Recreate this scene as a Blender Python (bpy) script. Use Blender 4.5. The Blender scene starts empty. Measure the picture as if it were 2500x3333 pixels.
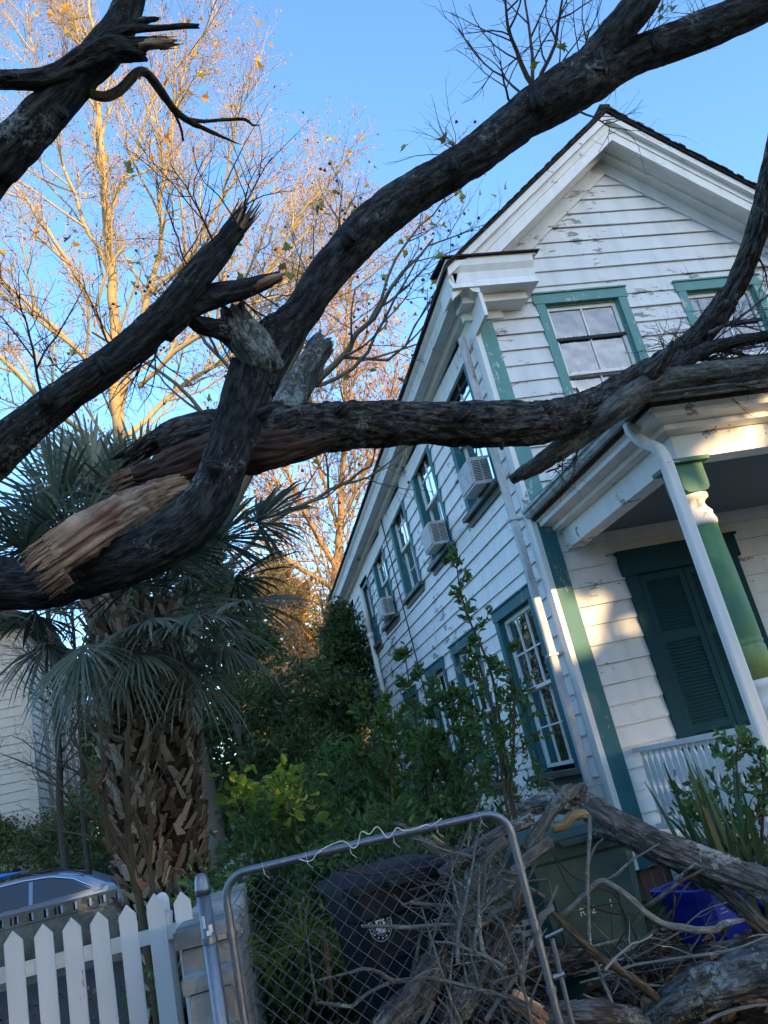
import bpy, math, random
import numpy as np
from mathutils import Vector, Matrix, Euler
rad = math.radians
C = bpy.context.scene.collection
scene = bpy.context.scene

# ---------------------------------------------------------------- camera
CAMH = 1.5
YAW, PITCH, ROLL, FPX = rad(14.71), rad(18.17), rad(13.26), 2690.0
_cy, _sy, _cp, _sp = math.cos(YAW), math.sin(YAW), math.cos(PITCH), math.sin(PITCH)
FW = np.array([_sy*_cp, _cy*_cp, _sp]); _R = np.array([_cy, -_sy, 0.0]); _U = np.cross(_R, FW)
RT = math.cos(ROLL)*_R - math.sin(ROLL)*_U
UP = math.sin(ROLL)*_R + math.cos(ROLL)*_U
EYE = np.array([0, 0, CAMH])
cam_data = bpy.data.cameras.new('camera'); cam = bpy.data.objects.new('camera', cam_data); C.objects.link(cam)
cam.matrix_world = Matrix(((RT[0], UP[0], -FW[0], 0), (RT[1], UP[1], -FW[1], 0), (RT[2], UP[2], -FW[2], CAMH), (0, 0, 0, 1)))
cam_data.sensor_fit = 'VERTICAL'; cam_data.sensor_height = 36; cam_data.lens = FPX/3333*36
cam_data.clip_end = 2000; cam_data.clip_start = 0.05
scene.camera = cam

# ---------------------------------------------------------------- light
SUN_EL, SUN_AZ = rad(9.0), rad(22.0)          # azimuth measured from -Y towards +X
SUN = np.array([math.sin(SUN_AZ)*math.cos(SUN_EL), -math.cos(SUN_AZ)*math.cos(SUN_EL), math.sin(SUN_EL)])
w = bpy.data.worlds.new('World'); scene.world = w; w.use_nodes = True
nt = w.node_tree; nt.nodes.clear()
sky = nt.nodes.new('ShaderNodeTexSky'); sky.sky_type = 'NISHITA'; sky.sun_disc = False
sky.sun_elevation = SUN_EL; sky.sun_rotation = math.pi - SUN_AZ
sky.air_density = 1.0; sky.dust_density = 1.4; sky.ozone_density = 3.7; sky.altitude = 0
bg = nt.nodes.new('ShaderNodeBackground'); bg.inputs[1].default_value = 0.15
wo = nt.nodes.new('ShaderNodeOutputWorld')
nt.links.new(sky.outputs[0], bg.inputs[0]); nt.links.new(bg.outputs[0], wo.inputs[0])
sd = bpy.data.lights.new('sun', 'SUN'); sd.energy = 2.0; sd.angle = rad(0.5); sd.color = (1.0, 0.66, 0.32)
so = bpy.data.objects.new('sun', sd); C.objects.link(so)
so.rotation_euler = Vector(SUN).to_track_quat('Z', 'Y').to_euler(); so.location = (5, -10, 12)
vs = scene.view_settings
vs.view_transform = 'Standard'; vs.look = 'None'; vs.exposure = 2.35; vs.gamma = 1
scene.cycles.max_bounces = 6; scene.cycles.transparent_max_bounces = 12

# ---------------------------------------------------------------- helpers
rng = np.random.default_rng(7)
random.seed(7)
def at(x, y, d):
    """point seen at (x, y) of a 1659x2212 picture, d metres deep"""
    sx, sy = x*1.507, y*1.507
    return EYE + d*(RT*(sx-1250)/FPX - UP*(sy-1666.5)/FPX + FW)
def on_x(x, y, X):
    v = at(x, y, 1.0) - EYE; return EYE + v*(X/v[0])
def on_y(x, y, Y):
    v = at(x, y, 1.0) - EYE; return EYE + v*(Y/v[1])
def wr(wpx, d): return wpx*1.507*0.5*d/FPX      # picture width -> radius in metres

def _h(ix, iy, iz, seed):
    n = (ix*374761393 + iy*668265263 + iz*2147483647 + seed*974634777) & 0xffffffff
    n = ((n ^ (n >> 13))*1274126177) & 0xffffffff
    n = ((n ^ (n >> 16))*2246822519) & 0xffffffff
    return ((n ^ (n >> 15)) & 0xffff)/65535.0
def vnoise(P, seed=0):
    P = np.asarray(P, float); I = np.floor(P).astype(np.int64); f = P - I; f = f*f*(3-2*f)
    r = 0
    for dx in (0, 1):
        for dy in (0, 1):
            for dz in (0, 1):
                wgt = (f[:, 0] if dx else 1-f[:, 0])*(f[:, 1] if dy else 1-f[:, 1])*(f[:, 2] if dz else 1-f[:, 2])
                r = r + wgt*_h(I[:, 0]+dx, I[:, 1]+dy, I[:, 2]+dz, seed)
    return r
def fbm(P, o=4, seed=0):
    a, s, t = 1.0, 0, 0
    for i in range(o):
        s = s + a*vnoise(P*(2.03**i), seed+i*17); t += a; a *= .5
    return s/t

class MB:
    """collects geometry for ONE mesh object"""
    def __init__(s): s.v = []; s.f = []; s.n = 0; s.uv = []; s.mi = []; s.cur = 0
    def add(s, verts, faces, uv=None):
        verts = np.asarray(verts, float).reshape(-1, 3)
        s.v.append(verts)
        for i, f in enumerate(faces):
            s.f.append([int(k)+s.n for k in f]); s.mi.append(s.cur)
            s.uv.append(None if uv is None else [uv[k] for k in f])
        s.n += len(verts); return s
    def box(s, x0, x1, y0, y1, z0, z1):
        v = [(x, y, z) for x in (x0, x1) for y in (y0, y1) for z in (z0, z1)]
        return s.add(v, [(0, 1, 3, 2), (4, 6, 7, 5), (0, 4, 5, 1), (2, 3, 7, 6), (0, 2, 6, 4), (1, 5, 7, 3)])
    def obox(s, c, a, b, d):
        c, a, b, d = map(np.asarray, (c, a, b, d))
        v = [c+i*a+j*b+k*d for i in (-1, 1) for j in (-1, 1) for k in (-1, 1)]
        return s.add(v, [(0, 1, 3, 2), (4, 6, 7, 5), (0, 4, 5, 1), (2, 3, 7, 6), (0, 2, 6, 4), (1, 5, 7, 3)])
    def bar(s, p, q, w, t, up=(0, 0, 1)):
        p, q, up = np.asarray(p, float), np.asarray(q, float), np.asarray(up, float)
        d = q-p; L = np.linalg.norm(d); d /= L; b = np.cross(d, up); b /= np.linalg.norm(b); u = np.cross(b, d)
        return s.obox((p+q)/2, d*L/2, b*w/2, u*t/2)
    def prism(s, poly, ax0, ax1, put):
        """poly = 2-D outline, put(a, b, t) -> 3-D"""
        n = len(poly); v = [put(a, b, ax0) for a, b in poly] + [put(a, b, ax1) for a, b in poly]
        f = [tuple(range(n)), tuple(range(2*n-1, n-1, -1))] + [(i, i+n, (i+1) % n+n, (i+1) % n) for i in range(n)]
        return s.add(v, f)
    def tube(s, P, R, n=6, cap=True):
        v, f = tube_np(np.asarray(P, float), np.asarray(R, float)*np.ones(len(P)), n)
        if cap: f = list(f) + [tuple(range(n))[::-1], tuple(range(len(v)-n, len(v)))]
        return s.add(v, f)
    def lathe(s, prof, c, n=28, axis=(0, 0, 1)):
        c = np.asarray(c, float); v = []
        for r, z in prof:
            for k in range(n):
                a = 2*math.pi*k/n; v.append(c + [r*math.cos(a), r*math.sin(a), z])
        f = [(i*n+k, i*n+(k+1) % n, (i+1)*n+(k+1) % n, (i+1)*n+k) for i in range(len(prof)-1) for k in range(n)]
        f += [tuple(range(n))[::-1], tuple(range((len(prof)-1)*n, len(prof)*n))]
        return s.add(v, f)
    def build(s, name, mat=None, parent=None, smooth=False, loc=None):
        me = bpy.data.meshes.new(name)
        V = np.concatenate(s.v) if s.v else np.zeros((0, 3))
        me.from_pydata([], [], [])
        nf = len(s.f); me.vertices.add(len(V)); me.vertices.foreach_set('co', V.astype(np.float32).ravel())
        ls = np.array([len(f) for f in s.f], np.int32); tot = int(ls.sum())
        me.loops.add(tot); me.loops.foreach_set('vertex_index', np.concatenate([np.array(f, np.int32) for f in s.f]) if nf else np.zeros(0, np.int32))
        me.polygons.add(nf); me.polygons.foreach_set('loop_start', (np.cumsum(ls)-ls).astype(np.int32)); me.polygons.foreach_set('loop_total', ls)
        me.polygons.foreach_set('use_smooth', np.full(nf, bool(smooth)))
        if any(u is not None for u in s.uv):
            ul = me.uv_layers.new(name='UVMap'); a = np.zeros((tot, 2), np.float32); k = 0
            for u, f in zip(s.uv, s.f):
                if u is not None: a[k:k+len(f)] = u
                k += len(f)
            ul.data.foreach_set('uv', a.ravel())
        mats = mat if isinstance(mat, (list, tuple)) else [mat]
        for m in mats:
            if m: me.materials.append(m)
        if len(mats) > 1: me.polygons.foreach_set('material_index', np.array(s.mi, np.int32))
        me.update(calc_edges=True); me.validate()
        return link(name, me, parent)

def link(name, me, parent=None):
    o = bpy.data.objects.new(name, me); C.objects.link(o)
    if parent:
        o.parent = parent; o.matrix_parent_inverse = Matrix.Identity(4)
        o.location = -origin(parent)
    return o
def origin(o):
    v = Vector(o.location)
    while o.parent: o = o.parent; v = v + Vector(o.location)
    return v
def raw_mesh(name, V, F, mat, parent=None, smooth=False, uv=None):
    """fast path: V (n,3), F (m,k) arrays"""
    me = bpy.data.meshes.new(name); F = np.asarray(F, np.int32); m, k = F.shape
    me.vertices.add(len(V)); me.vertices.foreach_set('co', np.asarray(V, np.float32).ravel())
    me.loops.add(m*k); me.loops.foreach_set('vertex_index', F.ravel())
    me.polygons.add(m); me.polygons.foreach_set('loop_start', np.arange(m, dtype=np.int32)*k); me.polygons.foreach_set('loop_total', np.full(m, k, np.int32))
    me.polygons.foreach_set('use_smooth', np.full(m, bool(smooth)))
    if uv is not None:
        ul = me.uv_layers.new(name='UVMap'); ul.data.foreach_set('uv', np.asarray(uv, np.float32)[F.ravel()].ravel())
    me.materials.append(mat); me.update(calc_edges=True)
    return link(name, me, parent)

def tag(o, label=None, cat=None, group=None, kind=None):
    if label: o['label'] = label
    if cat: o['category'] = cat
    if group: o['group'] = group
    if kind: o['kind'] = kind
    return o
def thing(name, label, cat, loc=(0, 0, 0), group=None):
    o = bpy.data.objects.new(name, None); C.objects.link(o); o.location = Vector([float(k) for k in loc]); o.empty_display_size = .2
    return tag(o, label, cat, group)

def frames(P):
    P = np.asarray(P, float); T = np.gradient(P, axis=0); T /= np.linalg.norm(T, axis=1)[:, None]+1e-12
    N = np.zeros_like(P); a = np.array([0, 0, 1.0]) if abs(T[0, 2]) < .9 else np.array([1.0, 0, 0])
    n = np.cross(T[0], a); n /= np.linalg.norm(n)
    for i in range(len(P)):
        n = n - T[i]*np.dot(n, T[i]); n /= np.linalg.norm(n)+1e-12; N[i] = n
    return T, N, np.cross(T, N)
def tube_np(P, R, n):
    T, N, B = frames(P); a = np.arange(n)*2*math.pi/n
    V = P[:, None] + R[:, None, None]*(np.cos(a)[None, :, None]*N[:, None] + np.sin(a)[None, :, None]*B[:, None])
    m = len(P); i = np.arange(m-1)[:, None]*n; j = np.arange(n)[None]; jn = (j+1) % n
    F = np.stack([i+j, i+jn, i+n+jn, i+n+j], -1).reshape(-1, 4)
    return V.reshape(-1, 3), F
def smooth_path(P, R, step):
    P = np.asarray(P, float); R = np.asarray(R, float)
    Q = np.c_[P, R]; out = []
    E = np.vstack([2*Q[0]-Q[1], Q, 2*Q[-1]-Q[-2]])
    for i in range(len(Q)-1):
        a, b, c, d = E[i:i+4]; L = np.linalg.norm(c[:3]-b[:3]); k = max(1, int(math.ceil(L/step)))
        for t in np.arange(k)/k:
            out.append(.5*((2*b)+(-a+c)*t+(2*a-5*b+4*c-d)*t*t+(-a+3*b-3*c+d)*t**3))
    out.append(Q[-1]); out = np.array(out)
    return out[:, :3], np.maximum(out[:, 3], .0008)

def limb_geo(P, R, n=36, step=.025, amp=.012, seed=0, lump=.1, ku=9.0, kv=5.0, flat=None, jag=0, sharp=1.5):
    """bark-covered limb with ridged relief; returns V, F, UV"""
    P, R = smooth_path(P, R, step); T, N, B = frames(P); m = len(P)
    s = np.r_[0, np.cumsum(np.linalg.norm(np.diff(P, axis=0), axis=1))]
    a = np.arange(n+1)*2*math.pi/n
    ca, sa = np.cos(a), np.sin(a)
    S, CA = np.meshgrid(s, ca, indexing='ij'); _, SA = np.meshgrid(s, sa, indexing='ij'); RR = R[:, None]*np.ones_like(CA)
    Q = np.stack([CA*RR*ku*3.2, SA*RR*ku*3.2, S*kv], -1).reshape(-1, 3)
    wob = fbm(np.stack([CA*RR*4, SA*RR*4, S*3], -1).reshape(-1, 3), 2, seed+5)
    Q2 = Q + (wob[:, None]-.5)*2.5
    rid = np.abs(2*fbm(Q2, 3, seed)-1); rid = 1-np.minimum(1, rid*3.0)**.8      # cracks where ~1
    lm = fbm(np.stack([CA*1.1, SA*1.1, S*2.2], -1).reshape(-1, 3)+seed, 3, seed+9)-.5
    disp = (-rid*amp + (fbm(Q*2.3, 2, seed+3)-.5)*amp*.6) + lm*2*lump*RR.reshape(-1)
    rr = RR.reshape(-1)+disp; rr = np.maximum(rr, .25*RR.reshape(-1))
    V = P[:, None] + (rr.reshape(m, n+1, 1))*(ca[None, :, None]*N[:, None] + sa[None, :, None]*B[:, None])
    if flat is not None:      # squash along a world direction
        d = np.asarray(flat[0], float); d /= np.linalg.norm(d); k = flat[1]
        off = V - P[:, None]; V = P[:, None] + off - (1-k)*np.sum(off*d, -1, keepdims=True)*d
    if jag:                   # torn end: pull the last rings by a per-angle amount
        jr = (vnoise(np.stack([ca*3.1, sa*3.1, ca*0], -1)*2.2, seed+77)-.35)*jag
        jr[-1] = jr[0]
        for q in range(1, 6):
            V[-q] += (T[-1]*jr[:, None])*(1-(q-1)/5.0)
    i = np.arange(m-1)[:, None]*(n+1); j = np.arange(n)[None]
    F = np.stack([i+j, i+j+1, i+n+2+j, i+n+1+j], -1).reshape(-1, 4)
    UV = np.stack([np.repeat((a/(2*math.pi))[None], m, 0)*2*math.pi*float(R.mean()), S], -1).reshape(-1, 2)
    V = V.reshape(-1, 3)
    # caps as fans of degenerate quads
    c0, c1 = len(V), len(V)+1
    V = np.vstack([V, P[0], P[-1]]); UV = np.vstack([UV, UV[0], UV[-1]])
    jj = np.arange(n); L = (m-1)*(n+1)
    F = np.vstack([F, np.stack([jj+1, jj, np.full(n, c0), np.full(n, c0)], -1)[:, [0, 1, 2, 2]], np.stack([L+jj, L+jj+1, np.full(n, c1), np.full(n, c1)], -1)])
    return V, F, UV
def tri_fix(me): me.validate(clean_customdata=False)
def limb(name, pts, mat, parent=None, **kw):
    """pts: (x, y, depth, width) in picture units"""
    P = [at(x, y, d) for x, y, d, _ in pts]; R = [wr(w_, d) for _, _, d, w_ in pts]
    return limb3(name, P, R, mat, parent, **kw)
def limb3(name, P, R, mat, parent=None, **kw):
    V, F, UV = limb_geo(P, R, **kw)
    F = np.asarray(F); q = F[:, 2] != F[:, 3]
    mb = MB(); mb.v = [V]; mb.n = len(V); mb.f = [list(f) for f in F[q]] + [list(f[:3]) for f in F[~q]]
    mb.mi = [0]*len(mb.f); mb.uv = [[UV[k] for k in f] for f in mb.f]
    return mb.build(name, mat, parent, smooth=True)

def splinters(mb, p, d, r, n, L, rs):
    """slivers of torn wood standing out of a broken end"""
    d = np.asarray(d, float)/np.linalg.norm(d); a = np.cross(d, [.3, .2, 1]); a /= np.linalg.norm(a); b = np.cross(d, a)
    for k in range(n):
        t = rs.uniform(0, 2*math.pi); q = r*math.sqrt(rs.uniform(0, 1))*.85
        c = p + q*(math.cos(t)*a+math.sin(t)*b) - d*.04; l = L*rs.uniform(.3, 1); ww = r*rs.uniform(.04, .17); tt = ww*.5
        u = math.cos(t*2)*a+math.sin(t*2)*b; v_ = np.cross(d, u); e = c+d*l+rs.normal(0, .08, 3)*l
        mb.add([c-u*ww-v_*tt, c+u*ww-v_*tt, c+u*ww+v_*tt, c-u*ww+v_*tt, e-u*ww*.12, e+u*ww*.12], [(0, 1, 5, 4), (2, 3, 4, 5), (1, 2, 5), (3, 0, 4), (0, 3, 2, 1)])

# ---- leaves
def leaf_arrays(P, A, size, rs, aspect=.42, fold=.25, nrm=None):
    """one folded leaf per point; A = leaf axis"""
    n = len(P); A = A/(np.linalg.norm(A, axis=1)[:, None]+1e-9)
    X = rs.normal(size=(n, 3)) if nrm is None else nrm + rs.normal(size=(n, 3))*.45
    S = np.cross(A, X); S /= np.linalg.norm(S, axis=1)[:, None]+1e-9; N = np.cross(S, A)
    L = (size*rs.uniform(.6, 1.2, n))[:, None]; W = L*aspect
    b = P; t = P + A*L - N*L*.12; m1 = P+A*L*.33; m2 = P+A*L*.7
    V = np.stack([b, m1+S*W*.5+N*W*fold, m2+S*W*.42+N*W*fold, t, m2-S*W*.42+N*W*fold, m1-S*W*.5+N*W*fold, m1*.5+m2*.5+0*t], 1).reshape(-1, 3)
    # use two quads either side of the midrib + closing
    k = np.arange(n)[:, None]*7
    F = np.concatenate([k+np.array([[0, 1, 2, 3]]), k+np.array([[0, 3, 4, 5]])], 0)
    return V, F
def leaves_obj(name, P, A, size, rs, mat, parent=None, **kw):
    V, F = leaf_arrays(np.asarray(P, float), np.asarray(A, float), size, rs, **kw)
    V = V.reshape(-1, 7, 3)[:, :6].reshape(-1, 3); F = F//7*6 + F % 7
    return raw_mesh(name, V, F, mat, parent, smooth=False)

def grow(rs, start, d, L, r, level, spec, out, tips):
    """recursive branching; spec[level] = dict(n children, ang, ratio, up, wig, seg)"""
    sp = spec[level]; seg = sp['seg']; P = [np.array(start, float)]; d = np.array(d, float)/np.linalg.norm(d)
    for i in range(seg):
        d = d + rs.normal(0, sp['wig'], 3) + np.array([0, 0, sp['up']]); d /= np.linalg.norm(d)
        P.append(P[-1] + d*L/seg)
    P = np.array(P); R = np.linspace(r, r*sp.get('taper', .35), seg+1)
    out.append((P, R, level))
    if level+1 < len(spec): kids(rs, P, R, level, spec, out, tips, L)
    else: tips.append((P[-1], P[-1]-P[-2]))
def kids(rs, P, R, level, spec, out, tips, L, lo=.2):
    c = spec[level+1]; nk = max(1, int(round(spec[level]['n']*rs.uniform(.75, 1.25))))
    seg = len(P)-1
    for k in range(nk):
        t = lo + (1-lo)*(k+rs.uniform(0, 1))/nk; i = min(seg-1, int(t*seg)); f = t*seg-i
        p = P[i]*(1-f)+P[i+1]*f; T = P[i+1]-P[i]; T /= np.linalg.norm(T)
        a = rs.normal(size=3); a -= T*np.dot(a, T); a /= np.linalg.norm(a)
        g = rad(rs.uniform(*c['ang'])); dd = T*math.cos(g)+a*math.sin(g)
        l = c['len']*(1.15-.6*t)*rs.uniform(.6, 1.25); rr = min(R[i]*.75, c['r'])*rs.uniform(.7, 1.1)
        grow(rs, p, dd, l, rr, level+1, spec, out, tips)
def tubes_obj(name, segs, mat, parent, sides, kind=None):
    VV, FF, n0 = [], [], 0
    for P, R, l in segs:
        V, F = tube_np(P, R, sides[min(l, len(sides)-1)]); VV.append(V); FF.append(F+n0); n0 += len(V)
    return raw_mesh(name, np.concatenate(VV), np.concatenate(FF), mat, parent, smooth=True)

# ---------------------------------------------------------------- materials
def new_mat(name, rough=.8, col=(.5, .5, .5), spec=.3, metal=0):
    m = bpy.data.materials.new(name); m.use_nodes = True; t = m.node_tree; b = t.nodes['Principled BSDF']
    b.inputs['Base Color'].default_value = (*col, 1); b.inputs['Roughness'].default_value = rough
    b.inputs['Specular IOR Level'].default_value = spec; b.inputs['Metallic'].default_value = metal
    return m, t, b
def nd(t, typ, ins=None, **props):
    n = t.nodes.new(typ)
    for k, v in props.items(): setattr(n, k, v)
    for k, v in (ins or {}).items():
        if hasattr(v, 'is_output') or isinstance(v, bpy.types.NodeSocket): t.links.new(v, n.inputs[k])
        else: n.inputs[k].default_value = v
    return n
def ramp(t, fac, stops, interp='LINEAR'):
    r = t.nodes.new('ShaderNodeValToRGB'); r.color_ramp.interpolation = interp; e = r.color_ramp.elements
    while len(e) < len(stops): e.new(.5)
    for k, (p, c) in enumerate(stops):
        e[k].position = p; e[k].color = (*c, 1) if len(c) == 3 else c
    t.links.new(fac, r.inputs[0]); return r.outputs[0]
def mix(t, f, a, b):
    n = t.nodes.new('ShaderNodeMix'); n.data_type = 'RGBA'
    for sck, v in ((n.inputs[0], f), (n.inputs[6], a), (n.inputs[7], b)):
        if isinstance(v, bpy.types.NodeSocket): t.links.new(v, sck)
        else: sck.default_value = v if isinstance(v, (int, float)) else (*v, 1)
    return n.outputs[2]
def coords(t, scale=(1, 1, 1), kind='Object'):
    c = t.nodes.new('ShaderNodeTexCoord'); m = nd(t, 'ShaderNodeMapping', {'Vector': c.outputs[kind]}); m.inputs['Scale'].default_value = scale
    return m.outputs[0]
def noise(t, vec, s, d=4, r=.55): return nd(t, 'ShaderNodeTexNoise', {'Vector': vec, 'Scale': s, 'Detail': d, 'Roughness': r}).outputs['Fac']
def bump(t, b, h, s, dist=.01):
    n = nd(t, 'ShaderNodeBump', {'Height': h, 'Strength': s, 'Distance': dist}); t.links.new(n.outputs[0], b.inputs['Normal'])

def bark_mat(name, dark, lite, lichen=.0, lcol=(.32, .35, .3), raw=0):
    m, t, b = new_mat(name, .95, spec=.1)
    uv = coords(t, (1, 1, 1), 'UV'); st = nd(t, 'ShaderNodeMapping', {'Vector': uv}); st.inputs['Scale'].default_value = (34, 8, 1)
    wf = noise(t, st.outputs[0], 1.0, 5, .7)
    wp = nd(t, 'ShaderNodeMapping', {'Vector': uv}); wp.inputs['Scale'].default_value = (36, 9, 1)
    wn = nd(t, 'ShaderNodeTexNoise', {'Vector': wp.outputs[0], 'Scale': .6, 'Detail': 5}); wa = nd(t, 'ShaderNodeMixRGB', {0: 1.4, 1: wp.outputs[0], 2: wn.outputs['Color']}, blend_type='ADD')
    vo = nd(t, 'ShaderNodeTexVoronoi', {'Vector': wa.outputs[0], 'Scale': 1.0}, feature='DISTANCE_TO_EDGE', voronoi_dimensions='2D')
    ck = ramp(t, vo.outputs['Distance'], [(.0, (0, 0, 0)), (.16, (1, 1, 1))])
    w_ = nd(t, 'ShaderNodeMath', {0: nd(t, 'ShaderNodeMath', {0: ck, 1: .07}, operation='MULTIPLY').outputs[0], 1: nd(t, 'ShaderNodeMath', {0: wf, 1: .95}, operation='MULTIPLY').outputs[0]}, operation='ADD').outputs[0]
    obj_ = coords(t); big = noise(t, obj_, 2.2, 4)
    col = ramp(t, w_, [(.34, tuple(.5*k for k in dark)), (.48, dark), (.64, tuple((a+c)/2 for a, c in zip(dark, lite))), (.8, lite)])
    col = mix(t, ramp(t, big, [(.35, (0, 0, 0)), (.7, (1, 1, 1))]), col, mix(t, .5, col, dark))
    if lichen:
        l = nd(t, 'ShaderNodeMath', {0: noise(t, obj_, 40, 6, .75), 1: noise(t, obj_, 3.5, 3)}, operation='ADD').outputs[0]; l = nd(t, 'ShaderNodeMath', {0: l, 1: .5}, operation='MULTIPLY').outputs[0]; lm = ramp(t, l, [(1.0-lichen-.03, (0, 0, 0)), (1.0-lichen+.02, (1, 1, 1))])
        col = mix(t, lm, col, lcol)
    t.links.new(col, b.inputs['Base Color']); bump(t, b, w_, 1.0, .03)
    return m
def wood_mat(name, a=(.5, .33, .215), c=(.24, .12, .075)):
    m, t, b = new_mat(name, .75, spec=.2); uv = coords(t, (1, 1, 1), 'Object' if name == 'torn_small' else 'UV')
    st = nd(t, 'ShaderNodeMapping', {'Vector': uv}); st.inputs['Scale'].default_value = (40, 3.0, 1) if name != 'torn_small' else (14, 14, 14)
    n1 = noise(t, st.outputs[0], 1.0, 5, .6); col = ramp(t, n1, [(.3, tuple(.5*k for k in c)), (.42, c), (.55, a), (.72, (a[0]*1.25, a[1]*1.45, a[2]*1.6))])
    bg_ = noise(t, coords(t), 7, 3); col = mix(t, ramp(t, bg_, [(.45, (0, 0, 0)), (.65, (1, 1, 1))]), col, mix(t, .65, col, c))
    t.links.new(col, b.inputs['Base Color']); bump(t, b, n1, .8, .015); return m
def leaf_mat(name, c1, c2, c3=None, tr=.35, rough=.5, tcol=None):
    m, t, b = new_mat(name, rough, spec=.35); g = t.nodes.new('ShaderNodeNewGeometry').outputs['Random Per Island']
    st = [(0, c1), (.6, c2)] + ([(1, c3)] if c3 else [])
    col = ramp(t, g, st); t.links.new(col, b.inputs['Base Color'])
    tl = nd(t, 'ShaderNodeBsdfTranslucent', {}); t.links.new(mix(t, .5, col, tcol) if tcol else col, tl.inputs[0])
    mx = nd(t, 'ShaderNodeMixShader', {0: tr, 1: b.outputs[0], 2: tl.outputs[0]}); o = t.nodes['Material Output']
    t.links.new(mx.outputs[0], o.inputs[0]); return m
def paint_mat(name, col, wood=(.2, .19, .17), peel=.14, pscale=3.0, dirt=.35, stretch=(1, 1, 6), rough=.55, bmp=.25, region=None):
    m, t, b = new_mat(name, rough, spec=.3)
    v = coords(t, stretch); o_ = coords(t)
    n1 = noise(t, v, pscale, 12, .72); big = ramp(t, noise(t, o_, .8, 3), [(.4, (0, 0, 0)), (.62, (1, 1, 1))])
    s_ = nd(t, 'ShaderNodeMath', {0: n1, 1: big}, operation='ADD').outputs[0]
    s2 = nd(t, 'ShaderNodeMath', {0: n1, 1: nd(t, 'ShaderNodeMath', {0: big, 1: .13}, operation='MULTIPLY').outputs[0]}, operation='ADD').outputs[0]
    if region is not None:     # more wear towards one end of the wall
        sp = nd(t, 'ShaderNodeSeparateXYZ', {0: o_}); rr = nd(t, 'ShaderNodeMapRange', {0: sp.outputs[region[0]], 1: region[1], 2: region[2], 3: 0.0, 4: region[3]})
        s2 = nd(t, 'ShaderNodeMath', {0: s2, 1: rr.outputs[0]}, operation='ADD').outputs[0]
    pm = ramp(t, s2, [(.80-peel*.42, (0, 0, 0)), (.80-peel*.42+.012, (1, 1, 1))])
    d1 = noise(t, coords(t, (2.2, 2.2, .35)), 2.5, 5); d2 = noise(t, o_, 14, 4)
    dm = nd(t, 'ShaderNodeMath', {0: ramp(t, d1, [(.42, (0, 0, 0)), (.75, (1, 1, 1))]), 1: dirt}, operation='MULTIPLY').outputs[0]
    base = mix(t, dm, col, tuple(k*.62 for k in col)); base = mix(t, .18, base, mix(t, d2, tuple(k*.8 for k in col), col))
    t.links.new(mix(t, pm, base, mix(t, d2, wood, tuple(k*1.7 for k in wood))), b.inputs['Base Color'])
    h = nd(t, 'ShaderNodeMath', {0: n1, 1: pm}, operation='SUBTRACT').outputs[0]; bump(t, b, h, bmp, .006)
    return m

M = {}
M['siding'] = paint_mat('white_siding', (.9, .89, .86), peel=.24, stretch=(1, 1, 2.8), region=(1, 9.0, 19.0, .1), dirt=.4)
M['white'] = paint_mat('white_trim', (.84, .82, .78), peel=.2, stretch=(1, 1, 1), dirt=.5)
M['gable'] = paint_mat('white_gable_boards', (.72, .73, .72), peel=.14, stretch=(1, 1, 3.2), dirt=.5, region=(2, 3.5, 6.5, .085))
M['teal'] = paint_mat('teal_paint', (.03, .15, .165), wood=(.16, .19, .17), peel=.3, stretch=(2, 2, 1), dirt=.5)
M['teal_pale'] = paint_mat('pale_teal_paint', (.12, .29, .275), wood=(.3, .34, .3), peel=.34, stretch=(2, 2, 1), dirt=.4)
M['teal_dark'] = paint_mat('dark_teal_paint', (.008, .05, .06), wood=(.02, .06, .065), peel=.08, stretch=(1, 1, 1), dirt=.4, rough=.85)
m_, t_, b_ = new_mat('weathered_green_paint', .5); n_ = noise(t_, coords(t_, (1, 1, .5)), 3.2, 4, .5); n2_ = noise(t_, coords(t_), 30, 6, .7); c_ = ramp(t_, n_, [(.32, (.06, .2, .14)), (.5, (.12, .27, .13)), (.68, (.3, .36, .11))])
t_.links.new(mix(t_, ramp(t_, n2_, [(.45, (0, 0, 0)), (.8, (.6, .6, .6))]), c_, (.12, .17, .1)), b_.inputs[0]); bump(t_, b_, n2_, .15, .005); M['column'] = m_
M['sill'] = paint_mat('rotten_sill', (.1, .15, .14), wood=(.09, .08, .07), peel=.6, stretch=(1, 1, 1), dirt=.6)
M['bark'] = bark_mat('dark_bark', (.028, .028, .028), (.165, .16, .15), .39, (.23, .24, .23))
M['bark2'] = bark_mat('rugged_bark', (.034, .03, .027), (.3, .275, .25), .38, (.2, .2, .18))
M['barkg'] = bark_mat('grey_lichen_bark', (.075, .072, .068), (.37, .36, .34), .43, (.33, .35, .31))
M['barkl'] = bark_mat('mossy_grey_bark', (.1, .098, .085), (.38, .365, .315), .4, (.3, .32, .26))
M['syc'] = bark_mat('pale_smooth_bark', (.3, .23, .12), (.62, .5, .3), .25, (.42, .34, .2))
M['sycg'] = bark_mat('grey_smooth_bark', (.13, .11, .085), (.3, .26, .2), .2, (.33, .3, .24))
M['torn'] = wood_mat('torn_wood'); M['torn_small'] = wood_mat('torn_small', (.36, .24, .15), (.15, .08, .05))
M['decay'] = wood_mat('decayed_wood', (.12, .062, .04), (.035, .02, .015))
M['iron'] = new_mat('dark_metal', .6, (.05, .05, .055), .4, .6)[0]

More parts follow.
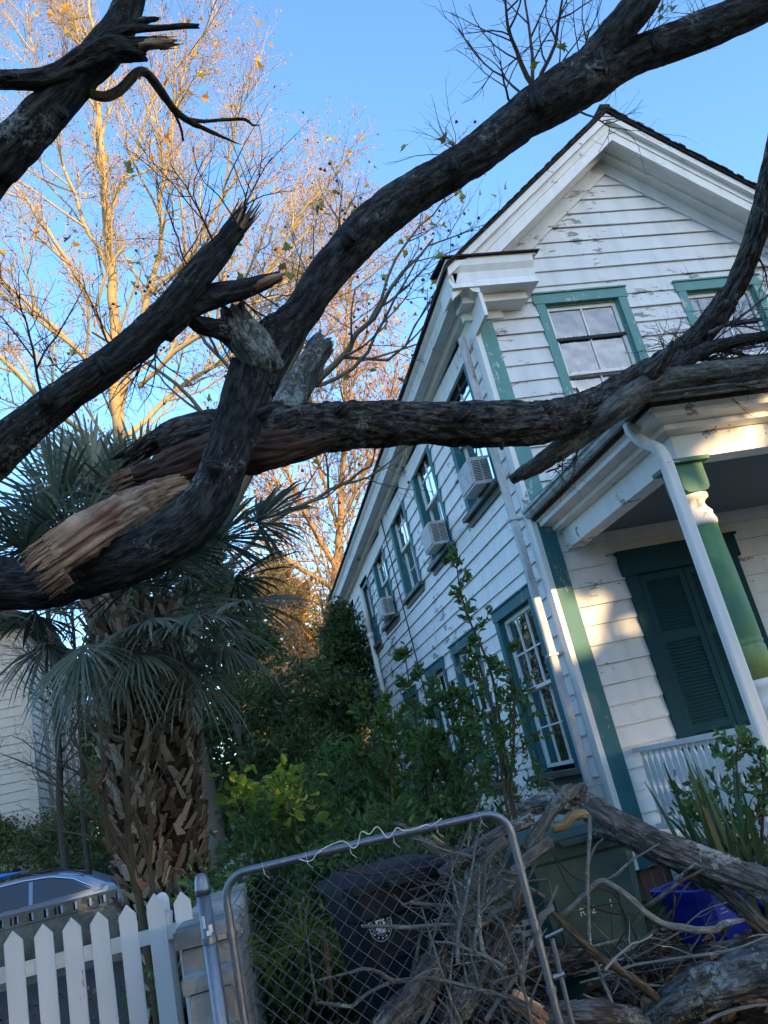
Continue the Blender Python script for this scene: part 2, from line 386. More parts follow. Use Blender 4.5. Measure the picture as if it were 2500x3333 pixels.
# ---------------------------------------------------------------- ground
def ground():
    n = 120; xs = np.r_[np.linspace(-400, -12, 12), np.linspace(-11, 14, 100), np.linspace(16, 400, 12)]
    ys = np.r_[np.linspace(-400, -16, 12), np.linspace(-14, 32, 120), np.linspace(36, 500, 14)]
    X, Y = np.meshgrid(xs, ys, indexing='ij'); P = np.stack([X*.9, Y*.9, X*0], -1).reshape(-1, 3)
    Z = (fbm(P, 3, 3)-.5)*.12*np.clip((Y.ravel()-2)/3, 0, 1)
    V = np.stack([X.ravel(), Y.ravel(), Z-.02], -1); a, b_ = X.shape
    i = np.arange(a-1)[:, None]*b_; j = np.arange(b_-1)[None]; F = np.stack([i+j, i+j+b_, i+j+b_+1, i+j+1], -1).reshape(-1, 4)
    m, t, b = new_mat('soil', .95, spec=.1); o_ = coords(t); n1 = noise(t, o_, 5, 8, .7); n2 = noise(t, o_, .4, 3)
    c = ramp(t, n1, [(.35, (.028, .024, .02)), (.55, (.07, .058, .045)), (.7, (.1, .078, .055))])
    c = mix(t, ramp(t, n2, [(.45, (0, 0, 0)), (.6, (1, 1, 1))]), c, (.03, .05, .02)); t.links.new(c, b.inputs['Base Color']); bump(t, b, n1, .8, .04)
    return tag(raw_mesh('ground', V, F, m, smooth=True), kind='structure')
ground()
def lot():
    m, t, b = new_mat('asphalt', .9, spec=.2); o_ = coords(t); n1 = noise(t, o_, 60, 5, .7); n2 = noise(t, o_, 1.2, 5)
    t.links.new(mix(t, n2, ramp(t, n1, [(.3, (.045, .042, .04)), (.7, (.09, .085, .08))]), (.05, .042, .034)), b.inputs['Base Color']); bump(t, b, n1, .4, .01)
    mb = MB(); mb.box(-14, -.55, 5.2, 16, -.2, .075); tag(mb.build('driveway', m), kind='structure')
    mb = MB(); mb.box(-40, 60, -9, -.5, -.2, .06); tag(mb.build('road', m), kind='structure')
lot()

# ---------------------------------------------------------------- the white house
def cv(ox, oy, s): return lambda a, b: ((ox+a*s)/1.507, (oy+b*s)/1.507)
K9 = 900/1659; K8 = 800/1659; K7 = 700/1659; K12 = 1250/1659
R1 = cv(1000, 1400, K9); R2 = cv(1600, 1100, K9); R3 = cv(0, 2700, K7); R4 = cv(600, 2600, K7); R5 = cv(1100, 2600, K7)
R6 = cv(1700, 2500, K8); R7 = cv(0, 2100, K8); R8 = cv(700, 1800, K8); G2 = cv(1250, 0, K12)
SX, FY = 3.64, 7.87
side = lambda u, z, o: (SX-o, u, z)
front = lambda u, z, o: (u, FY-o, z)
def pb(mb, put, u0, u1, z0, z1, o0, o1):
    v = [put(u, z, o) for u in (u0, u1) for z in (z0, z1) for o in (o0, o1)]
    return mb.add(v, [(0, 1, 3, 2), (4, 6, 7, 5), (0, 4, 5, 1), (2, 3, 7, 6), (0, 2, 6, 4), (1, 5, 7, 3)])
def boards(mb, put, z0, z1, ur, holes, e=.205, lap=.024, seed=1, cut=2.9):
    rs = np.random.default_rng(seed); z = z0; row = 0
    while z < z1-1e-4:
        zt = min(z+e, z1); ph = rs.uniform(0, 6); amp = rs.uniform(.001, .006)
        seams = []; u = ur(z)[0] + rs.uniform(.4, cut*1.4)
        while u < ur(z)[1]: seams.append(u); u += rs.uniform(cut*.7, cut*1.6)
        offs = rs.uniform(-.004, .006, len(seams)+1)
        zs = sorted({z, zt} | {h for H_ in holes for h in (H_[2], H_[3]) if z < h < zt})
        for a, b in zip(zs[:-1], zs[1:]):
            mid = (a+b)/2; act = sorted((H_[0], H_[1]) for H_ in holes if H_[2] <= mid <= H_[3])
            (la, ra), (lb, rb) = ur(a), ur(b)
            edges = [(la, lb)]
            for h0, h1 in act: edges += [(h0, h0), (h1, h1)]
            edges.append((ra, rb))
            for k in range(0, len(edges), 2):
                (p0, q0), (p1, q1) = edges[k], edges[k+1]
                if p1-p0 < .004 and q1-q0 < .004: continue
                cuts = [s_ for s_ in seams if p0+.05 < s_ < p1-.05]
                pts = [(p0, q0)] + [(c, c) for c in cuts] + [(p1, q1)]
                for (s0, t0), (s1, t1) in zip(pts[:-1], pts[1:]):
                    j = offs[sum(1 for q in seams if q < (s0+s1)/2-1e-6)]
                    nseg = max(1, int((s1-s0)/.7))
                    for i in range(nseg):
                        f0, f1 = i/nseg, (i+1)/nseg
                        ua, ub = s0+(s1-s0)*f0, s0+(s1-s0)*f1; va, vb = t0+(t1-t0)*f0, t0+(t1-t0)*f1
                        w0, w1 = amp*math.sin(ua*1.3+ph), amp*math.sin(ub*1.3+ph)
                        oa, ob = lap*(1-(a-z)/e)+.002+j*(1-(a-z)/e), lap*(1-(b-z)/e)+.002
                        mb.add([put(ua, a+w0*(a == z), oa), put(ub, a+w1*(a == z), oa), put(vb, b, ob), put(va, b, ob)], [(0, 1, 2, 3)])
                        if a == z: mb.add([put(ua, a+w0, oa), put(ub, a+w1, oa), put(ub, a+w1+.004, -.012), put(ua, a+w0+.004, -.012)], [(0, 3, 2, 1)])
        z = zt; row += 1
    return mb
def glass_mat():
    m, t, b = new_mat('window_glass', .04, (.02, .025, .03), .5); gl = nd(t, 'ShaderNodeBsdfGlossy', {1: .03}); gl.inputs[0].default_value = (.85, .9, .95, 1)
    tr = nd(t, 'ShaderNodeBsdfTransparent'); o_ = coords(t)
    bp = nd(t, 'ShaderNodeBump', {'Height': noise(t, o_, 2.5, 2), 'Strength': .25, 'Distance': .05}); t.links.new(bp.outputs[0], gl.inputs['Normal'])
    fr = nd(t, 'ShaderNodeFresnel', {0: 1.7}); mr = nd(t, 'ShaderNodeMapRange', {0: fr.outputs[0], 1: 0.0, 2: 1.0, 3: .07, 4: .9})
    mx = nd(t, 'ShaderNodeMixShader', {0: mr.outputs[0], 1: tr.outputs[0], 2: gl.outputs[0]}); t.links.new(mx.outputs[0], t.nodes['Material Output'].inputs[0]); return m
M['glass'] = glass_mat()
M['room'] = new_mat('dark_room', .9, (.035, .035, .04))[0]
def curtain_mat():
    m, t, b = new_mat('curtain', .9, (.12, .14, .155)); wv = nd(t, 'ShaderNodeTexWave', {'Vector': coords(t), 'Scale': 5.0, 'Distortion': 2.0}); bump(t, b, wv.outputs[1], .6, .03); return m
M['curtain'] = curtain_mat()

SW = [(8.34, 9.62, 4.52, 6.44, 'u'), (10.48, 11.68, 4.48, 6.30, 'u'), (12.42, 13.66, 4.46, 6.22, 'u'), (14.46, 15.68, 4.44, 6.12, 'u'), (16.35, 17.15, 4.33, 5.72, 'u'), (18.3, 19.1, 4.33, 5.7, 'u'),
      (8.38, 9.72, 1.28, 3.25, 'l'), (10.58, 11.84, 1.25, 3.25, 'l'), (12.35, 13.56, 1.25, 3.2, 'l'), (14.4, 15.5, 1.25, 3.1, 'l'), (17.0, 18.0, 1.25, 3.0, 'l')]
FWN = [(4.46, 5.67, 4.55, 6.58), (6.39, 7.60, 4.55, 6.58)]
house = thing('white_house', 'old two storey white clapboard house with green trim and a front porch', 'house', (6.0, 13.5, 0))
mb = MB(); boards(mb, side, .35, 6.5, lambda z: (7.9, 19.4), [(a+.02, b-.02, c, d-.02) for a, b, c, d, _ in SW], seed=3)
mb.build('side_wall', M['siding'], house)
def gx(z):
    return (3.66, 8.4) if z < 6.95 else (6.03-(8.62-z)/.79*1.0, 6.03+(8.62-z)/.79)
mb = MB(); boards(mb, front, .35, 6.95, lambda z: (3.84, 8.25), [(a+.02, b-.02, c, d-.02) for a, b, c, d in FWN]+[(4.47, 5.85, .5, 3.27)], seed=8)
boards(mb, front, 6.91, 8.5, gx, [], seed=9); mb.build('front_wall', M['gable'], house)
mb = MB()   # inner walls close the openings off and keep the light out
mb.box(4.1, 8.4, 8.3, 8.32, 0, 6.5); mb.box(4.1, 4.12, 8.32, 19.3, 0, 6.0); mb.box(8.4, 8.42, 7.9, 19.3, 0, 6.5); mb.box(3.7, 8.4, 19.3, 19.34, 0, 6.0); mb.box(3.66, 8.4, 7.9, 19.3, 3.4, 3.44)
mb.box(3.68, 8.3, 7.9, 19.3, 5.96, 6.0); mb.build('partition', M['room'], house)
mb = MB(); mb.box(3.7, 8.4, 7.93, 19.3, 0, .37)
bm_, bt, bb = new_mat('foundation_brick', .9); bk = nd(bt, 'ShaderNodeTexBrick', {'Vector': coords(bt), 'Scale': 4.0}); bk.inputs[1].default_value = (.2, .1, .07, 1); bk.inputs[2].default_value = (.26, .14, .1, 1); bk.inputs[3].default_value = (.3, .28, .25, 1)
bt.links.new(bk.outputs[0], bb.inputs[0]); M['brick'] = bm_; mb.build('foundation', M['brick'], house)

def window(put, u0, u1, z0, z1, cas, cols, rows, curtain=False, sill=True, name='window'):
    cw = .115; mb = MB(); pb(mb, put, u0, u0+cw, z0, z1-.13, -.02, .034); pb(mb, put, u1-cw, u1, z0, z1-.13, -.02, .034)
    pb(mb, put, u0-.02, u1+.02, z1-.13, z1, -.02, .04); pb(mb, put, u0-.03, u1+.03, z1, z1+.02, -.0, .06)
    a, b = u0+cw, u1-cw; pb(mb, put, a, a+.02, z0, z1-.13, -.16, -.0201); pb(mb, put, b-.02, b, z0, z1-.13, -.16, -.0201); pb(mb, put, a+.02, b-.02, z1-.15, z1-.13, -.16, -.0201)
    win = mb.build(name, cas, house)
    a += .02; b -= .02; c = z0+.05; d = z1-.15; zm = (c+d)/2
    s = MB()
    for (p, q, o) in ((zm-.015, d, -.045), (c, zm+.02, -.09)):
        st = .045; pb(s, put, a, a+st, p, q, o-.035, o); pb(s, put, b-st, b, p, q, o-.035, o)
        pb(s, put, a+st, b-st, p, p+.04, o-.035, o+.004); pb(s, put, a+st, b-st, q-.045, q, o-.035, o-.001)
        for i in range(1, cols): x = a+st+(b-a-2*st)*i/cols; pb(s, put, x-.009, x+.009, p+.04, q-.045, o-.03, o-.006)
        for i in range(1, rows): z = p+.04+(q-p-.085)*i/rows; pb(s, put, a+st, b-st, z-.009, z+.009, o-.03, o-.008)
    s.build('sash', M['white'], win)
    g = MB()
    for (p, q, o) in ((zm, d-.02, -.064), (c+.02, zm, -.109)): g.add([put(a+.02, p, o), put(b-.02, p, o), put(b-.02, q, o), put(a+.02, q, o)], [(0, 1, 2, 3)])
    g.build('pane', M['glass'], win)
    if sill:
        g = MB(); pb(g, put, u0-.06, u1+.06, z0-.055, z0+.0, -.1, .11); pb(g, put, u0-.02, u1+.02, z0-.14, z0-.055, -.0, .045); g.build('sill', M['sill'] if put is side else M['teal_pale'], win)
    if curtain:
        g = MB(); n = 40
        us = np.linspace(a, b, n)
        for i in range(n-1):
            o0, o1 = [-.2+.018*math.sin(k*1.7)+.01*math.sin(k*.6) for k in (i, i+1)]
            g.add([put(us[i], c, o0), put(us[i+1], c, o1), put(us[i+1], d, o1), put(us[i], d, o0)], [(0, 1, 2, 3)])
        g.build('curtain', M['curtain'], win, smooth=True)
    return win
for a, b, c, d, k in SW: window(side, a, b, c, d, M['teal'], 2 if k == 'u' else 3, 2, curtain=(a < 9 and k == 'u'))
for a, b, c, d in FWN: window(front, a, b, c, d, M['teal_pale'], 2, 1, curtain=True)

# trim
def hexa(mb, A, B):
    return mb.add(list(A)+list(B), [(0, 1, 2, 3), (7, 6, 5, 4), (0, 4, 5, 1), (1, 5, 6, 2), (2, 6, 7, 3), (3, 7, 4, 0)])
EY0, EY1 = 7.42, 19.75
ez = lambda y: 6.75-.052*(y-7.45)
def run(mb, sec):     # section (x, dz below eave line) swept along the side eave
    A = [(x, EY0+.03, ez(EY0)+dz) for x, dz in sec]; B = [(x, EY1-.05, ez(EY1)+dz) for x, dz in sec]; n = len(sec)
    return mb.add(A+B, [tuple(range(n)), tuple(range(2*n-1, n-1, -1))]+[(i, i+n, (i+1) % n+n, (i+1) % n) for i in range(n)])
mb = MB(); run(mb, [(3.30, -.0), (3.30, -.07), (3.34, -.12), (3.36, -.2), (3.45, -.0)]); run(mb, [(3.361, -.0), (3.361, -.24), (3.62, -.24), (3.62, -.0)])
run(mb, [(3.5, -.2401), (3.54, -.3), (3.63, -.33), (3.63, -.2401)]); run(mb, [(3.6, -.3301), (3.6, -.62), (3.642, -.62), (3.642, -.3301)])
mb.build('eave_cornice', M['white'], house)
AP = (6.0, 8.88)
def band(mb, t0, t1, y0, y1, cutL=3.3, cutR=8.7, ax=6.0, az=8.88, sl=.789):
    for sg in (-1, 1):
        xe = cutL if sg < 0 else cutR
        P = [(ax, az-t0), (xe, az-abs(xe-ax)*sl-t0), (xe, az-abs(xe-ax)*sl-t1), (ax, az-t1)]
        hexa(mb, [(x, y0, z) for x, z in P], [(x, y1, z) for x, z in P])
mb = MB(); band(mb, .0, .1, 7.40, 7.46); band(mb, .04, .2, 7.4601, 7.475); band(mb, .06, .36, 7.4751, 7.52); band(mb, .24, .3, 7.5201, 7.85)
band(mb, .3001, .36, 7.72, 7.835, 3.9, 8.1); mb.build('rake_cornice', M['white'], house)
mb = MB(); band(mb, .3002, .55, 7.8351, 7.868, 4.15, 7.85); band(mb, .55, .575, 7.825, 7.866, 4.3, 7.7); mb.build('rake_frieze', M['gable'], house)
mb = MB()
for sg in (-1, 1):
    xe = 6+sg*2.74; zf = 6.72
    hexa(mb, [(6, 7.37, 8.90), (xe, 7.37, zf), (xe, 7.37, zf+.045), (6, 7.37, 8.95)], [(6, 19.8, 8.32), (xe, 19.8, zf-.64), (xe, 19.8, zf-.6), (6, 19.8, 8.38)])
mb.box(5.93, 6.07, 7.36, 7.6, 8.93, 8.99)
rs_ = np.random.default_rng(4)
for sg in (-1, 1):       # curling shingle edges along the rake
    for k in range(46):
        t = (k+.5)/46; x = 6+sg*2.72*t; z = 8.93-2.18*t
        mb.obox((x, 7.37, z+.02), (.034, 0, -.027*sg), (0, .012+rs_.uniform(0, .02), rs_.uniform(-.006, .006)), (0, 0, .006+rs_.uniform(0, .006)))
m_, t_, b_ = new_mat('roof_shingle', .9, spec=.1); nn = noise(t_, coords(t_), 12, 6, .7); t_.links.new(ramp(t_, nn, [(.35, (.02, .018, .018)), (.6, (.06, .05, .045)), (.75, (.12, .1, .08))]), b_.inputs[0]); bump(t_, b_, nn, .8, .03); M['roof'] = m_
mb.build('roof', M['roof'], house)
mb = MB(); mb.prism([(7.43, 6.50), (7.87, 6.50), (7.87, 6.84), (7.40, 6.84), (7.41, 6.77), (7.45, 6.70), (7.46, 6.6)], 3.31, 4.36, lambda a, b, t: (t, a, b))
mb.box(3.31, 4.41, 7.40, 7.86, 6.8401, 6.865); mb.box(3.45, 4.25, 7.60, 7.85, 6.40, 6.4999); mb.box(3.50, 3.99, 7.80, 7.868, 6.30, 6.3999)
mb.build('cornice_return', M['white'], house)
mb = MB(); hexa(mb, [(3.26, 7.36, 6.866), (4.45, 7.36, 6.866), (4.45, 7.36, 6.885), (3.26, 7.36, 6.885)], [(3.26, 7.87, 6.93), (4.45, 7.87, 6.93), (4.45, 7.87, 6.96), (3.26, 7.87, 6.96)]); mb.build('return_flashing', M['roof'], house)
mb = MB(); mb.box(3.665, 3.845, 7.83, 7.872, .3, 3.84); mb.build('corner_board', M['teal'], house)  # lower length of the same board, darker teal up to the porch roof
mb = MB(); mb.box(3.665, 3.845, 7.83, 7.872, 3.845, 6.42); mb.build('corner_board', M['teal_pale'], house)['label'] = 'paler green corner board at the front edge'
mb = MB(); mb.box(3.605, 3.6649, 7.835, 8.0, .3, 6.42); mb.build('corner_board', M['white'], house)
mb = MB(); mb.box(3.6, 3.68, 19.3, 19.45, .3, 6.05); mb.build('corner_board', M['white'], house)
def rect_pipe(mb, P, w_, d_, ribs=None):
    P = np.asarray(P, float); T = np.gradient(P, axis=0); T /= np.linalg.norm(T, axis=1)[:, None]; X = np.array([1., 0, 0]); V = []
    for i, (p, t) in enumerate(zip(P, T)):
        b = np.cross(t, X); b /= np.linalg.norm(b); x = np.cross(b, t); k = 1+(.06 if ribs and ribs[0] <= i <= ribs[1] and i % 2 else 0)
        for a, c in ((-1, -.7), (-.7, -1), (.7, -1), (1, -.7), (1, .7), (.7, 1), (-.7, 1), (-1, .7)): V.append(p+x*a*w_/2*k+b*c*d_/2*k)
    m_ = len(P); F = [(i*8+k, i*8+(k+1) % 8, i*8+8+(k+1) % 8, i*8+8+k) for i in range(m_-1) for k in range(8)]
    return mb.add(V, F+[tuple(range(8))[::-1], tuple(range(m_*8-8, m_*8))])
mb = MB(); rect_pipe(mb, [(3.5, 8.02, z) for z in (6.2, 5.98, 5.0, 4.0, 3.0, 2.0, 1.0, .2)], .08, .07)
for z in (5.2, 3.9, 2.4, 1.1): mb.box(3.445, 3.6, 7.97, 8.07, z, z+.025)
dsm, dt, db = new_mat('worn_white_metal', .5, spec=.4); dn = noise(dt, coords(dt, (1, 1, .3)), 9, 6, .7)
dt.links.new(ramp(dt, dn, [(.45, (.55, .56, .57)), (.6, (.4, .39, .37)), (.68, (.24, .15, .1))]), db.inputs[0]); M['spout'] = dsm
mb.build('corner_downspout', M['spout'], house)
mb = MB(); mb.tube([(3.54, 16.9, z) for z in (5.6, 4.6)], .055, 12); mb.tube([(3.54, 16.9, z) for z in (4.62, 4.5)], .07, 12); mb.tube([(3.54, 16.9, z) for z in (4.5, 2.8)], .055, 12); mb.tube([(3.54, 16.9, z) for z in (2.85, 2.7)], .07, 12); mb.tube([(3.54, 16.9, z) for z in (2.7, .1)], .055, 12)
mb.build('drain_pipe', M['white'], house, smooth=True)
mb = MB(); a, b = on_x(*R1(415, 430), 3.57), on_x(*R1(650, 1350), 3.57); mb.tube([a, (a*.5+b*.5)+[0, .02, 0], b, (3.58, b[1]-.05, .4)], .012, 5)
mb.build('cable', M['iron'], house)
mb = MB()
for (p, q) in (((750, 1110), (800, 1380)), ((1250, 530), (1430, 1290)), ((460, 1200), (520, 1560))):
    mb = MB(); a, b = on_x(*R1(*p), 3.6), on_x(*R1(*q), 3.6); mb.tube([a, (a+b)/2+[-.01, .02, 0], b], .006, 4)
    mb.build('wire', M['white'], house)

# ---- porch
porch_m = M['white']
mb = MB(); pz = 3.94
ridge = (5.6, 7.84, 4.5)
mb.add([(3.63, 5.22, pz), (8.9, 5.22, pz), (8.9, 7.84, 4.5), ridge, (3.63, 7.84, pz), (3.63, 5.22, 3.8), (8.9, 5.22, 3.8), (8.9, 7.84, 3.8), (3.63, 7.84, 3.8)],
       [(0, 1, 2, 3), (0, 3, 4), (0, 5, 6, 1), (1, 6, 7, 2), (0, 4, 8, 5), (5, 8, 7, 6)])
mb.build('porch_roof', M['roof'], house)
gm, gt, gb = new_mat('gutter_metal', .45, spec=.4); gn = noise(gt, coords(gt, (1, 1, 1)), 6, 6, .7)
gt.links.new(ramp(gt, gn, [(.4, (.42, .46, .45)), (.55, (.3, .34, .33)), (.7, (.14, .15, .13))]), gb.inputs[0]); M['gutter'] = gm
gsec = [(0, 0), (.0, -.03), (.022, -.045), (.025, -.07), (.045, -.1), (.12, -.1), (.12, -.0), (.11, -.0), (.11, -.08), (.05, -.085), (.035, -.06), (.03, -.03), (.015, -.012)]
mb = MB(); G0, GY, GZ = 3.53, 5.12, 3.93
A = [(G0+a, GY+a, GZ+b) for a, b in gsec]; n = len(gsec)
Bl = [(G0+a, 7.83, GZ+b) for a, b in gsec]; Br = [(8.95, GY+a, GZ+b) for a, b in gsec]
for Q in (Bl, Br): mb.add(A+Q, [(i, i+n, (i+1) % n+n, (i+1) % n) for i in range(n)]+[tuple(range(n, 2*n))])
for x in (3.9, 5.3): pb(mb, lambda u, z, o: (u, GY-o, z), x, x+.03, GZ-.1, GZ+.004, -.12, .006)
mb.build('gutter', M['gutter'], house)
mb = MB()   # stepped cornice below the gutter, swept round the corner
csec = [(.125, -.0), (.125, -.10), (.16, -.13), (.16, -.17), (.29, -.19), (.29, -.235), (.36, -.25), (.5, -.25), (.5, 0)]
n = len(csec); A = [(G0+a, GY+a, 3.90+b) for a, b in csec]; Bl = [(G0+a, 7.84, 3.90+b) for a, b in csec]; Br = [(8.9, GY+a, 3.90+b) for a, b in csec]
for Q in (Bl, Br): mb.add(A+Q, [(i, i+n, (i+1) % n+n, (i+1) % n) for i in range(n)]+[tuple(range(n, 2*n))])
mb.build('porch_cornice', M['white'], house)
mb = MB(); mb.box(3.92, 4.1, 5.52, 7.83, 3.44, 3.6499); mb.box(4.1001, 8.6, 5.52, 5.7, 3.44, 3.6499); mb.build('porch_beam', M['white'], house)
cm, ct, cb = new_mat('porch_ceiling_paint', .7, (.13, .14, .14)); wv = nd(ct, 'ShaderNodeTexWave', {'Vector': coords(ct), 'Scale': 3.2}, bands_direction='Y'); bump(ct, cb, wv.outputs[1], .5, .01)
mb = MB(); mb.box(4.101, 8.6, 5.701, 7.83, 3.56, 3.59); mb.build('porch_ceiling', cm, house)
mb = MB(); mb.box(3.9, 8.7, 5.42, 7.86, .40, .5); mb.box(3.95, 8.6, 5.5, 5.56, .0, .3999); mb.box(3.95, 4.01, 5.5601, 7.8, .0, .3999); mb.build('porch_floor', M['white'], house)
def column(x, y):
    mb = MB(); mb.lathe([(.138, 1.66), (.138, 1.9), (.131, 1.912), (.131, 1.92), (.137, 1.932), (.137, 1.945), (.13, 1.957), (.134, 1.97), (.133, 2.2), (.127, 2.55), (.116, 2.9)], (x, y, 0), 32)
    o = mb.build('porch_column', M['column'], house, smooth=True)
    k = MB(); k.lathe([(.11, 2.885), (.128, 2.9), (.13, 2.93), (.115, 2.97), (.118, 3.0), (.09, 3.04), (.08, 3.08), (.1, 3.105), (.125, 3.12), (.125, 3.15), (.1, 3.16)], (x, y, 0), 32); k.build('capital_ring', M['white'], o, smooth=True)
    k = MB(); k.lathe([(.12, .5), (.15, .52), (.15, .6), (.1, .64), (.09, .8), (.12, 1.0), (.14, 1.15), (.11, 1.28), (.09, 1.32), (.13, 1.36), (.15, 1.45), (.15, 1.5), (.11, 1.55), (.145, 1.6), (.145, 1.655), (.12, 1.66)], (x, y, 0), 32); k.build('column_base', M['white'], o, smooth=True)
    k = MB(); r = .118   # squared block with rounded shoulders
    prof = [(-r, 3.405), (r, 3.405), (r, 3.23), (r*.96, 3.19), (r*.75, 3.165), (0, 3.155), (-r*.75, 3.165), (-r*.96, 3.19), (-r, 3.23)]
    k.prism(prof, y-r, y+r, lambda a, b, t: (x+a, t, b)); k.box(x-r-.05, x+r+.05, y-r-.05, y+r+.05, 3.4051, 3.438); k.build('capital_block', M['column'], o)
column(4.01, 5.65); column(8.3, 5.65)
mb = MB(); P = [(3.63, 5.56, 3.84), (3.63, 5.56, 3.76), (3.64, 5.54, 3.69), (3.655, 5.515, 3.64), (3.675, 5.485, 3.6), (3.685, 5.455, 3.57), (3.692, 5.425, 3.54), (3.697, 5.4, 3.51), (3.70, 5.38, 3.47), (3.702, 5.372, 3.42), (3.704, 5.37, 3.36)]
mb.cur = 0; rect_pipe(mb, P, .088, .07, ribs=(1, 9)); rect_pipe(mb, [(3.704, 5.37, z) for z in (3.38, 3.0, 2.4, 1.8, 1.2, .6, .1)], .1, .07); mb.tube([(3.65, 5.36, 3.37), (3.7, 5.32, 3.365), (3.76, 5.36, 3.37), (3.79, 5.33, 3.36), (3.78, 5.32, 3.35)], .003, 4)
mb.build('porch_downspout', M['white'], house)
mb = MB(); mb.bar((3.99, 5.8, 1.33), (3.99, 7.84, 1.33), .075, .045); mb.bar((3.99, 5.8, .62), (3.99, 7.84, .62), .06, .05)
mb.bar((4.15, 5.65, 1.33), (8.2, 5.65, 1.33), .075, .045); mb.bar((4.15, 5.65, .62), (8.2, 5.65, .62), .06, .05); mb.build('porch_rail', M['white'], house)
mb = MB()
def saw(mb, c, ax):
    prof = [(-.05, .64), (-.022, .7), (-.045, .78), (-.05, .9), (-.02, .98), (-.05, 1.06), (-.045, 1.2), (-.02, 1.26), (-.05, 1.305)]
    pts = prof + [(-a, b) for a, b in reversed(prof)]
    v0 = [(c[0]+ax[0]*a-ax[1]*.01, c[1]+ax[1]*a+ax[0]*.01, b) for a, b in pts]; v1 = [(c[0]+ax[0]*a+ax[1]*.01, c[1]+ax[1]*a-ax[0]*.01, b) for a, b in pts]
    n = len(pts); mb.add(v0+v1, [(i, i+n, (i+1) % n+n, (i+1) % n) for i in range(n)]+[(i, i+1, n-2-i, n-1-i) for i in range(n//2-1)]+[(n+n-1-i, n+n-2-i, n+i+1, n+i) for i in range(n//2-1)])
for y in np.arange(5.92, 7.8, .112): saw(mb, (3.99, y), (0, 1))
for x in np.arange(4.3, 8.1, .112): saw(mb, (x, 5.65), (1, 0))
mb.build('baluster_row', M['white'], house)
# shuttered window under the porch
mb = MB(); pb(mb, front, 4.47, 4.6, .5, 3.04, -.02, .045); pb(mb, front, 5.72, 5.85, .5, 3.04, -.02, .045); pb(mb, front, 4.44, 5.88, 3.0401, 3.28, -.02, .075); pb(mb, front, 4.42, 5.9, 3.2801, 3.31, -.0, .1)
sw = mb.build('shuttered_window', M['teal_dark'], house)
for x0, x1 in ((4.61, 5.155), (5.165, 5.71)):
    s = MB(); st = .07
    pb(s, front, x0, x0+st, .55, 3.03, -.01, .03); pb(s, front, x1-st, x1, .55, 3.03, -.01, .03)
    for z0_, z1_ in ((.55, .67), (1.35, 1.42), (2.28, 2.38), (2.95, 3.03)): pb(s, front, x0+st, x1-st, z0_, z1_, -.01, .028)
    for za, zb in ((.67, 1.35), (1.42, 2.28), (2.38, 2.95)):
        for z in np.arange(za+.02, zb-.01, .036):
            s.add([front(x0+st, z-.018, .024), front(x1-st, z-.018, .024), front(x1-st, z+.018, -.006), front(x0+st, z+.018, -.006), front(x0+st, z-.012, .026), front(x1-st, z-.012, .026), front(x1-st, z+.024, -.004), front(x0+st, z+.024, -.004)],
                  [(0, 3, 2, 1), (4, 5, 6, 7), (0, 1, 5, 4), (3, 7, 6, 2)])
    s.build('shutter', M['teal_dark'], sw)
s = MB(); pb(s, front, 4.6, 5.72, .5, 3.04, -.06, -.03); s.build('sash', M['room'], sw)

# ---- window air conditioners
acm, at_, ab = new_mat('beige_ac_metal', .5, (.58, .6, .6), .4); an = noise(at_, coords(at_), 9, 5); at_.links.new(ramp(at_, an, [(.4, (.48, .49, .48)), (.7, (.34, .34, .32))]), ab.inputs[0])
M['slot'] = new_mat('dark_slot', .8, (.03, .03, .035))[0]
def ac(y, z, lab, w_=.5, h=.34, d=.23):
    r = thing('air_conditioner', lab, 'air conditioner', (SX-.2, y+w_/2, z), 'window air conditioners in the upper side windows')
    m = MB(); x0, x1 = SX-.06-d, SX-.06; m.box(x0, x1, y, y+w_, z, z+h); m.box(x0-.012, x0, y+.03, y+w_-.03, z+.03, z+h-.03); m.build('body', acm, r)
    g = MB(); k = 13
    for c in (0, 1):
        xa = x0+.02+c*(d*.47); xb = xa+d*.41
        for i in range(k): zz = z+.05+(h-.1)*i/(k-1); g.box(xa, xb, y-.004, y-.0005, zz-.005, zz+.004)
    g.build('grille', M['slot'], r)
    return r
ac(8.44, 4.53, 'largest clean air conditioner hanging out of the upper side window nearest the porch')
ac(10.52, 4.49, 'yellowed air conditioner in the second upper side window from the corner')
ac(14.5, 4.45, 'small distant air conditioner in the upper side window beside the white drain pipe', .5, .34, .2)

# ---------------------------------------------------------------- added unseen trees behind the camera that block the sun
M['leaf_dark'] = leaf_mat('dark_evergreen_leaf', (.02, .045, .02), (.035, .075, .03), (.06, .09, .03), .25)
lit = [((4.2, 7.87, 2.85), .3), ((4.3, 7.87, 2.55), .28), ((4.05, 7.87, 2.45), .18), ((4.35, 5.52, 3.58), .26), ((4.75, 5.52, 3.56), .3), ((4.02, 5.55, 3.02), .22), ((4.02, 5.55, 2.6), .2), ((4.0, 5.55, 2.25), .16),
       ((4.68, 7.87, 6.85), .2), ((4.62, 7.87, 6.6), .18), ((3.55, 7.95, 2.3), .14), ((3.55, 7.95, 1.9), .12), ((5.45, 7.85, 2.0), .16), ((4.7, 7.87, 5.6), .12), ((3.76, 5.37, 3.2), .14)]
for (px, py, d, r) in ((620, 1650, 7.5, .22), (700, 1640, 7.3, .2), (760, 1660, 7.2, .16), (490, 1770, 6.4, .16), (640, 1700, 7.4, .12), (200, 1905, 14.8, .25), (175, 1940, 12.0, .3)):
    lit.append((tuple(at(px, py, d)), r))
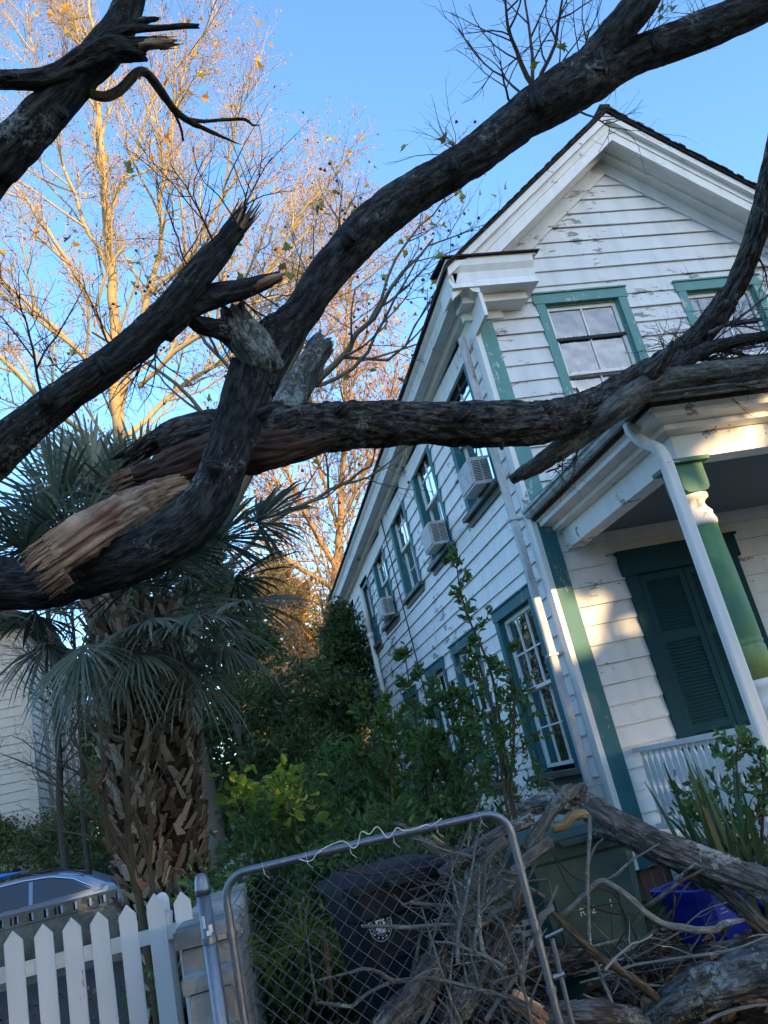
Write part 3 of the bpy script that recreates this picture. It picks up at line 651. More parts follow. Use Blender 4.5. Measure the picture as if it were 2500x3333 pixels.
def shade_row():  # added leaf screen that shades the scene, gaps left for the sun patches
    rs = np.random.default_rng(12); n = 26000
    X = rs.uniform(-14.1, 20.5, n); Y = rs.uniform(-15.5, -11.5, n)
    top = 9.55+(7.87+13.5)/math.cos(SUN_AZ)*math.tan(SUN_EL) + .8*np.sin(X*.9)*.5 + .3*np.sin(X*2.3)
    top = np.where(X < 3.2, 4.6+.8*np.sin(X*1.7), top)
    Z = rs.uniform(.2, 1, n)*top; P = np.stack([X, Y, Z], -1)
    keep = np.ones(n, bool)
    for c, r in lit:
        q = P-np.array(c); t = q@SUN; dd = np.linalg.norm(q-t[:, None]*SUN, axis=1)
        keep &= dd > r+.28*(.7+.5*vnoise(P*2.0, 3))
    P = P[keep]; A = rs.normal(size=P.shape)
    V, F = leaf_arrays(P, A, .95, rs, .75); V = V.reshape(-1, 7, 3)[:, :6].reshape(-1, 3); F = F//7*6+F % 7
    cell = np.clip(((P[:, 0]+14.1)//8.65).astype(int), 0, 3); names = ['leftmost and lowest', 'second low', 'third, tallest', 'rightmost tall']
    nl = len(P)
    for k in range(4):
        t = thing('added_shade_tree', 'added unseen shade tree behind the viewer, %s of the row' % names[k], 'tree', (-9.8+8.65*k, -13.5, 0), 'added unseen shade trees')
        s = cell == k; idx = np.where(s)[0]; Vk = V.reshape(nl, 6, 3)[idx].reshape(-1, 3)
        a = np.arange(len(idx))[:, None]*6; Fk = np.concatenate([a+np.array([[0, 1, 2, 3]]), a+np.array([[0, 3, 4, 5]])])
        raw_mesh('crown', Vk, Fk, M['leaf_dark'], t)
        mb = MB(); mb.tube([(-9.8+8.65*k, -13.5, 0), (-9.8+8.65*k, -13.5, 3.0), (-9.6+8.65*k, -13.4, 5)], [.35, .28, .2], 10); mb.build('trunk', M['bark'], t, smooth=True)
shade_row()

# ---------------------------------------------------------------- the broken tree on the left and the trunk that fell on the porch
SIDES = (10, 6, 4, 3)
def twiggy(parent, roots, spec, mat, seed, name='twigs', leaves=None, lmat=None, lsize=.09, balls=0, bmat=None):
    rs = np.random.default_rng(seed); out, tips = [], []
    for p, d, L, r in roots: grow(rs, p, d, L, r, 0, spec, out, tips)
    o = tubes_obj(name, out, mat, parent, SIDES)
    return out, tips, rs
bt_ = thing('broken_tree', 'big dark storm broken tree, bare limbs snapped, arching in from left edge over everything', 'tree', (-1.9, 3.3, 0))
mB = M['bark']
limb3('trunk', [(-2.05, 3.2, -.1), (-2.0, 3.25, .5), (-1.9, 3.3, 1.3), (-1.75, 3.35, 2.2), (-1.5, 3.3, 3.0)], [.36, .28, .25, .24, .2], mB, bt_, n=40, step=.05, amp=.02)
# great arching limb
ROOT = np.array([-1.8, 3.35, 2.0])
def path(pts): return [at(x, y, d) for x, y, d, _ in pts], [wr(w_, d) for _, _, d, w_ in pts]
SL = .93    # bark relief adds to the girth
a = [(-60, 1270, 3.62, 112), (0, 1268, 3.6, 112), (80, 1266, 3.6, 112), (172, 1245, 3.6, 112), (275, 1213, 3.62, 114), (350, 1178, 3.64, 122), (418, 1128, 3.66, 120), (462, 1060, 3.7, 108), (490, 980, 3.74, 104), (522, 890, 3.8, 110), (553, 795, 3.85, 116)]
P, R = path(a); R = [SL*q for q in R]; limb3('limb', [ROOT]+P, [.19]+R, mB, bt_, n=56, step=.02, amp=.012, seed=2, lump=.1)
a = [(545, 830, 3.83, 110), (600, 735, 3.9, 102), (650, 675, 3.95, 90), (700, 600, 4.0, 92), (755, 535, 4.05, 96), (830, 462, 4.1, 100), (920, 402, 4.15, 94), (1020, 340, 4.2, 94), (1120, 262, 4.3, 100), (1205, 205, 4.35, 118), (1280, 162, 4.4, 118), (1350, 130, 4.45, 88), (1450, 92, 4.5, 82), (1560, 48, 4.55, 84), (1680, -5, 4.6, 76), (1800, -70, 4.7, 66), (1980, -150, 4.9, 50), (2180, -260, 5.2, 30), (2350, -380, 5.5, 10)]
limb('limb', [(*q[:3], q[3]*SL) for q in a], mB, bt_, n=56, step=.022, amp=.011, seed=4, lump=.09)
limb('limb', [(1235, 185, 4.37, 80), (1300, 110, 4.36, 76), (1350, 50, 4.35, 74), (1400, -15, 4.35, 70), (1450, -90, 4.35, 64), (1520, -210, 4.35, 50), (1590, -360, 4.4, 32), (1640, -520, 4.5, 10)], mB, bt_, n=40, step=.025, seed=6)
# stub with the dead, sawn-looking top
limb('stub', [(575, 800, 3.84, 88), (560, 765, 3.8, 92), (530, 725, 3.76, 84), (508, 690, 3.74, 66), (500, 668, 3.73, 58)], M['barkg'], bt_, n=40, step=.018, amp=.012, seed=8, jag=.05)
limb('collar', [(540, 742, 3.84, 40), (575, 722, 3.86, 62), (610, 708, 3.9, 70), (628, 730, 3.95, 60)], M['bark'], bt_, n=32, step=.018, amp=.012, seed=9, lump=.25)
# middle left limb, snapped
a = [(-60, 1020, 3.4, 108), (0, 972, 3.4, 102), (95, 892, 3.42, 90), (200, 815, 3.45, 82), (300, 735, 3.5, 82), (365, 672, 3.52, 80), (425, 598, 3.55, 72), (478, 535, 3.58, 60), (520, 478, 3.6, 46)]
P, R = path(a); R = [SL*q for q in R]; limb3('limb', [(-1.6, 3.3, 2.7)]+P, [.16]+R, mB, bt_, n=48, step=.02, amp=.009, seed=11, jag=.12)
limb('limb', [(345, 715, 3.52, 66), (400, 665, 3.56, 62), (455, 642, 3.6, 56), (510, 628, 3.64, 48), (560, 612, 3.68, 38), (596, 600, 3.7, 26)], mB, bt_, n=36, step=.02, amp=.008, seed=12, jag=.07)
limb('torn_wood', [(520, 640, 3.655, 20), (555, 615, 3.66, 24), (585, 602, 3.67, 18), (606, 594, 3.69, 8)], M['torn_pale'] if 'torn_pale' in M else M['torn'], bt_, n=20, step=.015, amp=.006, seed=5, jag=.06)
limb('limb', [(385, 655, 3.53, 40), (430, 700, 3.62, 44), (480, 712, 3.7, 50), (520, 742, 3.78, 60)], mB, bt_, n=30, step=.02, seed=14)
# upper left limbs
a = [(-60, 420, 3.2, 110), (0, 350, 3.2, 108), (60, 285, 3.2, 104), (120, 222, 3.22, 92), (175, 160, 3.24, 88), (225, 108, 3.26, 92), (262, 50, 3.28, 76), (285, -10, 3.3, 66), (300, -80, 3.3, 60), (320, -220, 3.35, 44), (350, -380, 3.4, 14)]
P, R = path(a); R = [SL*q for q in R]; limb3('limb', [(-1.5, 3.1, 3.0)]+P, [.17]+R, mB, bt_, n=48, step=.02, amp=.011, seed=21)
limb('limb', [(-60, 168, 3.1, 46), (0, 172, 3.12, 48), (70, 172, 3.14, 46), (130, 158, 3.17, 50), (190, 125, 3.2, 58), (240, 105, 3.22, 60), (292, 112, 3.24, 48), (312, 117, 3.25, 34)], mB, bt_, n=36, step=.02, seed=22, jag=.03)
limb('limb', [(225, 95, 3.22, 34), (275, 95, 3.22, 34), (320, 93, 3.23, 30), (352, 91, 3.24, 26)], mB, bt_, n=28, step=.015, seed=23, jag=.06)
limb('torn_wood', [(300, 97, 3.215, 20), (335, 94, 3.218, 22), (372, 92, 3.23, 12)], M['torn_small'], bt_, n=16, step=.015, amp=.006, seed=24, jag=.05)
limb('stub', [(240, 75, 3.22, 30), (290, 62, 3.22, 22), (340, 60, 3.23, 15), (395, 57, 3.24, 15), (428, 57, 3.25, 14)], mB, bt_, n=24, step=.015, amp=.006, seed=25, jag=.015)
limb('stub', [(265, 70, 3.24, 34), (300, 50, 3.25, 26), (340, 42, 3.26, 12)], mB, bt_, n=20, step=.015, seed=26, jag=.04)
brn = bark_mat('brown_bark', (.07, .055, .035), (.26, .2, .12), .2, (.3, .27, .18)); M['barkb'] = brn  # plain brown bark tone
limb('limb', [(190, 200, 3.24, 20), (225, 208, 3.3, 22), (258, 195, 3.35, 22), (300, 155, 3.42, 22), (330, 172, 3.48, 20), (375, 235, 3.55, 18), (410, 262, 3.6, 15), (450, 282, 3.66, 11), (490, 300, 3.72, 7), (522, 312, 3.76, 4), (532, 300, 3.78, 2)], brn, bt_, n=18, step=.02, amp=.004, seed=27, lump=.16)
limb('limb', [(405, 258, 3.6, 11), (440, 262, 3.63, 9), (490, 258, 3.68, 8), (530, 258, 3.72, 7), (545, 270, 3.74, 5), (562, 270, 3.76, 3)], brn, bt_, n=12, step=.02, amp=.003, seed=28)
limb('limb', [(372, 235, 3.56, 8), (390, 275, 3.6, 7), (396, 305, 3.62, 5)], brn, bt_, n=10, step=.02, amp=.003, seed=29)
rs = np.random.default_rng(31)
def spl(p, d, r, n, L, parent, mt='torn_small'):
    mb = MB(); splinters(mb, p, d, r, n, L, rs); mb.build('splinters', M[mt], parent)
for p, q, q2, d, r, n, L in (((300, 148), (302, 140), (298, 165), 3.42, .018, 8, .06), ((524, 474), (535, 452), (510, 490), 3.6, .055, 44, .17), ((596, 600), (610, 592), (560, 612), 3.7, .03, 24, .1), ((365, 90), (375, 89), (340, 92), 3.24, .03, 26, .1), ((338, 42), (360, 38), (330, 45), 3.26, .015, 12, .06), ((528, 660), (529, 645), (527, 665), 3.72, .012, 5, .09)):
    spl(at(*p, d), at(*q, d)-at(*q2, d), r, n, L, bt_)
# fine twigs that stand on the limbs
tw_spec = [dict(n=7, seg=7, wig=.13, up=.02, taper=.3), dict(n=4, ang=(25, 60), len=.42, r=.006, seg=5, wig=.16, up=.02, taper=.3), dict(n=0, ang=(25, 70), len=.16, r=.0028, seg=3, wig=.2, up=.02, taper=.4)]
M['twig'] = new_mat('dark_twig_bark', .9, (.055, .042, .038), .1)[0]; M['twigr'] = new_mat('reddish_twig_bark', .9, (.12, .08, .07), .1)[0]
def root(x0, y0, d, x1, y1, dd, w_): p, q = at(x0, y0, d), at(x1, y1, d+dd); return (p, q-p, float(np.linalg.norm(q-p)), wr(w_, d))
T1 = [root(1155, 190, 4.3, 1060, 0, -.15, 13), root(1160, 190, 4.3, 1255, -30, -.1, 10), root(1150, 185, 4.3, 1120, -60, .1, 9), root(1130, 205, 4.3, 985, 45, .1, 6), root(1105, 225, 4.25, 1020, 160, -.1, 6), root(1240, 150, 4.4, 1300, 40, -.1, 6),
      root(1180, 175, 4.3, 1290, 85, .2, 5), root(1330, 110, 4.4, 1420, 30, .1, 5), root(1250, 240, 4.3, 1370, 285, -.2, 5), root(1545, 45, 4.5, 1540, -30, .1, 4), root(1000, 345, 4.2, 975, 300, 0, 5)]
o, tips, rs = twiggy(bt_, T1, tw_spec, M['twigr'], 41, 'twigs'); TW_TIPS = tips
def root2(L, dz=0): return [root(q[0], q[1], q[2]+dz, *q[3:]) for q in L]
T2 = root2([(90, 850, 3.4, 20, 640, .1, 7), (330, 700, 3.5, 470, 440, .2, 8), (480, 540, 3.55, 560, 330, .1, 6), (470, 560, 3.55, 430, 330, -.1, 6), (350, 700, 3.5, 250, 820, .2, 8), (490, 620, 3.6, 560, 760, .15, 6), (420, 600, 3.5, 330, 420, .1, 5), (250, 770, 3.45, 160, 640, .2, 5), (520, 610, 3.62, 660, 690, .2, 5), (180, 830, 3.4, 60, 760, .1, 5), (345, 720, 3.5, 325, 800, .0, 8)])
twiggy(bt_, T2, [dict(n=8, seg=8, wig=.14, up=.01, taper=.3)]+tw_spec[1:], M['twig'], 42, 'twigs')

# ---- the fallen trunk
ft = thing('fallen_tree', 'huge rugged fallen trunk lying on porch roof corner, left end torn open to raw wood', 'fallen tree', at(640, 915, 4.9))
mF = M['bark2']
limb('trunk', [(345, 975, 4.45, 96), (400, 955, 4.5, 118), (480, 945, 4.55, 124), (560, 955, 4.65, 124), (640, 932, 4.8, 128), (720, 922, 4.95, 114), (820, 915, 5.15, 102), (920, 915, 5.35, 98), (1020, 918, 5.55, 101), (1120, 914, 5.75, 99), (1220, 902, 6.15, 90), (1300, 868, 6.5, 80), (1370, 832, 6.75, 76), (1440, 790, 6.85, 72), (1500, 738, 6.8, 56), (1555, 672, 6.7, 53), (1600, 592, 6.6, 50), (1632, 510, 6.5, 48), (1655, 420, 6.4, 46), (1674, 330, 6.3, 44), (1692, 220, 6.25, 40), (1722, 90, 6.2, 28), (1760, -60, 6.1, 10)], mF, ft, n=72, step=.022, amp=.026, seed=51, lump=.13, ku=6, kv=3.2)
limb('bark_flap', [(560, 905, 4.6, 40), (470, 912, 4.54, 60), (390, 930, 4.5, 66), (330, 955, 4.46, 56), (285, 985, 4.43, 44)], M['bark2'], ft, n=44, step=.018, amp=.03, seed=53, lump=.34, jag=.2)
limb('rotten_wood', [(760, 925, 5.0, 60), (700, 940, 4.85, 74), (640, 958, 4.7, 80), (560, 975, 4.55, 96), (480, 980, 4.45, 108), (400, 1008, 4.38, 104), (335, 1030, 4.34, 86), (285, 1040, 4.32, 56)], M['decay'], ft, n=64, step=.018, amp=.026, seed=54, lump=.26, jag=.16, ku=12, kv=2)
limb('torn_wood', [(400, 1040, 4.3, 40), (345, 1062, 4.15, 62), (285, 1094, 3.9, 82), (218, 1134, 3.6, 94), (160, 1170, 3.42, 94), (118, 1198, 3.37, 88), (96, 1216, 3.35, 78)], M['torn'], ft, n=80, step=.014, amp=.03, seed=55, lump=.2, ku=16, kv=1.0, flat=(FW, .38), jag=.16)
rs = np.random.default_rng(9); mb = MB(); d = at(30, 1262, 3.32)-at(160, 1168, 3.38)
for k in range(10):
    t = k/9.; splinters(mb, at(84+46*t, 1186+72*t, 3.35), d, .04, 22, .13, rs)
mb.build('splinters', M['torn'], ft); spl(at(275, 1040, 4.3), at(210, 1055, 4.28)-at(262, 1035, 4.3), .07, 34, .22, ft)
limb('stub', [(615, 890, 4.8, 84), (635, 850, 4.85, 74), (665, 800, 4.92, 64), (690, 755, 4.98, 62), (700, 742, 5.0, 56)], M['barkg'], ft, n=44, step=.02, amp=.02, seed=58, lump=.14, jag=.05)
limb('limb', [(1104, 1036, 6.15, 22), (1150, 1010, 6.18, 36), (1200, 976, 6.22, 46), (1260, 934, 6.3, 52), (1320, 888, 6.22, 56), (1378, 846, 6.27, 58), (1430, 824, 6.3, 54), (1500, 810, 6.35, 46), (1580, 797, 6.4, 42), (1670, 782, 6.5, 38), (1760, 770, 6.6, 34), (1880, 755, 6.85, 24), (2000, 745, 6.95, 8)], M['barkl'], ft, n=44, step=.02, amp=.012, seed=60, lump=.18)
limb('limb', [(1395, 835, 6.3, 50), (1450, 800, 6.45, 40), (1510, 762, 6.55, 32), (1580, 740, 6.6, 30), (1680, 722, 6.6, 26), (1780, 712, 6.6, 20), (1900, 700, 6.7, 8)], M['bark'], ft, n=28, step=.025, seed=61)
limb('stub', [(1400, 815, 6.25, 40), (1430, 780, 6.22, 34), (1455, 748, 6.2, 22)], M['bark2'], ft, n=24, step=.02, seed=62, jag=.08)
limb('stub', [(1080, 955, 5.55, 18), (1083, 972, 5.55, 9)], M['bark2'], ft, n=12, step=.02, seed=63)
limb('limb', [(1340, 880, 6.3, 44), (1440, 838, 6.5, 40), (1560, 800, 6.6, 40), (1700, 785, 6.7, 36)], M['bark'], ft, n=28, step=.025, seed=64)
T3 = root2([(1430, 800, 6.15, 1560, 700, -.1, 5), (1450, 790, 6.1, 1640, 745, .0, 6), (1480, 780, 6.1, 1600, 660, .1, 5), (1500, 740, 6.1, 1400, 740, -.1, 5), (1560, 700, 6.0, 1650, 700, .1, 5), (1300, 850, 6.0, 1385, 830, -.2, 6), (1520, 740, 6.1, 1659, 770, -.1, 6), (1560, 760, 6.2, 1700, 800, -.1, 8), (1590, 620, 6.0, 1560, 690, -.1, 4), (1470, 820, 6.2, 1640, 830, -.2, 7), (1630, 540, 6, 1700, 640, 0, 5)], .5)
twiggy(ft, T3, tw_spec, M['twig'], 71, 'twigs')
T6 = root2([(1400, 830, 6.1, 1640, 700, .0, 12), (1450, 820, 6.2, 1700, 745, .1, 14), (1490, 770, 6.1, 1700, 790, .0, 12), (1420, 850, 6.15, 1600, 770, .1, 9), (1530, 720, 6.1, 1700, 650, .1, 8), (1380, 860, 6.1, 1560, 835, .2, 10), (1460, 790, 6.1, 1420, 730, -.1, 7)], .5)
twiggy(ft, T6, [dict(n=6, seg=8, wig=.1, up=0, taper=.35)]+tw_spec[1:], M['barkg'], 73, 'branches')
T4 = root2([(1220, 950, 5.7, 1215, 1010, -.05, 5), (1250, 960, 5.75, 1240, 1030, -.05, 5), (1180, 1020, 5.8, 1240, 1000, 0, 4)], .5)
twiggy(ft, T4, tw_spec, M['twig'], 72, 'twigs')
T5 = root2([(560, 1130, 4.4, 815, 1040, .6, 6)])

# loose broken sticks lying on the porch roof
stick_lab = ['longest grey stick lying along the porch roof edge behind the gutter', 'short dark stick on the porch roof under the fallen trunk', 'pale peeled stick on the porch roof near the right edge of view', 'thin crooked stick on the porch roof against the upper window', 'thick dark stick half hidden behind the fallen trunk on the porch roof']
for k, (q, mt) in enumerate([([(1420, 852, 6.2, 9), (1520, 838, 6.3, 10), (1660, 822, 6.5, 8)], 'barkg'), ([(1500, 828, 6.35, 12), (1570, 832, 6.4, 12), (1620, 822, 6.45, 8)], 'bark'), ([(1560, 812, 6.4, 7), (1610, 806, 6.4, 8), (1659, 800, 6.45, 6)], 'torn_small'), ([(1460, 790, 6.8, 6), (1530, 800, 6.8, 6), (1600, 778, 6.8, 5)], 'bark'), ([(1480, 812, 6.7, 16), (1580, 792, 6.8, 16), (1680, 770, 6.9, 14)], 'bark')]):
    o = limb('fallen_stick', q, M[mt], None, n=10, step=.04, amp=.004, seed=80+k); tag(o, stick_lab[k], 'stick', 'sticks lying on the porch roof')

# knots, burls and snapped side stubs on the great limb
for k, (x, y, d, x1, y1, w_) in enumerate([(1160, 232, 4.2, 1150, 195, 46), (760, 520, 3.92, 742, 500, 40), (1290, 150, 4.27, 1300, 108, 34), (470, 1010, 3.6, 445, 1002, 40), (230, 800, 3.35, 215, 775, 34), (100, 872, 3.32, 92, 848, 30), (985, 362, 4.05, 975, 335, 30), (1420, 108, 4.4, 1405, 75, 30), (140, 250, 3.1, 118, 232, 36), (560, 900, 3.68, 590, 880, 30)]):
    limb('knot', [(x, y, d, w_), ((x*2+x1)/3, (y*2+y1)/3, d-.01, w_*.95), (x1, y1, d, w_*.5)], mB, bt_, n=26, step=.012, amp=.012, seed=120+k, lump=.3, jag=.02)
for k, (x, y, d, w_) in enumerate([(1000, 895, 5.35, 34), (1180, 885, 5.85, 32), (860, 935, 5.1, 36), (1260, 872, 6.2, 34), (740, 885, 4.9, 34)]):
    limb('knot', [(x-14, y+6, d, w_), (x, y, d-.05, w_), (x+12, y-8, d-.04, w_*.6)], M['bark2'], ft, n=24, step=.012, amp=.016, seed=140+k, lump=.35)

# ---------------------------------------------------------------- sunlit sycamores behind
SYC2 = [dict(n=9, seg=8, wig=.06, up=.05, taper=.3), dict(n=9, ang=(22, 50), len=2.3, r=.03, seg=6, wig=.1, up=.06, taper=.3), dict(n=8, ang=(25, 60), len=.95, r=.014, seg=5, wig=.13, up=.05, taper=.35), dict(n=0, ang=(25, 65), len=.42, r=.006, seg=3, wig=.16, up=.04, taper=.5)]
M['ball'] = new_mat('brown_seed_ball', .9, (.13, .07, .05))[0]
M['bud'] = leaf_mat('reddish_seed_cluster', (.3, .12, .08), (.42, .2, .14), (.36, .22, .1), .2)
M['aleaf'] = leaf_mat('autumn_leaf', (.5, .2, .05), (.55, .38, .06), (.4, .4, .08), .45, tcol=(.8, .5, .08))
M['aleafs'] = leaf_mat('yellow_green_leaf', (.24, .24, .05), (.4, .32, .05), (.25, .12, .05), .4)
def maple_leaves(name, P, size, rs, mat, parent):
    """lobed leaves: five pointed star around each stalk end"""
    n = len(P); ang = np.array([-90, -62, -35, -8, 28, 52, 90, 128, 152, 188, 215, 242]); rr = np.array([.25, .7, .42, .95, .5, .62, 1.0, .62, .5, .95, .42, .7])
    T = np.stack([np.cos(np.radians(ang))*rr, np.sin(np.radians(ang))*rr], -1)*.5
    A = rs.normal(size=(n, 3)); A /= np.linalg.norm(A, axis=1)[:, None]; B = np.cross(A, rs.normal(size=(n, 3))); B /= np.linalg.norm(B, axis=1)[:, None]; N = np.cross(A, B)
    s = (size*rs.uniform(.6, 1.2, n))[:, None, None]; k = len(T)
    W = P[:, None] + s*(T[None, :, :1]*A[:, None] + (T[None, :, 1:]+.3)*B[:, None] + (np.abs(T[None, :, :1])*.5)*N[:, None])
    c = P[:, None] + s*(.3*B[:, None]); V = np.concatenate([W, c], 1).reshape(-1, 3)
    i = np.arange(n)[:, None]*(k+1); F = np.concatenate([i+np.array([[j, (j+1) % k, k]]) for j in range(k)], 0)
    return raw_mesh(name, V, F, mat, parent)
ico = None
def balls_obj(name, P, r, mat, parent):
    t = (1+5**.5)/2; I = np.array([(-1, t, 0), (1, t, 0), (-1, -t, 0), (1, -t, 0), (0, -1, t), (0, 1, t), (0, -1, -t), (0, 1, -t), (t, 0, -1), (t, 0, 1), (-t, 0, -1), (-t, 0, 1)])/1.9
    f = np.array([(0, 11, 5), (0, 5, 1), (0, 1, 7), (0, 7, 10), (0, 10, 11), (1, 5, 9), (5, 11, 4), (11, 10, 2), (10, 7, 6), (7, 1, 8), (3, 9, 4), (3, 4, 2), (3, 2, 6), (3, 6, 8), (3, 8, 9), (4, 9, 5), (2, 4, 11), (6, 2, 10), (8, 6, 7), (9, 8, 1)])
    V = (P[:, None]+I[None]*r).reshape(-1, 3); F = (np.arange(len(P))[:, None, None]*12+f[None]).reshape(-1, 3)
    return raw_mesh(name, V, F, mat, parent, smooth=True)
def big_tree(t, main, mat, seed, spec, nkid, autop=300, nballs=220, lo=.15, wood=None, leafsize=.2, bud=.05, lmat='aleaf', thin=1.0):
    rs = np.random.default_rng(seed); out, tips, big = [], [], []
    for pts in main:
        if pts[0] is None: P, R = [p[:3] for p in pts[1:]], [p[3] for p in pts[1:]]
        else: P, R = path(pts)
        R = [q*thin for q in R]
        P, R = smooth_path(P, R, .35); P = P + rs.normal(0, .02, P.shape)
        big.append((P, R, 0)); L = np.linalg.norm(np.diff(P, axis=0), axis=1).sum()
        sp = [dict(spec[0])]+spec[1:]; sp[0]['n'] = max(2, nkid*L)
        kids(rs, P, R, 0, sp, out, tips, L, lo)
    for k, b_ in enumerate(big):
        tubes_obj('trunk' if k == 0 else 'limb', [b_], mat, t, (14,))
    tubes_obj('branches', out, mat, t, (10, 7, 4, 3))
    TP = np.array([p for p, _ in tips])
    if autop and len(TP):
        ix = rs.choice(len(TP), min(autop, len(TP)), False); maple_leaves('leaves', TP[ix], leafsize, rs, M[lmat], t)
    if nballs:
        ix = rs.choice(len(TP), min(nballs, len(TP)), False); balls_obj('seed_balls', TP[ix]-[0, 0, .08], .022, M['ball'], t)['kind'] = 'stuff'
    if bud:
        ix = rs.choice(len(TP), int(len(TP)*.55), False); Q = TP[ix]; leaves_obj('seed_clusters', Q, np.array([0, 0, -1.])+rs.normal(0, .5, Q.shape), bud, rs, M['bud'], t, aspect=.6)
    return tips
t = thing('sycamore_tree', 'tall pale sycamore glowing gold in the sun behind the palms, nearly leafless', 'tree', (-1.3, 17.0, 0))
D1 = 16.0
main = [[None, (-1.35, 17.0, -.1, .3), *[tuple(at(x, y, d))+(wr(w_, d),) for x, y, d, w_ in [(298, 1390, 16, 44), (285, 1180, 16, 42), (262, 960, 16, 38), (246, 800, 16, 34), (243, 640, 16, 28), (228, 460, 16, 22), (215, 280, 16, 16), (205, 120, 16, 12), (190, -40, 16, 8), (180, -150, 16, 4)]]],
 [(258, 890, 16, 22), (285, 780, 16.1, 20), (320, 640, 16.2, 17), (350, 520, 16.3, 14), (350, 420, 16.3, 12), (370, 280, 16.4, 9), (400, 150, 16.4, 6)],
 [(300, 840, 15.9, 14), (380, 760, 15.6, 14), (480, 690, 15.4, 13), (570, 600, 15.2, 10), (640, 480, 15.0, 7), (700, 400, 14.9, 4)],
 [(247, 770, 16, 15), (190, 640, 15.6, 13), (130, 540, 15.2, 11), (60, 440, 15, 8), (-20, 330, 14.8, 5)],
 [(250, 850, 16, 18), (180, 770, 15.5, 15), (100, 690, 15, 12), (20, 620, 14.6, 10), (-60, 560, 14.4, 6)],
 [(262, 960, 16, 18), (340, 880, 16.4, 15), (440, 800, 16.8, 13), (540, 740, 17, 10), (660, 620, 17.2, 7), (740, 530, 17.4, 4)],
 [(265, 1000, 16, 20), (190, 940, 15.4, 16), (110, 880, 15, 14), (10, 780, 14.6, 12), (-80, 700, 14.2, 8)],
 [(243, 600, 16, 13), (170, 450, 16, 10), (120, 300, 16, 8), (80, 150, 16, 6), (60, 20, 16, 4)],
 [(320, 640, 16.2, 12), (400, 560, 16, 10), (470, 450, 15.8, 8), (500, 330, 15.6, 6), (520, 180, 15.4, 4)],
 [(230, 470, 16, 12), (290, 340, 16.2, 9), (330, 220, 16.3, 7), (440, 80, 16.4, 5), (470, 20, 16.4, 3)],
 [(520, 740, 16.9, 9), (620, 700, 16.6, 8), (740, 600, 16.3, 6), (830, 490, 16, 4), (900, 400, 15.8, 3)],
 [(440, 800, 16.8, 9), (560, 640, 17.4, 7), (620, 480, 17.6, 5), (650, 350, 17.6, 3)]]
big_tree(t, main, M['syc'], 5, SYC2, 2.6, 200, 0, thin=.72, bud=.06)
t = thing('sycamore_tree', 'second gold lit sycamore with dense fine twigs, standing beyond the left hand house corner', 'tree', at(690, 1500, 26)*[1, 1, 0])
b0 = at(700, 1480, 26)
main = [[None, (b0[0], b0[1], 0, .35), tuple(b0)+(.3,), *[tuple(at(x, y, 26))+(wr(w_, 26),) for x, y, w_ in [(725, 1250, 34), (735, 1130, 26), (740, 1010, 20), (745, 880, 14), (750, 700, 8), (760, 560, 4)]]],
 [(728, 1230, 26, 20), (680, 1150, 25.5, 18), (640, 1060, 25, 12), (610, 980, 25, 8), (590, 880, 25, 5)],
 [(722, 1270, 26, 20), (640, 1220, 25, 17), (570, 1170, 24.5, 13), (520, 1100, 24, 8), (480, 1000, 24, 5)],
 [(738, 1120, 26, 16), (790, 1020, 26, 12), (830, 900, 26, 8), (860, 780, 26, 5)],
 [(735, 1150, 26, 16), (700, 1040, 26.5, 12), (660, 900, 26.5, 8), (640, 760, 26.5, 5)]]
M['syc2'] = bark_mat('tawny_bark', (.26, .18, .1), (.48, .37, .22), .1)
sp3 = [dict(SYC2[0]), dict(SYC2[1], len=3.0, n=8), dict(SYC2[2], len=1.3, n=7, r=.02), dict(SYC2[3], len=.7, r=.01)]
big_tree(t, main, M['syc2'], 8, sp3, 3.2, 1500, 0, lo=.0, leafsize=.16, bud=.12, thin=.62)
t = thing('sycamore_tree', 'grey barked young sycamore in shade with dangling seed balls, between the palms and the house', 'tree', at(470, 1800, 11.5)*[1, 1, 0])
b0 = at(458, 1760, 11.5)
main = [[None, (b0[0]+.03, b0[1], 0, .14), tuple(b0)+(.12,), *[tuple(at(x, y, d))+(wr(w_, d),) for x, y, d, w_ in [(432, 1600, 11.5, 32), (418, 1470, 11.5, 30), (430, 1330, 11.5, 27), (480, 1150, 11.5, 24), (560, 980, 11.4, 20), (640, 860, 11.2, 17), (720, 790, 11, 14), (800, 690, 10.8, 10), (870, 590, 10.6, 7), (940, 520, 10.5, 4)]]],
 [(660, 835, 11.2, 10), (730, 815, 11, 9), (790, 765, 10.8, 7), (850, 650, 10.5, 5), (900, 560, 10.3, 3)],
 [(560, 980, 11.4, 12), (600, 850, 11.2, 10), (660, 720, 11, 8), (700, 600, 11, 6), (790, 460, 10.8, 3)],
 [(600, 900, 11.3, 10), (520, 820, 11, 9), (440, 740, 10.8, 8), (400, 640, 10.6, 5)],
 [(520, 1060, 11.4, 10), (440, 900, 11.2, 9), (340, 800, 11, 7), (200, 720, 10.8, 4)],
 [(740, 770, 11, 8), (840, 780, 10.9, 6), (900, 700, 10.8, 4), (960, 600, 10.6, 3)],
 [(450, 1260, 11.5, 12), (600, 1120, 11, 9), (750, 1040, 10.6, 7), (800, 1000, 10.4, 4)],
 [(800, 690, 10.8, 7), (880, 520, 10.8, 5), (960, 430, 10.8, 3)]]
sp4 = [dict(SYC2[0]), dict(SYC2[1], len=1.5, r=.02, n=5), dict(SYC2[2], len=.8, r=.009, n=4), dict(SYC2[3], len=.34, r=.0045)]
big_tree(t, main, M['sycg'], 11, sp4, 1.5, 110, 150, lo=.35, leafsize=.14, bud=0, lmat='aleafs')

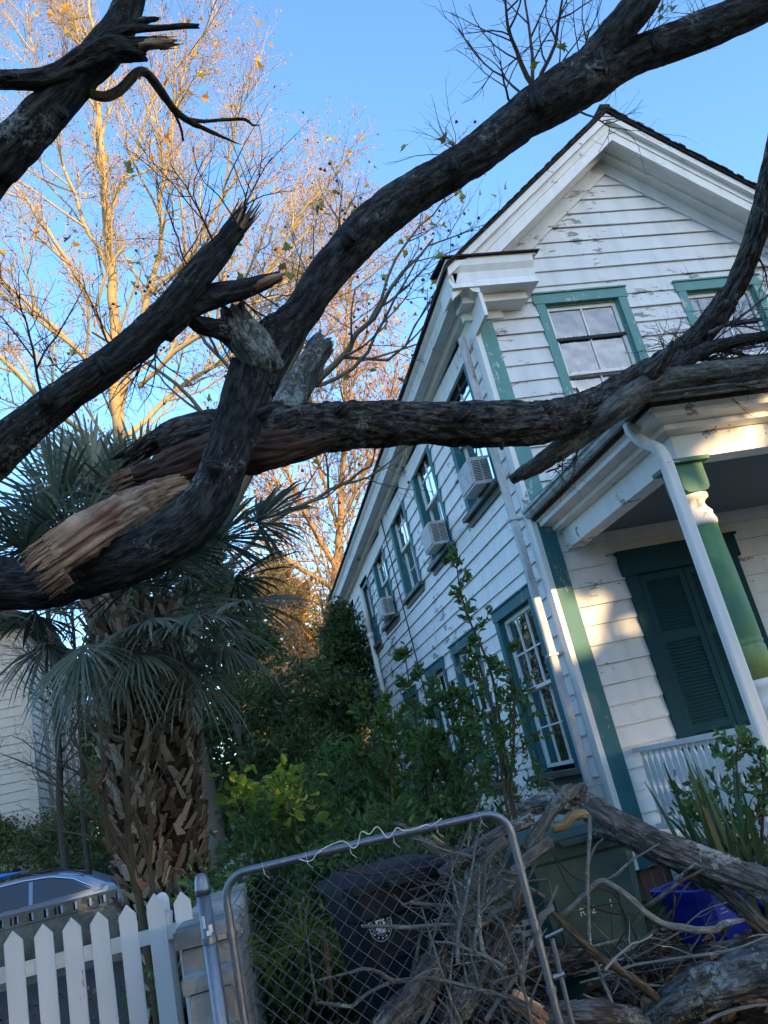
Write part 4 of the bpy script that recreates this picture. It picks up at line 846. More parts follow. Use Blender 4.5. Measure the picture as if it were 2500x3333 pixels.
# leaves clinging near the camera
rs = np.random.default_rng(3)
LV = [(868, 312, 4.1), (957, 315, 4.1), (653, 240, 9), (905, 480, 5), (925, 485, 5), (600, 570, 4.2), (622, 545, 4.2), (628, 585, 4.2), (525, 535, 3.8), (530, 595, 3.8), (270, 365, 4.2), (290, 375, 4.2), (1150, 130, 4.2), (1203, 95, 4.3), (1226, 95, 4.3), (1275, 65, 4.4), (1437, 15, 4.4), (1455, 12, 4.4), (1420, 40, 4.4), (810, 428, 4.3), (686, 440, 5), (720, 505, 5), (955, 550, 5), (860, 520, 6), (858, 672, 6), (800, 795, 6), (65, 225, 4), (155, 510, 4.4), (835, 715, 6.5), (740, 810, 6.5)]
P = np.array([at(*q) for q in LV]); maple_leaves('leaves', P, .075, rs, M['aleafs'], bt_)

# ---------------------------------------------------------------- palmettos
M['frond'] = leaf_mat('palmetto_frond', (.035, .06, .04), (.07, .1, .068), (.13, .15, .105), .22, rough=.42)
M['frondp'] = leaf_mat('grey_green_frond', (.08, .11, .078), (.15, .19, .14), (.24, .25, .18), .3, rough=.45)
M['boot'] = leaf_mat('dry_leaf_boot', (.09, .065, .048), (.26, .205, .155), (.52, .46, .38), .0, rough=.9)
M['fiber'] = bark_mat('palm_fibre_trunk', (.05, .03, .022), (.16, .11, .08), .1, (.2, .17, .13))
def fan(rs, V, F, n0, base, d, petl, bl, droop, width=.036, nb=34):
    """one costapalmate fan frond: stalk plus blades"""
    d = d/np.linalg.norm(d); sd_ = np.cross(d, [0, 0, 1]); sd_ /= np.linalg.norm(sd_)+1e-6; up = np.cross(sd_, d)
    pts = [base+d*petl*t + np.array([0, 0, -1])*droop*.25*petl*t*t for t in (0, .35, .7, 1)]
    for a, b in zip(pts[:-1], pts[1:]):
        w_ = .014; V += [a-sd_*w_, a+sd_*w_, b+sd_*w_*.8, b-sd_*w_*.8]; F.append([n0, n0+1, n0+2, n0+3]); n0 += 4
        V += [a-up*w_*.7, a+up*w_*.7, b+up*w_*.6, b-up*w_*.6]; F.append([n0, n0+1, n0+2, n0+3]); n0 += 4
    h = pts[-1]; dd = (pts[-1]-pts[-2]); dd /= np.linalg.norm(dd)
    up = np.cross(sd_, dd)
    for k in range(nb):
        th = (k/(nb-1)-.5)*math.radians(rs.uniform(225, 250)); L = bl*(1-.25*abs(k/(nb-1)-.5)*2)*rs.uniform(.85, 1.08)
        e = dd*math.cos(th)+sd_*math.sin(th)+up*(.25*math.cos(th*1.5)); e /= np.linalg.norm(e); s_ = np.cross(e, up); s_ /= np.linalg.norm(s_)
        g = np.array([0, 0, -1.])*droop*rs.uniform(.6, 1.4)
        rot = rs.uniform(-.5, .5); s_ = s_*math.cos(rot)+up*math.sin(rot)
        q0 = h; q1 = h+e*L*.5+g*L*.10; q2 = h+e*L*.8+g*L*.32; q3 = h+e*L*.98+g*L*.62; w_ = width*rs.uniform(.7, 1.1)
        V += [q0-s_*.004, q0+s_*.004, q1+s_*w_*.5, q1-s_*w_*.5, q2+s_*w_*.33, q2-s_*w_*.33, q3]
        F += [[n0, n0+1, n0+2, n0+3], [n0+3, n0+2, n0+4, n0+5], [n0+5, n0+4, n0+6, n0+6]]; n0 += 7
    return n0
def palm(lab, bx, by, pts, seed, nf=30, nh=10, R0=.26):
    rs = np.random.default_rng(seed); P = [at(x, y, d) for x, y, d, _ in pts]; R = [wr(w_, d) for _, _, d, w_ in pts]
    b = np.array([P[0][0]+.02, P[0][1]+.05, 0.]); t = thing('palmetto', lab, 'palm tree', b, 'palmettos behind the picket fence'); P = [b]+P; R = [R[0]*1.05]+R
    limb3('trunk', P, R, M['fiber'], t, n=28, step=.06, amp=.02, seed=seed)
    P2, R2 = smooth_path(P, R, .038); T, N, B = frames(P2); mb = MB(); m = len(P2)
    for i in range(4, m-1):
        for k in range(7):
            th = (k/7.+ (i % 2)*.1 + i*.13)*2*math.pi + rs.uniform(-.12, .12); r = R2[i]
            o = math.cos(th)*N[i]+math.sin(th)*B[i]; sd_ = np.cross(o, T[i]); c = P2[i]+o*r*.95
            L = rs.uniform(.08, .2); ww = rs.uniform(.018, .038); tilt = rs.uniform(.05, .5); e = c+T[i]*L+o*L*tilt + sd_*rs.choice([-1, 1])*rs.uniform(.02, .1)
            th_ = .012
            mb.add([c-sd_*ww*1.2, c+sd_*ww*1.2, c+sd_*ww*1.2+o*th_, c-sd_*ww*1.2+o*th_, e-sd_*ww*.62, e+sd_*ww*.62, e+sd_*ww*.6+o*th_*2, e-sd_*ww*.6+o*th_*2], [(3, 2, 6, 7), (0, 4, 5, 1), (0, 3, 7, 4), (1, 5, 6, 2), (4, 7, 6, 5)])
    mb.build('boots', M['boot'], t)
    top = P2[-1]; V, F, n0 = [], [], 0; V2, F2, n2 = [], [], 0
    for k in range(nf):
        a = k*2.399+rs.uniform(-.3, .3); el = math.radians(82-112*(k/nf)+rs.uniform(-8, 8)) if k < nf-nh else math.radians(rs.uniform(-62, 5)); d = np.array([math.cos(a)*math.cos(el), math.sin(a)*math.cos(el), math.sin(el)])
        base = top + np.array([0, 0, -.2*(k/nf)])+.1*d; droop = .08+.75*(k/nf)**2.5
        if k % 3 and k < nf-nh: n0 = fan(rs, V, F, n0, base, d, rs.uniform(.55, 1.0), rs.uniform(.62, .85), droop)
        else: n2 = fan(rs, V2, F2, n2, base, d, rs.uniform(.3, .65), rs.uniform(.5, .7), droop*1.1+.1, width=.026, nb=36)
    for (fx, fy, fd, L_) in ((470, 1160, 6.9, .8), (560, 1120, 7.2, .7), (85, 1150, 6.7, .75), (200, 1010, 7.2, .7), (520, 1300, 7.0, .75), (420, 1330, 6.9, .7), (10, 1230, 6.8, .7), (330, 1340, 6.8, .6)):
        tgt = at(fx, fy, fd)
        if (fx > 300) != (seed == 5): continue
        dd_ = tgt-top; l_ = np.linalg.norm(dd_); n2 = fan(rs, V2, F2, n2, top, dd_+np.array([0, 0, .1]), l_, L_, .35, width=.034, nb=44)
    for nm, v, f, mt in (('fronds', V, F, M['frond']), ('pale_fronds', V2, F2, M['frondp'])):
        mb = MB(); mb.v = [np.array(v)]; mb.n = len(v); mb.f = [q if q[-1] != q[-2] else q[:3] for q in f]; mb.mi = [0]*len(f); mb.uv = [None]*len(f); mb.build(nm, mt, t)
    return t
palm('left palmetto with narrower shaggy trunk, crown behind the broken tree', 0, 0, [(318, 1960, 7.3, 96), (306, 1870, 7.3, 92), (290, 1740, 7.3, 100), (270, 1600, 7.3, 96), (252, 1490, 7.3, 80), (236, 1370, 7.3, 70), (222, 1255, 7.3, 70)], 3, 34, 8)
palm('right palmetto with the broader trunk of criss-crossed old leaf bases', 0, 0, [(400, 1940, 7.6, 104), (388, 1850, 7.6, 112), (378, 1720, 7.6, 118), (365, 1590, 7.6, 110), (356, 1500, 7.6, 90), (346, 1400, 7.6, 84), (340, 1290, 7.6, 80)], 5, 40, 11)

# ---------------------------------------------------------------- evergreens, shrubs
M['ev1'] = leaf_mat('glossy_evergreen_leaf', (.028, .055, .03), (.055, .105, .045), (.11, .155, .05), .3, rough=.35, tcol=(.35, .35, .05))
M['ev2'] = leaf_mat('olive_evergreen_leaf', (.03, .05, .02), (.07, .09, .03), (.14, .13, .04), .35, tcol=(.5, .4, .05))
M['orange'] = leaf_mat('orange_autumn_foliage', (.36, .2, .08), (.45, .32, .12), (.3, .32, .12), .45, tcol=(.8, .4, .1))
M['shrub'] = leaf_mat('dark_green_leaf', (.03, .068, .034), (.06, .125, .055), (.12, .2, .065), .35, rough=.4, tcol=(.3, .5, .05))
M['bright'] = leaf_mat('sunlit_lime_leaf', (.06, .13, .03), (.14, .25, .04), (.26, .35, .06), .5, rough=.45, tcol=(.5, .75, .05))  # sunlight on the leaves put into their lime colour
M['stem'] = new_mat('shrub_stem', .9, (.1, .085, .065), .1)[0]
def leafy_tree(name, lab, cat, base, height, spread, mat, seed, nleaf, lsize, group=None, trunk=.12, squash=1.0, low=.12, stems=1, clump=.55, aspect=.4):
    """trunk(s) with limbs and a crown of leaf clumps of uneven outline"""
    rs = np.random.default_rng(seed); base = np.array([base[0], base[1], 0.]); t = thing(name, lab, cat, base, group); out, tips = [], []
    for s in range(stems):
        b = base+np.r_[rs.normal(0, .1*stems, 2), 0]*(stems > 1); out0 = []
        sp = [dict(n=0, seg=8, wig=.05, up=.08, taper=.25)]
        grow(rs, b, [rs.normal(0, .06), rs.normal(0, .06), 1], height*rs.uniform(.85, 1)*.95, trunk, 0, sp, out0, [])
        P, R, _ = out0[0]; tubes_obj('trunk' if stems == 1 else 'stem', [(P, R, 0)], M['stem'] if trunk < .08 else M['sycg'], t, (10,))
        nb = int(10+height*5)
        for k in range(nb):
            f = low+(1-low)*(k+rs.uniform())/nb; i = min(len(P)-2, int(f*(len(P)-1))); p = P[i]+(P[i+1]-P[i])*(f*(len(P)-1)-i)
            a = k*2.4+rs.uniform(-.4, .4); prof = math.sin(math.pi*min(1, .12+f*.95))**.6
            l = spread*prof*rs.uniform(.55, 1.1); d = np.array([math.cos(a), math.sin(a)*squash, rs.uniform(.1, .6)])
            sp2 = [dict(n=5, seg=5, wig=.12, up=.02, taper=.3), dict(n=0, ang=(25, 65), len=l*.5, r=trunk*.12, seg=3, wig=.2, up=.05, taper=.4)]
            grow(rs, p, d, l, trunk*.3*(1-.6*f), 0, sp2, out, tips)
    tubes_obj('branches', out, M['stem'], t, (5, 3))
    segs = np.concatenate([P[1:] for P, R, l in out]); drs = np.concatenate([np.diff(P, axis=0) for P, R, l in out])
    ix = rs.integers(0, len(segs), nleaf); c = segs[ix]+rs.normal(0, lsize*clump*1.6, (nleaf, 3)); A = drs[ix]/np.linalg.norm(drs[ix], axis=1)[:, None]+rs.normal(0, .6, (nleaf, 3))
    leaves_obj('crown', c, A, lsize, rs, mat, t, aspect=aspect)
    return t
def gxy(x, y, d): p = at(x, y, d); return (p[0], p[1])
EV = [('dense magnolia of dark glossy leaves left of the gap where sunlight shines through', 500, 13.0, 6.6, 1.7, 'ev1', 11000, .15), ('slim dark vine-covered evergreen right beside the back corner of the house', 738, 17.0, 6.4, 1.05, 'ev1', 11000, .15),
      ('olive toned evergreen behind the gap, catching orange light near its top', 655, 20.5, 4.3, 1.2, 'ev2', 6000, .16), ('dark evergreen directly behind the right palmetto trunk', 420, 14.5, 6.2, 1.5, 'ev1', 9000, .15)]
for k, (lab, x, d, h, sp_, mt, nl, ls_) in enumerate(EV): leafy_tree('evergreen_tree', lab, 'tree', gxy(x, 1650, d), h, sp_, M[mt], 100+k, nl, ls_, 'evergreen trees behind the garden', trunk=.14)
leafy_tree('autumn_tree', 'far orange leaved tree glowing in the sun behind the dark evergreens', 'tree', gxy(655, 1500, 30), 11.5, 3.6, M['orange'], 120, 14000, .26, trunk=.25)
leafy_tree('autumn_tree', 'far yellow green tree in sun, low beside the house eave end', 'tree', gxy(720, 1450, 38), 13.0, 4.2, M['orange'], 121, 10000, .28, trunk=.25)
leafy_tree('evergreen_tree', 'dark evergreen beyond the neighbour house, seen between palm stems', 'tree', gxy(200, 1560, 30), 7.0, 3.2, M['ev2'], 122, 9000, .25, trunk=.2)
leafy_tree('evergreen_tree', 'distant dark evergreen behind the concrete block wall and car', 'tree', gxy(330, 1600, 24), 4.6, 2.4, M['ev1'], 123, 8000, .2, trunk=.2)
SH = [('shrub', 'broad ivy-dark hedge shrub behind the silver car at far left', 60, 1750, 19.5, 3.3, 1.9, 'ev1', 9000, .12, 3, .06), ('shrub', 'dark hedge shrub behind the car roof left of the palmettos', 190, 1750, 19.0, 3.0, 1.6, 'ev1', 7000, .12, 3, .06),
      ('shrub', 'dense undergrowth bush in front of the dark trees, middle of the garden', 640, 1800, 8.6, 1.9, .8, 'shrub', 5200, .09, 4, .03), ('shrub', 'low dark bush against the yard side, just right of the concrete wall', 640, 1850, 7.2, 1.25, .55, 'shrub', 3800, .075, 4, .02),
      ('shrub', 'dark leafy bush near the house foundation under the third side window', 830, 1800, 9.2, 2.5, .85, 'shrub', 4200, .085, 4, .025), ('shrub', 'low dark shrub directly behind the gate top rail', 720, 1850, 6.2, 1.25, .9, 'shrub', 4200, .07, 5, .02),
      ('shrub', 'spreading dark bush between the gate and the house wall', 900, 1790, 7.0, 1.5, .8, 'shrub', 4200, .075, 5, .02)]
for k, (nm, lab, x, y, d, h, sp_, mt, nl, ls_, st, tr_) in enumerate(SH): leafy_tree(nm, lab, 'shrub', gxy(x, y, d), h, sp_, M[mt], 140+k, nl, ls_, None, trunk=tr_, low=.05, stems=st, aspect=.45)
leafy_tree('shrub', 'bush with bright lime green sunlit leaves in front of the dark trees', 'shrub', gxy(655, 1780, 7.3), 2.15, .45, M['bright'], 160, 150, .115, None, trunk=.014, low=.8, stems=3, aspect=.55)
# tall thin shrubs against the side wall
def tall_shrub(lab, stems, seed, nl, lsize, spread, nb=16, mat='shrub'):
    rs = np.random.default_rng(seed); b = at(*stems[0][0][:3]); t = thing('tall_shrub', lab, 'shrub', (b[0], b[1], 0)); out, tips = [], []
    for st in stems:
        P = [at(x, y, d) for x, y, d in st]; P = [np.array([P[0][0], P[0][1], 0])]+P; P, R = smooth_path(P, np.linspace(.018, .003, len(P)), .1)
        tubes_obj('stem', [(P, R, 0)], M['stem'], t, (7,)); m = len(P)
        for k in range(nb):
            f = .3+.7*(k+rs.uniform())/nb; i = min(m-2, int(f*(m-1))); a = k*2.4+rs.uniform(-.5, .5)
            l = spread*(1.15-.85*f)*rs.uniform(.6, 1.2); grow(rs, P[i], [math.cos(a), math.sin(a), rs.uniform(.5, 1.0)], l, .004, 0, [dict(n=3, seg=7, wig=.06, up=.04, taper=.3), dict(n=0, ang=(25, 50), len=l*.5, r=.0025, seg=5, wig=.08, up=.04, taper=.4)], out, tips)
        out.append((P[int(m*.55):], R[int(m*.55):], 1))
    tubes_obj('branches', out, M['stem'], t, (4, 3))
    segs = np.concatenate([.5*(P[1:]+P[:-1]) for P, R, l in out]); drs = np.concatenate([np.diff(P, axis=0) for P, R, l in out])
    ix = rs.integers(0, len(segs), nl); D_ = drs[ix]/np.linalg.norm(drs[ix], axis=1)[:, None]
    sdv = np.cross(D_, rs.normal(size=D_.shape)); sdv /= np.linalg.norm(sdv, axis=1)[:, None]
    leaves_obj('foliage', segs[ix]+rs.uniform(-.5, .5, (nl, 1))*drs[ix], D_*.7+sdv*.8, lsize, rs, M[mat], t, aspect=.45)
tall_shrub('tallest thin shrub with feathery leafy top, in front of the second lower window', [[(1105, 1745, 6.6), (1085, 1600, 6.6), (1060, 1450, 6.6), (1010, 1330, 6.6), (990, 1250, 6.6), (985, 1185, 6.6)], [(1095, 1745, 6.6), (1075, 1580, 6.5), (1040, 1450, 6.45), (1020, 1380, 6.4)], [(1110, 1740, 6.6), (1110, 1600, 6.4), (1110, 1480, 6.3), (1095, 1400, 6.3)]], 201, 1500, .062, .5)
tall_shrub('thin shrub whose leafy tip reaches the small window left of the tallest shrub', [[(930, 1745, 7.6), (915, 1640, 7.6), (895, 1540, 7.6), (880, 1450, 7.6), (872, 1385, 7.6)], [(935, 1740, 7.5), (950, 1620, 7.4), (950, 1540, 7.3), (925, 1480, 7.3)]], 202, 900, .085, .4)
tall_shrub('leafy shrub climbing at the back part of the side wall', [[(830, 1750, 9), (815, 1650, 9), (800, 1560, 9), (790, 1500, 9)], [(850, 1740, 8.6), (845, 1640, 8.6), (840, 1570, 8.6), (830, 1520, 8.6)]], 203, 900, .1, .55)
tall_shrub('dense dark shrub in front of the third lower window', [[(1000, 1745, 7.2), (1000, 1640, 7.2), (985, 1540, 7.1), (970, 1480, 7.1)], [(1010, 1745, 7.0), (1025, 1650, 7), (1020, 1560, 7), (1010, 1520, 7)], [(960, 1745, 7.3), (950, 1660, 7.3), (930, 1580, 7.3)]], 204, 1500, .08, .5)

# far buildings
nb_ = thing('neighbour_house', 'white clapboard neighbour house with narrow shuttered windows at far left behind bare twigs', 'house', (-7.5, 25.5, 0))
NX, NY = -4.14, 21.84
sideN = lambda u, z, o: (NX+o, u, z); frontN = lambda u, z, o: (u, NY-o, z)
hol = [(23.3+1.35*k, 23.8+1.35*k, 3.0, 6.0) for k in range(4)]
mb = MB(); boards(mb, sideN, .3, 7.3, lambda z: (NY+.1, 29.5), hol, e=.22, seed=31); boards(mb, frontN, .3, 7.3, lambda z: (-12, NX-.1), [], e=.22, seed=32); M['sidn'] = paint_mat('cream_siding', (.36, .355, .32), peel=.05); mb.build('wall', M['sidn'], nb_)
mb = MB(); mb.box(NX-.16, NX+.03, NY-.03, NY+.16, .2, 7.3); mb.build('corner_board', M['sidn'], nb_)
mb = MB(); hexa(mb, [(-12.4, NY-.5, 7.3), (NX+.5, NY-.5, 7.3), (NX+.5, NY-.5, 7.4), (-12.4, NY-.5, 7.4)], [(-12.4, 30, 7.3), (NX+.5, 30, 7.3), (NX+.5, 30, 7.4), (-12.4, 30, 7.4)]); mb.box(-12, NX-.2, NY+.2, 29.4, 0, 7.29)
hexa(mb, [(-12.4, NY-.5, 7.4), (NX+.5, NY-.5, 7.4), (-8, NY-.5, 9.4), (-8.1, NY-.5, 9.4)], [(-12.4, 30, 7.4), (NX+.5, 30, 7.4), (-8, 30, 9.4), (-8.1, 30, 9.4)]); mb.build('roof', M['roof'], nb_)
for a, b, c, d in hol:
    mb = MB(); pb(mb, sideN, a, b, c, d, -.05, .03); o = mb.build('shutter', new_mat('grey_shutter', .8, (.16, .15, .13))[0], nb_)
bb_ = thing('brick_building', 'sunlit red brick building glimpsed through the gap in the dark trees', 'building', at(625, 1500, 40)*[1, 1, 0])
mb = MB(); c0 = at(625, 1450, 40); mb.box(c0[0]-2.6, c0[0]+1.2, c0[1], c0[1]+6, 0, 7.6); mb.add([(c0[0]-2.6, c0[1], 7.6), (c0[0]+1.2, c0[1], 7.6), (c0[0]-.7, c0[1], 10.2), (c0[0]-2.6, c0[1]+6, 7.6), (c0[0]+1.2, c0[1]+6, 7.6), (c0[0]-.7, c0[1]+6, 10.2)], [(0, 1, 2), (3, 5, 4), (0, 2, 5, 3), (1, 4, 5, 2)]); mb.build('wall', M['brick'], bb_)
mb = MB(); mb.box(c0[0]-.2, c0[0]+.4, c0[1]-.04, c0[1]-.005, 3.2, 4.6); mb.build('window', M['glass'], bb_)

M['twigt'] = bark_mat('brown_grey_bark', (.05, .045, .04), (.14, .125, .11), .2)
for k, (lab, pts) in enumerate([('slim bare tree standing right in front of the neighbour house corner', [(132, 1780, 15.5, 26), (128, 1640, 15.5, 24), (118, 1480, 15.5, 21), (104, 1330, 15.5, 17), (95, 1180, 15.5, 12), (80, 1040, 15.5, 6)]), ('second slim bare tree before the neighbour house side windows', [(182, 1790, 15.0, 20), (178, 1650, 15.0, 18), (168, 1500, 15.0, 15), (160, 1380, 15.0, 12), (150, 1250, 15.0, 8), (140, 1150, 15.0, 4)])]):
    b0 = at(*pts[0][:3]); t = thing('bare_tree', lab, 'tree', (b0[0], b0[1], 0)); rs = np.random.default_rng(400+k); P, R = path(pts); P = [np.array([b0[0]+.03, b0[1], 0.])]+P; R = [R[0]*1.15]+R; P, R = smooth_path(P, R, .15)
    tubes_obj('trunk', [(P, R*.6, 0)], M['twigt'], t, (12,)); out = []; kids(rs, P, R*.6, 0, [dict(n=40), dict(n=5, ang=(35, 75), len=1.7, r=.022, seg=7, wig=.12, up=.02, taper=.3), dict(n=5, ang=(25, 60), len=.8, r=.008, seg=5, wig=.14, up=.02, taper=.4), dict(n=0, ang=(25, 60), len=.35, r=.004, seg=3, wig=.15, up=0, taper=.5)], out, [], 1, .3)
    tubes_obj('branches', out, M['twigt'], t, (6, 4, 3))

# ---------------------------------------------------------------- picket fence
M['picket'] = paint_mat('white_picket_paint', (.66, .68, .67), peel=.12, dirt=.6, stretch=(3, 3, 1), rough=.45, bmp=.1)
FYK = 4.95
pf = thing('picket_fence', 'white wooden picket fence with pointed tops, lower left in front of the palmettos', 'fence', (-.9, FYK, 0))
def zc(x, y): p = on_y(x, y, FYK); return p
TOPS = [(28, 2010), (92, 1996), (152, 1983), (212, 1968), (272, 1955), (331, 1930), (390, 1925)]
xs_ = [(-1.50, 1.235), (-1.37, 1.24), (-1.235, 1.24)]; xs_ = []
for x, y in TOPS: p = zc(x, y); xs_.append((p[0], p[2]))
dxp = xs_[1][0]-xs_[0][0]
for k in range(1, 4): xs_.insert(0, (xs_[0][0]-dxp, xs_[0][1]))
rs0 = np.random.default_rng(2); zr0 = zc(150, 2070)[2]
for x, z in xs_:
    mb = MB(); h = .044; prof = [(x-h, .06), (x+h, .06), (x+h, z-.052), (x, z), (x-h, z-.052)]
    tl = rs0.normal(0, .005); oy = rs0.uniform(-.003, .003); mb.prism(prof, FYK-.011, FYK+.011, lambda a, b, t: (a+tl*(b-.6), t+oy, b+tl*.6))
    for zz_ in (.29, zr0): mb.obox((x-.015, FYK-.0115+oy, zz_), (.003, 0, 0), (0, .001, 0), (0, 0, .003)); mb.obox((x+.017, FYK-.0115+oy, zz_+.012), (.003, 0, 0), (0, .001, 0), (0, 0, .003))
    mb.build('picket', M['picket'], pf)
zr = zc(150, 2070)[2]
mb = MB(); mb.box(xs_[0][0]-.3, xs_[-1][0]+.06, FYK+.0112, FYK+.05, zr-.035, zr+.035); mb.build('rail', M['picket'], pf)
mb = MB(); mb.box(xs_[0][0]-.3, xs_[-1][0]+.06, FYK+.0112, FYK+.05, .25, .33); mb.build('rail', M['picket'], pf)
px = zc(352, 1980)[0]
mb = MB(); mb.lathe([(.035, 0), (.035, 1.17), (.036, 1.2), (.034, 1.225), (.024, 1.245), (.008, 1.254)], (px, FYK+.09, 0), 20); mb.tube([(px+.03, FYK+.06, 1.16), (px+.02, FYK+.05, 1.1), (px+.035, FYK+.055, 1.06)], [.02, .022, .012], 8)
mb.build('post', M['picket'], pf, smooth=True)

# ---------------------------------------------------------------- concrete block walls
def conc(name, a, b, sc=(1, 1, 1), bw=.4, bh=.2, bmpd=.02):
    m, t, bb_ = new_mat(name, .9, spec=.2); o_ = coords(t); n1 = noise(t, o_, 9, 8, .7); n2 = noise(t, o_, 1.6, 4)
    c = mix(t, n1, a, b); c = mix(t, ramp(t, n2, [(.45, (0, 0, 0)), (.7, (1, 1, 1))]), c, tuple(k*.5 for k in a)); t.links.new(c, bb_.inputs[0]); bump(t, bb_, n1, .7, bmpd); return m
M['conc'] = conc('weathered_concrete', (.28, .27, .25), (.5, .49, .45)); M['conc2'] = conc('dark_mortar_block', (.08, .08, .065), (.24, .22, .18), bmpd=.04)
cw = thing('concrete_wall', 'weathered grey concrete block wall running back from the gate post, flat cap on top', 'wall', (-.3, 4.3, 0))
rs = np.random.default_rng(17)
def rough_box(mb, x0, x1, y0, y1, z0, z1, amp=.008, st=.018, seed=1):
    """weathered block: finely divided box with chipped, uneven faces"""
    c = np.array([(x0+x1)/2, (y0+y1)/2, (z0+z1)/2]); h = np.array([x1-x0, y1-y0, z1-z0])/2
    for ax in range(3):
        u, v = [k for k in range(3) if k != ax]; nu, nv = max(2, int(2*h[u]/st)), max(2, int(2*h[v]/st))
        for sg in (-1, 1):
            U, W = np.meshgrid(np.linspace(-1, 1, nu+1), np.linspace(-1, 1, nv+1), indexing='ij'); P = np.zeros(U.shape+(3,)); P[..., u] = U*h[u]; P[..., v] = W*h[v]; P[..., ax] = sg*h[ax]
            P = P.reshape(-1, 3); k_ = 1-.05*np.sum((np.abs(P)/h > .97), 1)[:, None]; P = c+P*np.where(k_ < .92, .985, 1.0)
            nz = (fbm(P*22+seed, 4, seed)-.5)[:, None]*2*amp; nz2 = (fbm(P*7+seed, 3, seed+4)-.5)[:, None]*2*amp; P = P+(P-c)/np.linalg.norm(P-c, axis=1)[:, None]*(nz+nz2)
            i = np.arange(nu)[:, None]*(nv+1); j = np.arange(nv)[None]; F = np.stack([i+j, i+j+nv+1, i+j+nv+2, i+j+1], -1).reshape(-1, 4)
            if (sg > 0) == (ax == 1): F = F[:, ::-1]
            mb.add(P, [tuple(q) for q in F])
def pier_shift(mb):
    for v in mb.v: v += np.array([.13, .15, 0])
def shear(mb):
    for v in mb.v: v[:, 0] += (v[:, 1]-4.36)*.041+.13
mb = MB(); Y0_, Y1_ = 4.36, 17.0
y = Y0_
xl, xr_ = -.40, -.16
for row in range(5):
    y = Y0_+(.0 if row % 2 else -.0); z0_ = row*.205; first = True
    while y < Y1_:
        L = .2 if (first and row % 2) else .4; first = False; j = rs.uniform(-.004, .004); e = min(y+L, Y1_)
        (rough_box(mb, xl+j, xr_+j, y+.004, e-.004, z0_+.006, z0_+.199, .007, .03, row*7+int(y*3)) if y < 5 else mb.box(xl+j, xr_+j, y+.004, e-.004, z0_+.004, z0_+.201)); y += L
mb.box(xl+.012, xr_-.012, Y0_+.01, Y1_-.01, 0, 1.02); shear(mb); mb.build('blocks', M['conc'], cw)
mb = MB(); y = Y0_-.03
while y < Y1_:
    L = rs.uniform(.35, .45); j = rs.uniform(-.008, .008); (rough_box(mb, xl-.03+j, xr_+.03+j, y+.003, y+L-.003, 1.026+j*.4, 1.10+j, .006, .03, int(y*9)) if y < 9 else mb.box(xl-.03+j, xr_+.03+j, y+.003, y+L-.003, 1.026+j*.4, 1.10+j)); y += L
shear(mb); mb.build('cap', M['conc'], cw)
ep = thing('block_pier', 'short chalky block pier at the near end of the concrete wall, mortar flaking', 'pier', (-.28, 4.0, 0))
mb = MB()
for k, (a_, b_) in enumerate(((0, .2), (.208, .41), (.418, .62))): rough_box(mb, -.395+.004*k, -.195-.003*k, 3.98-.004*k, 4.17, a_, b_, seed=k+3)
rough_box(mb, -.385, -.205, 3.99, 4.16, .0, .62, seed=9)
o = pier_shift(mb); mb.build('blocks', conc('chalky_block', (.42, .42, .4), (.8, .8, .76), bmpd=.05), ep)
mb = MB(); rough_box(mb, -.39, -.195, 3.975, 4.17, .628, .70, .014, seed=21); rough_box(mb, -.375, -.205, 4.0, 4.165, .705, .86, .012, seed=22); rough_box(mb, -.40, -.18, 3.99, 4.17, .87, .93, .009, seed=23); pier_shift(mb); mb.build('mortar_cap', M['conc'], ep)
# far wall with pierced top course, in front of the car
fw_ = thing('pierced_block_wall', 'low concrete block wall with a pierced top course in front of the silver car', 'wall', (-3.5, 13.9, 0))
mb = MB(); x = -7.0; 
for row in range(4):
    x = -7.0-(.2 if row % 2 else 0)
    while x < -.6:
        j = rs.uniform(-.004, .004); mb.box(x+.004, min(x+.4, -.6)-.004, 13.8+j, 13.98+j, row*.21+.004, row*.21+.206); x += .4
mb.box(-7, -.62, 13.815, 13.965, 0, .84); mb.build('blocks', M['conc2'], fw_)
mb = MB(); x = -7.0; mb.box(-7, -.6, 13.8, 13.98, .845, .875); mb.box(-7, -.6, 13.8, 13.98, .985, 1.02)
while x < -.6: mb.box(x, x+.14, 13.8, 13.98, .875, .985); mb.box(x+.09, x+.11, 13.8, 13.98, .875, .985) if int(x*5) % 3 == 0 else None; x += .2
mb.build('pierced_course', M['conc2'], fw_)

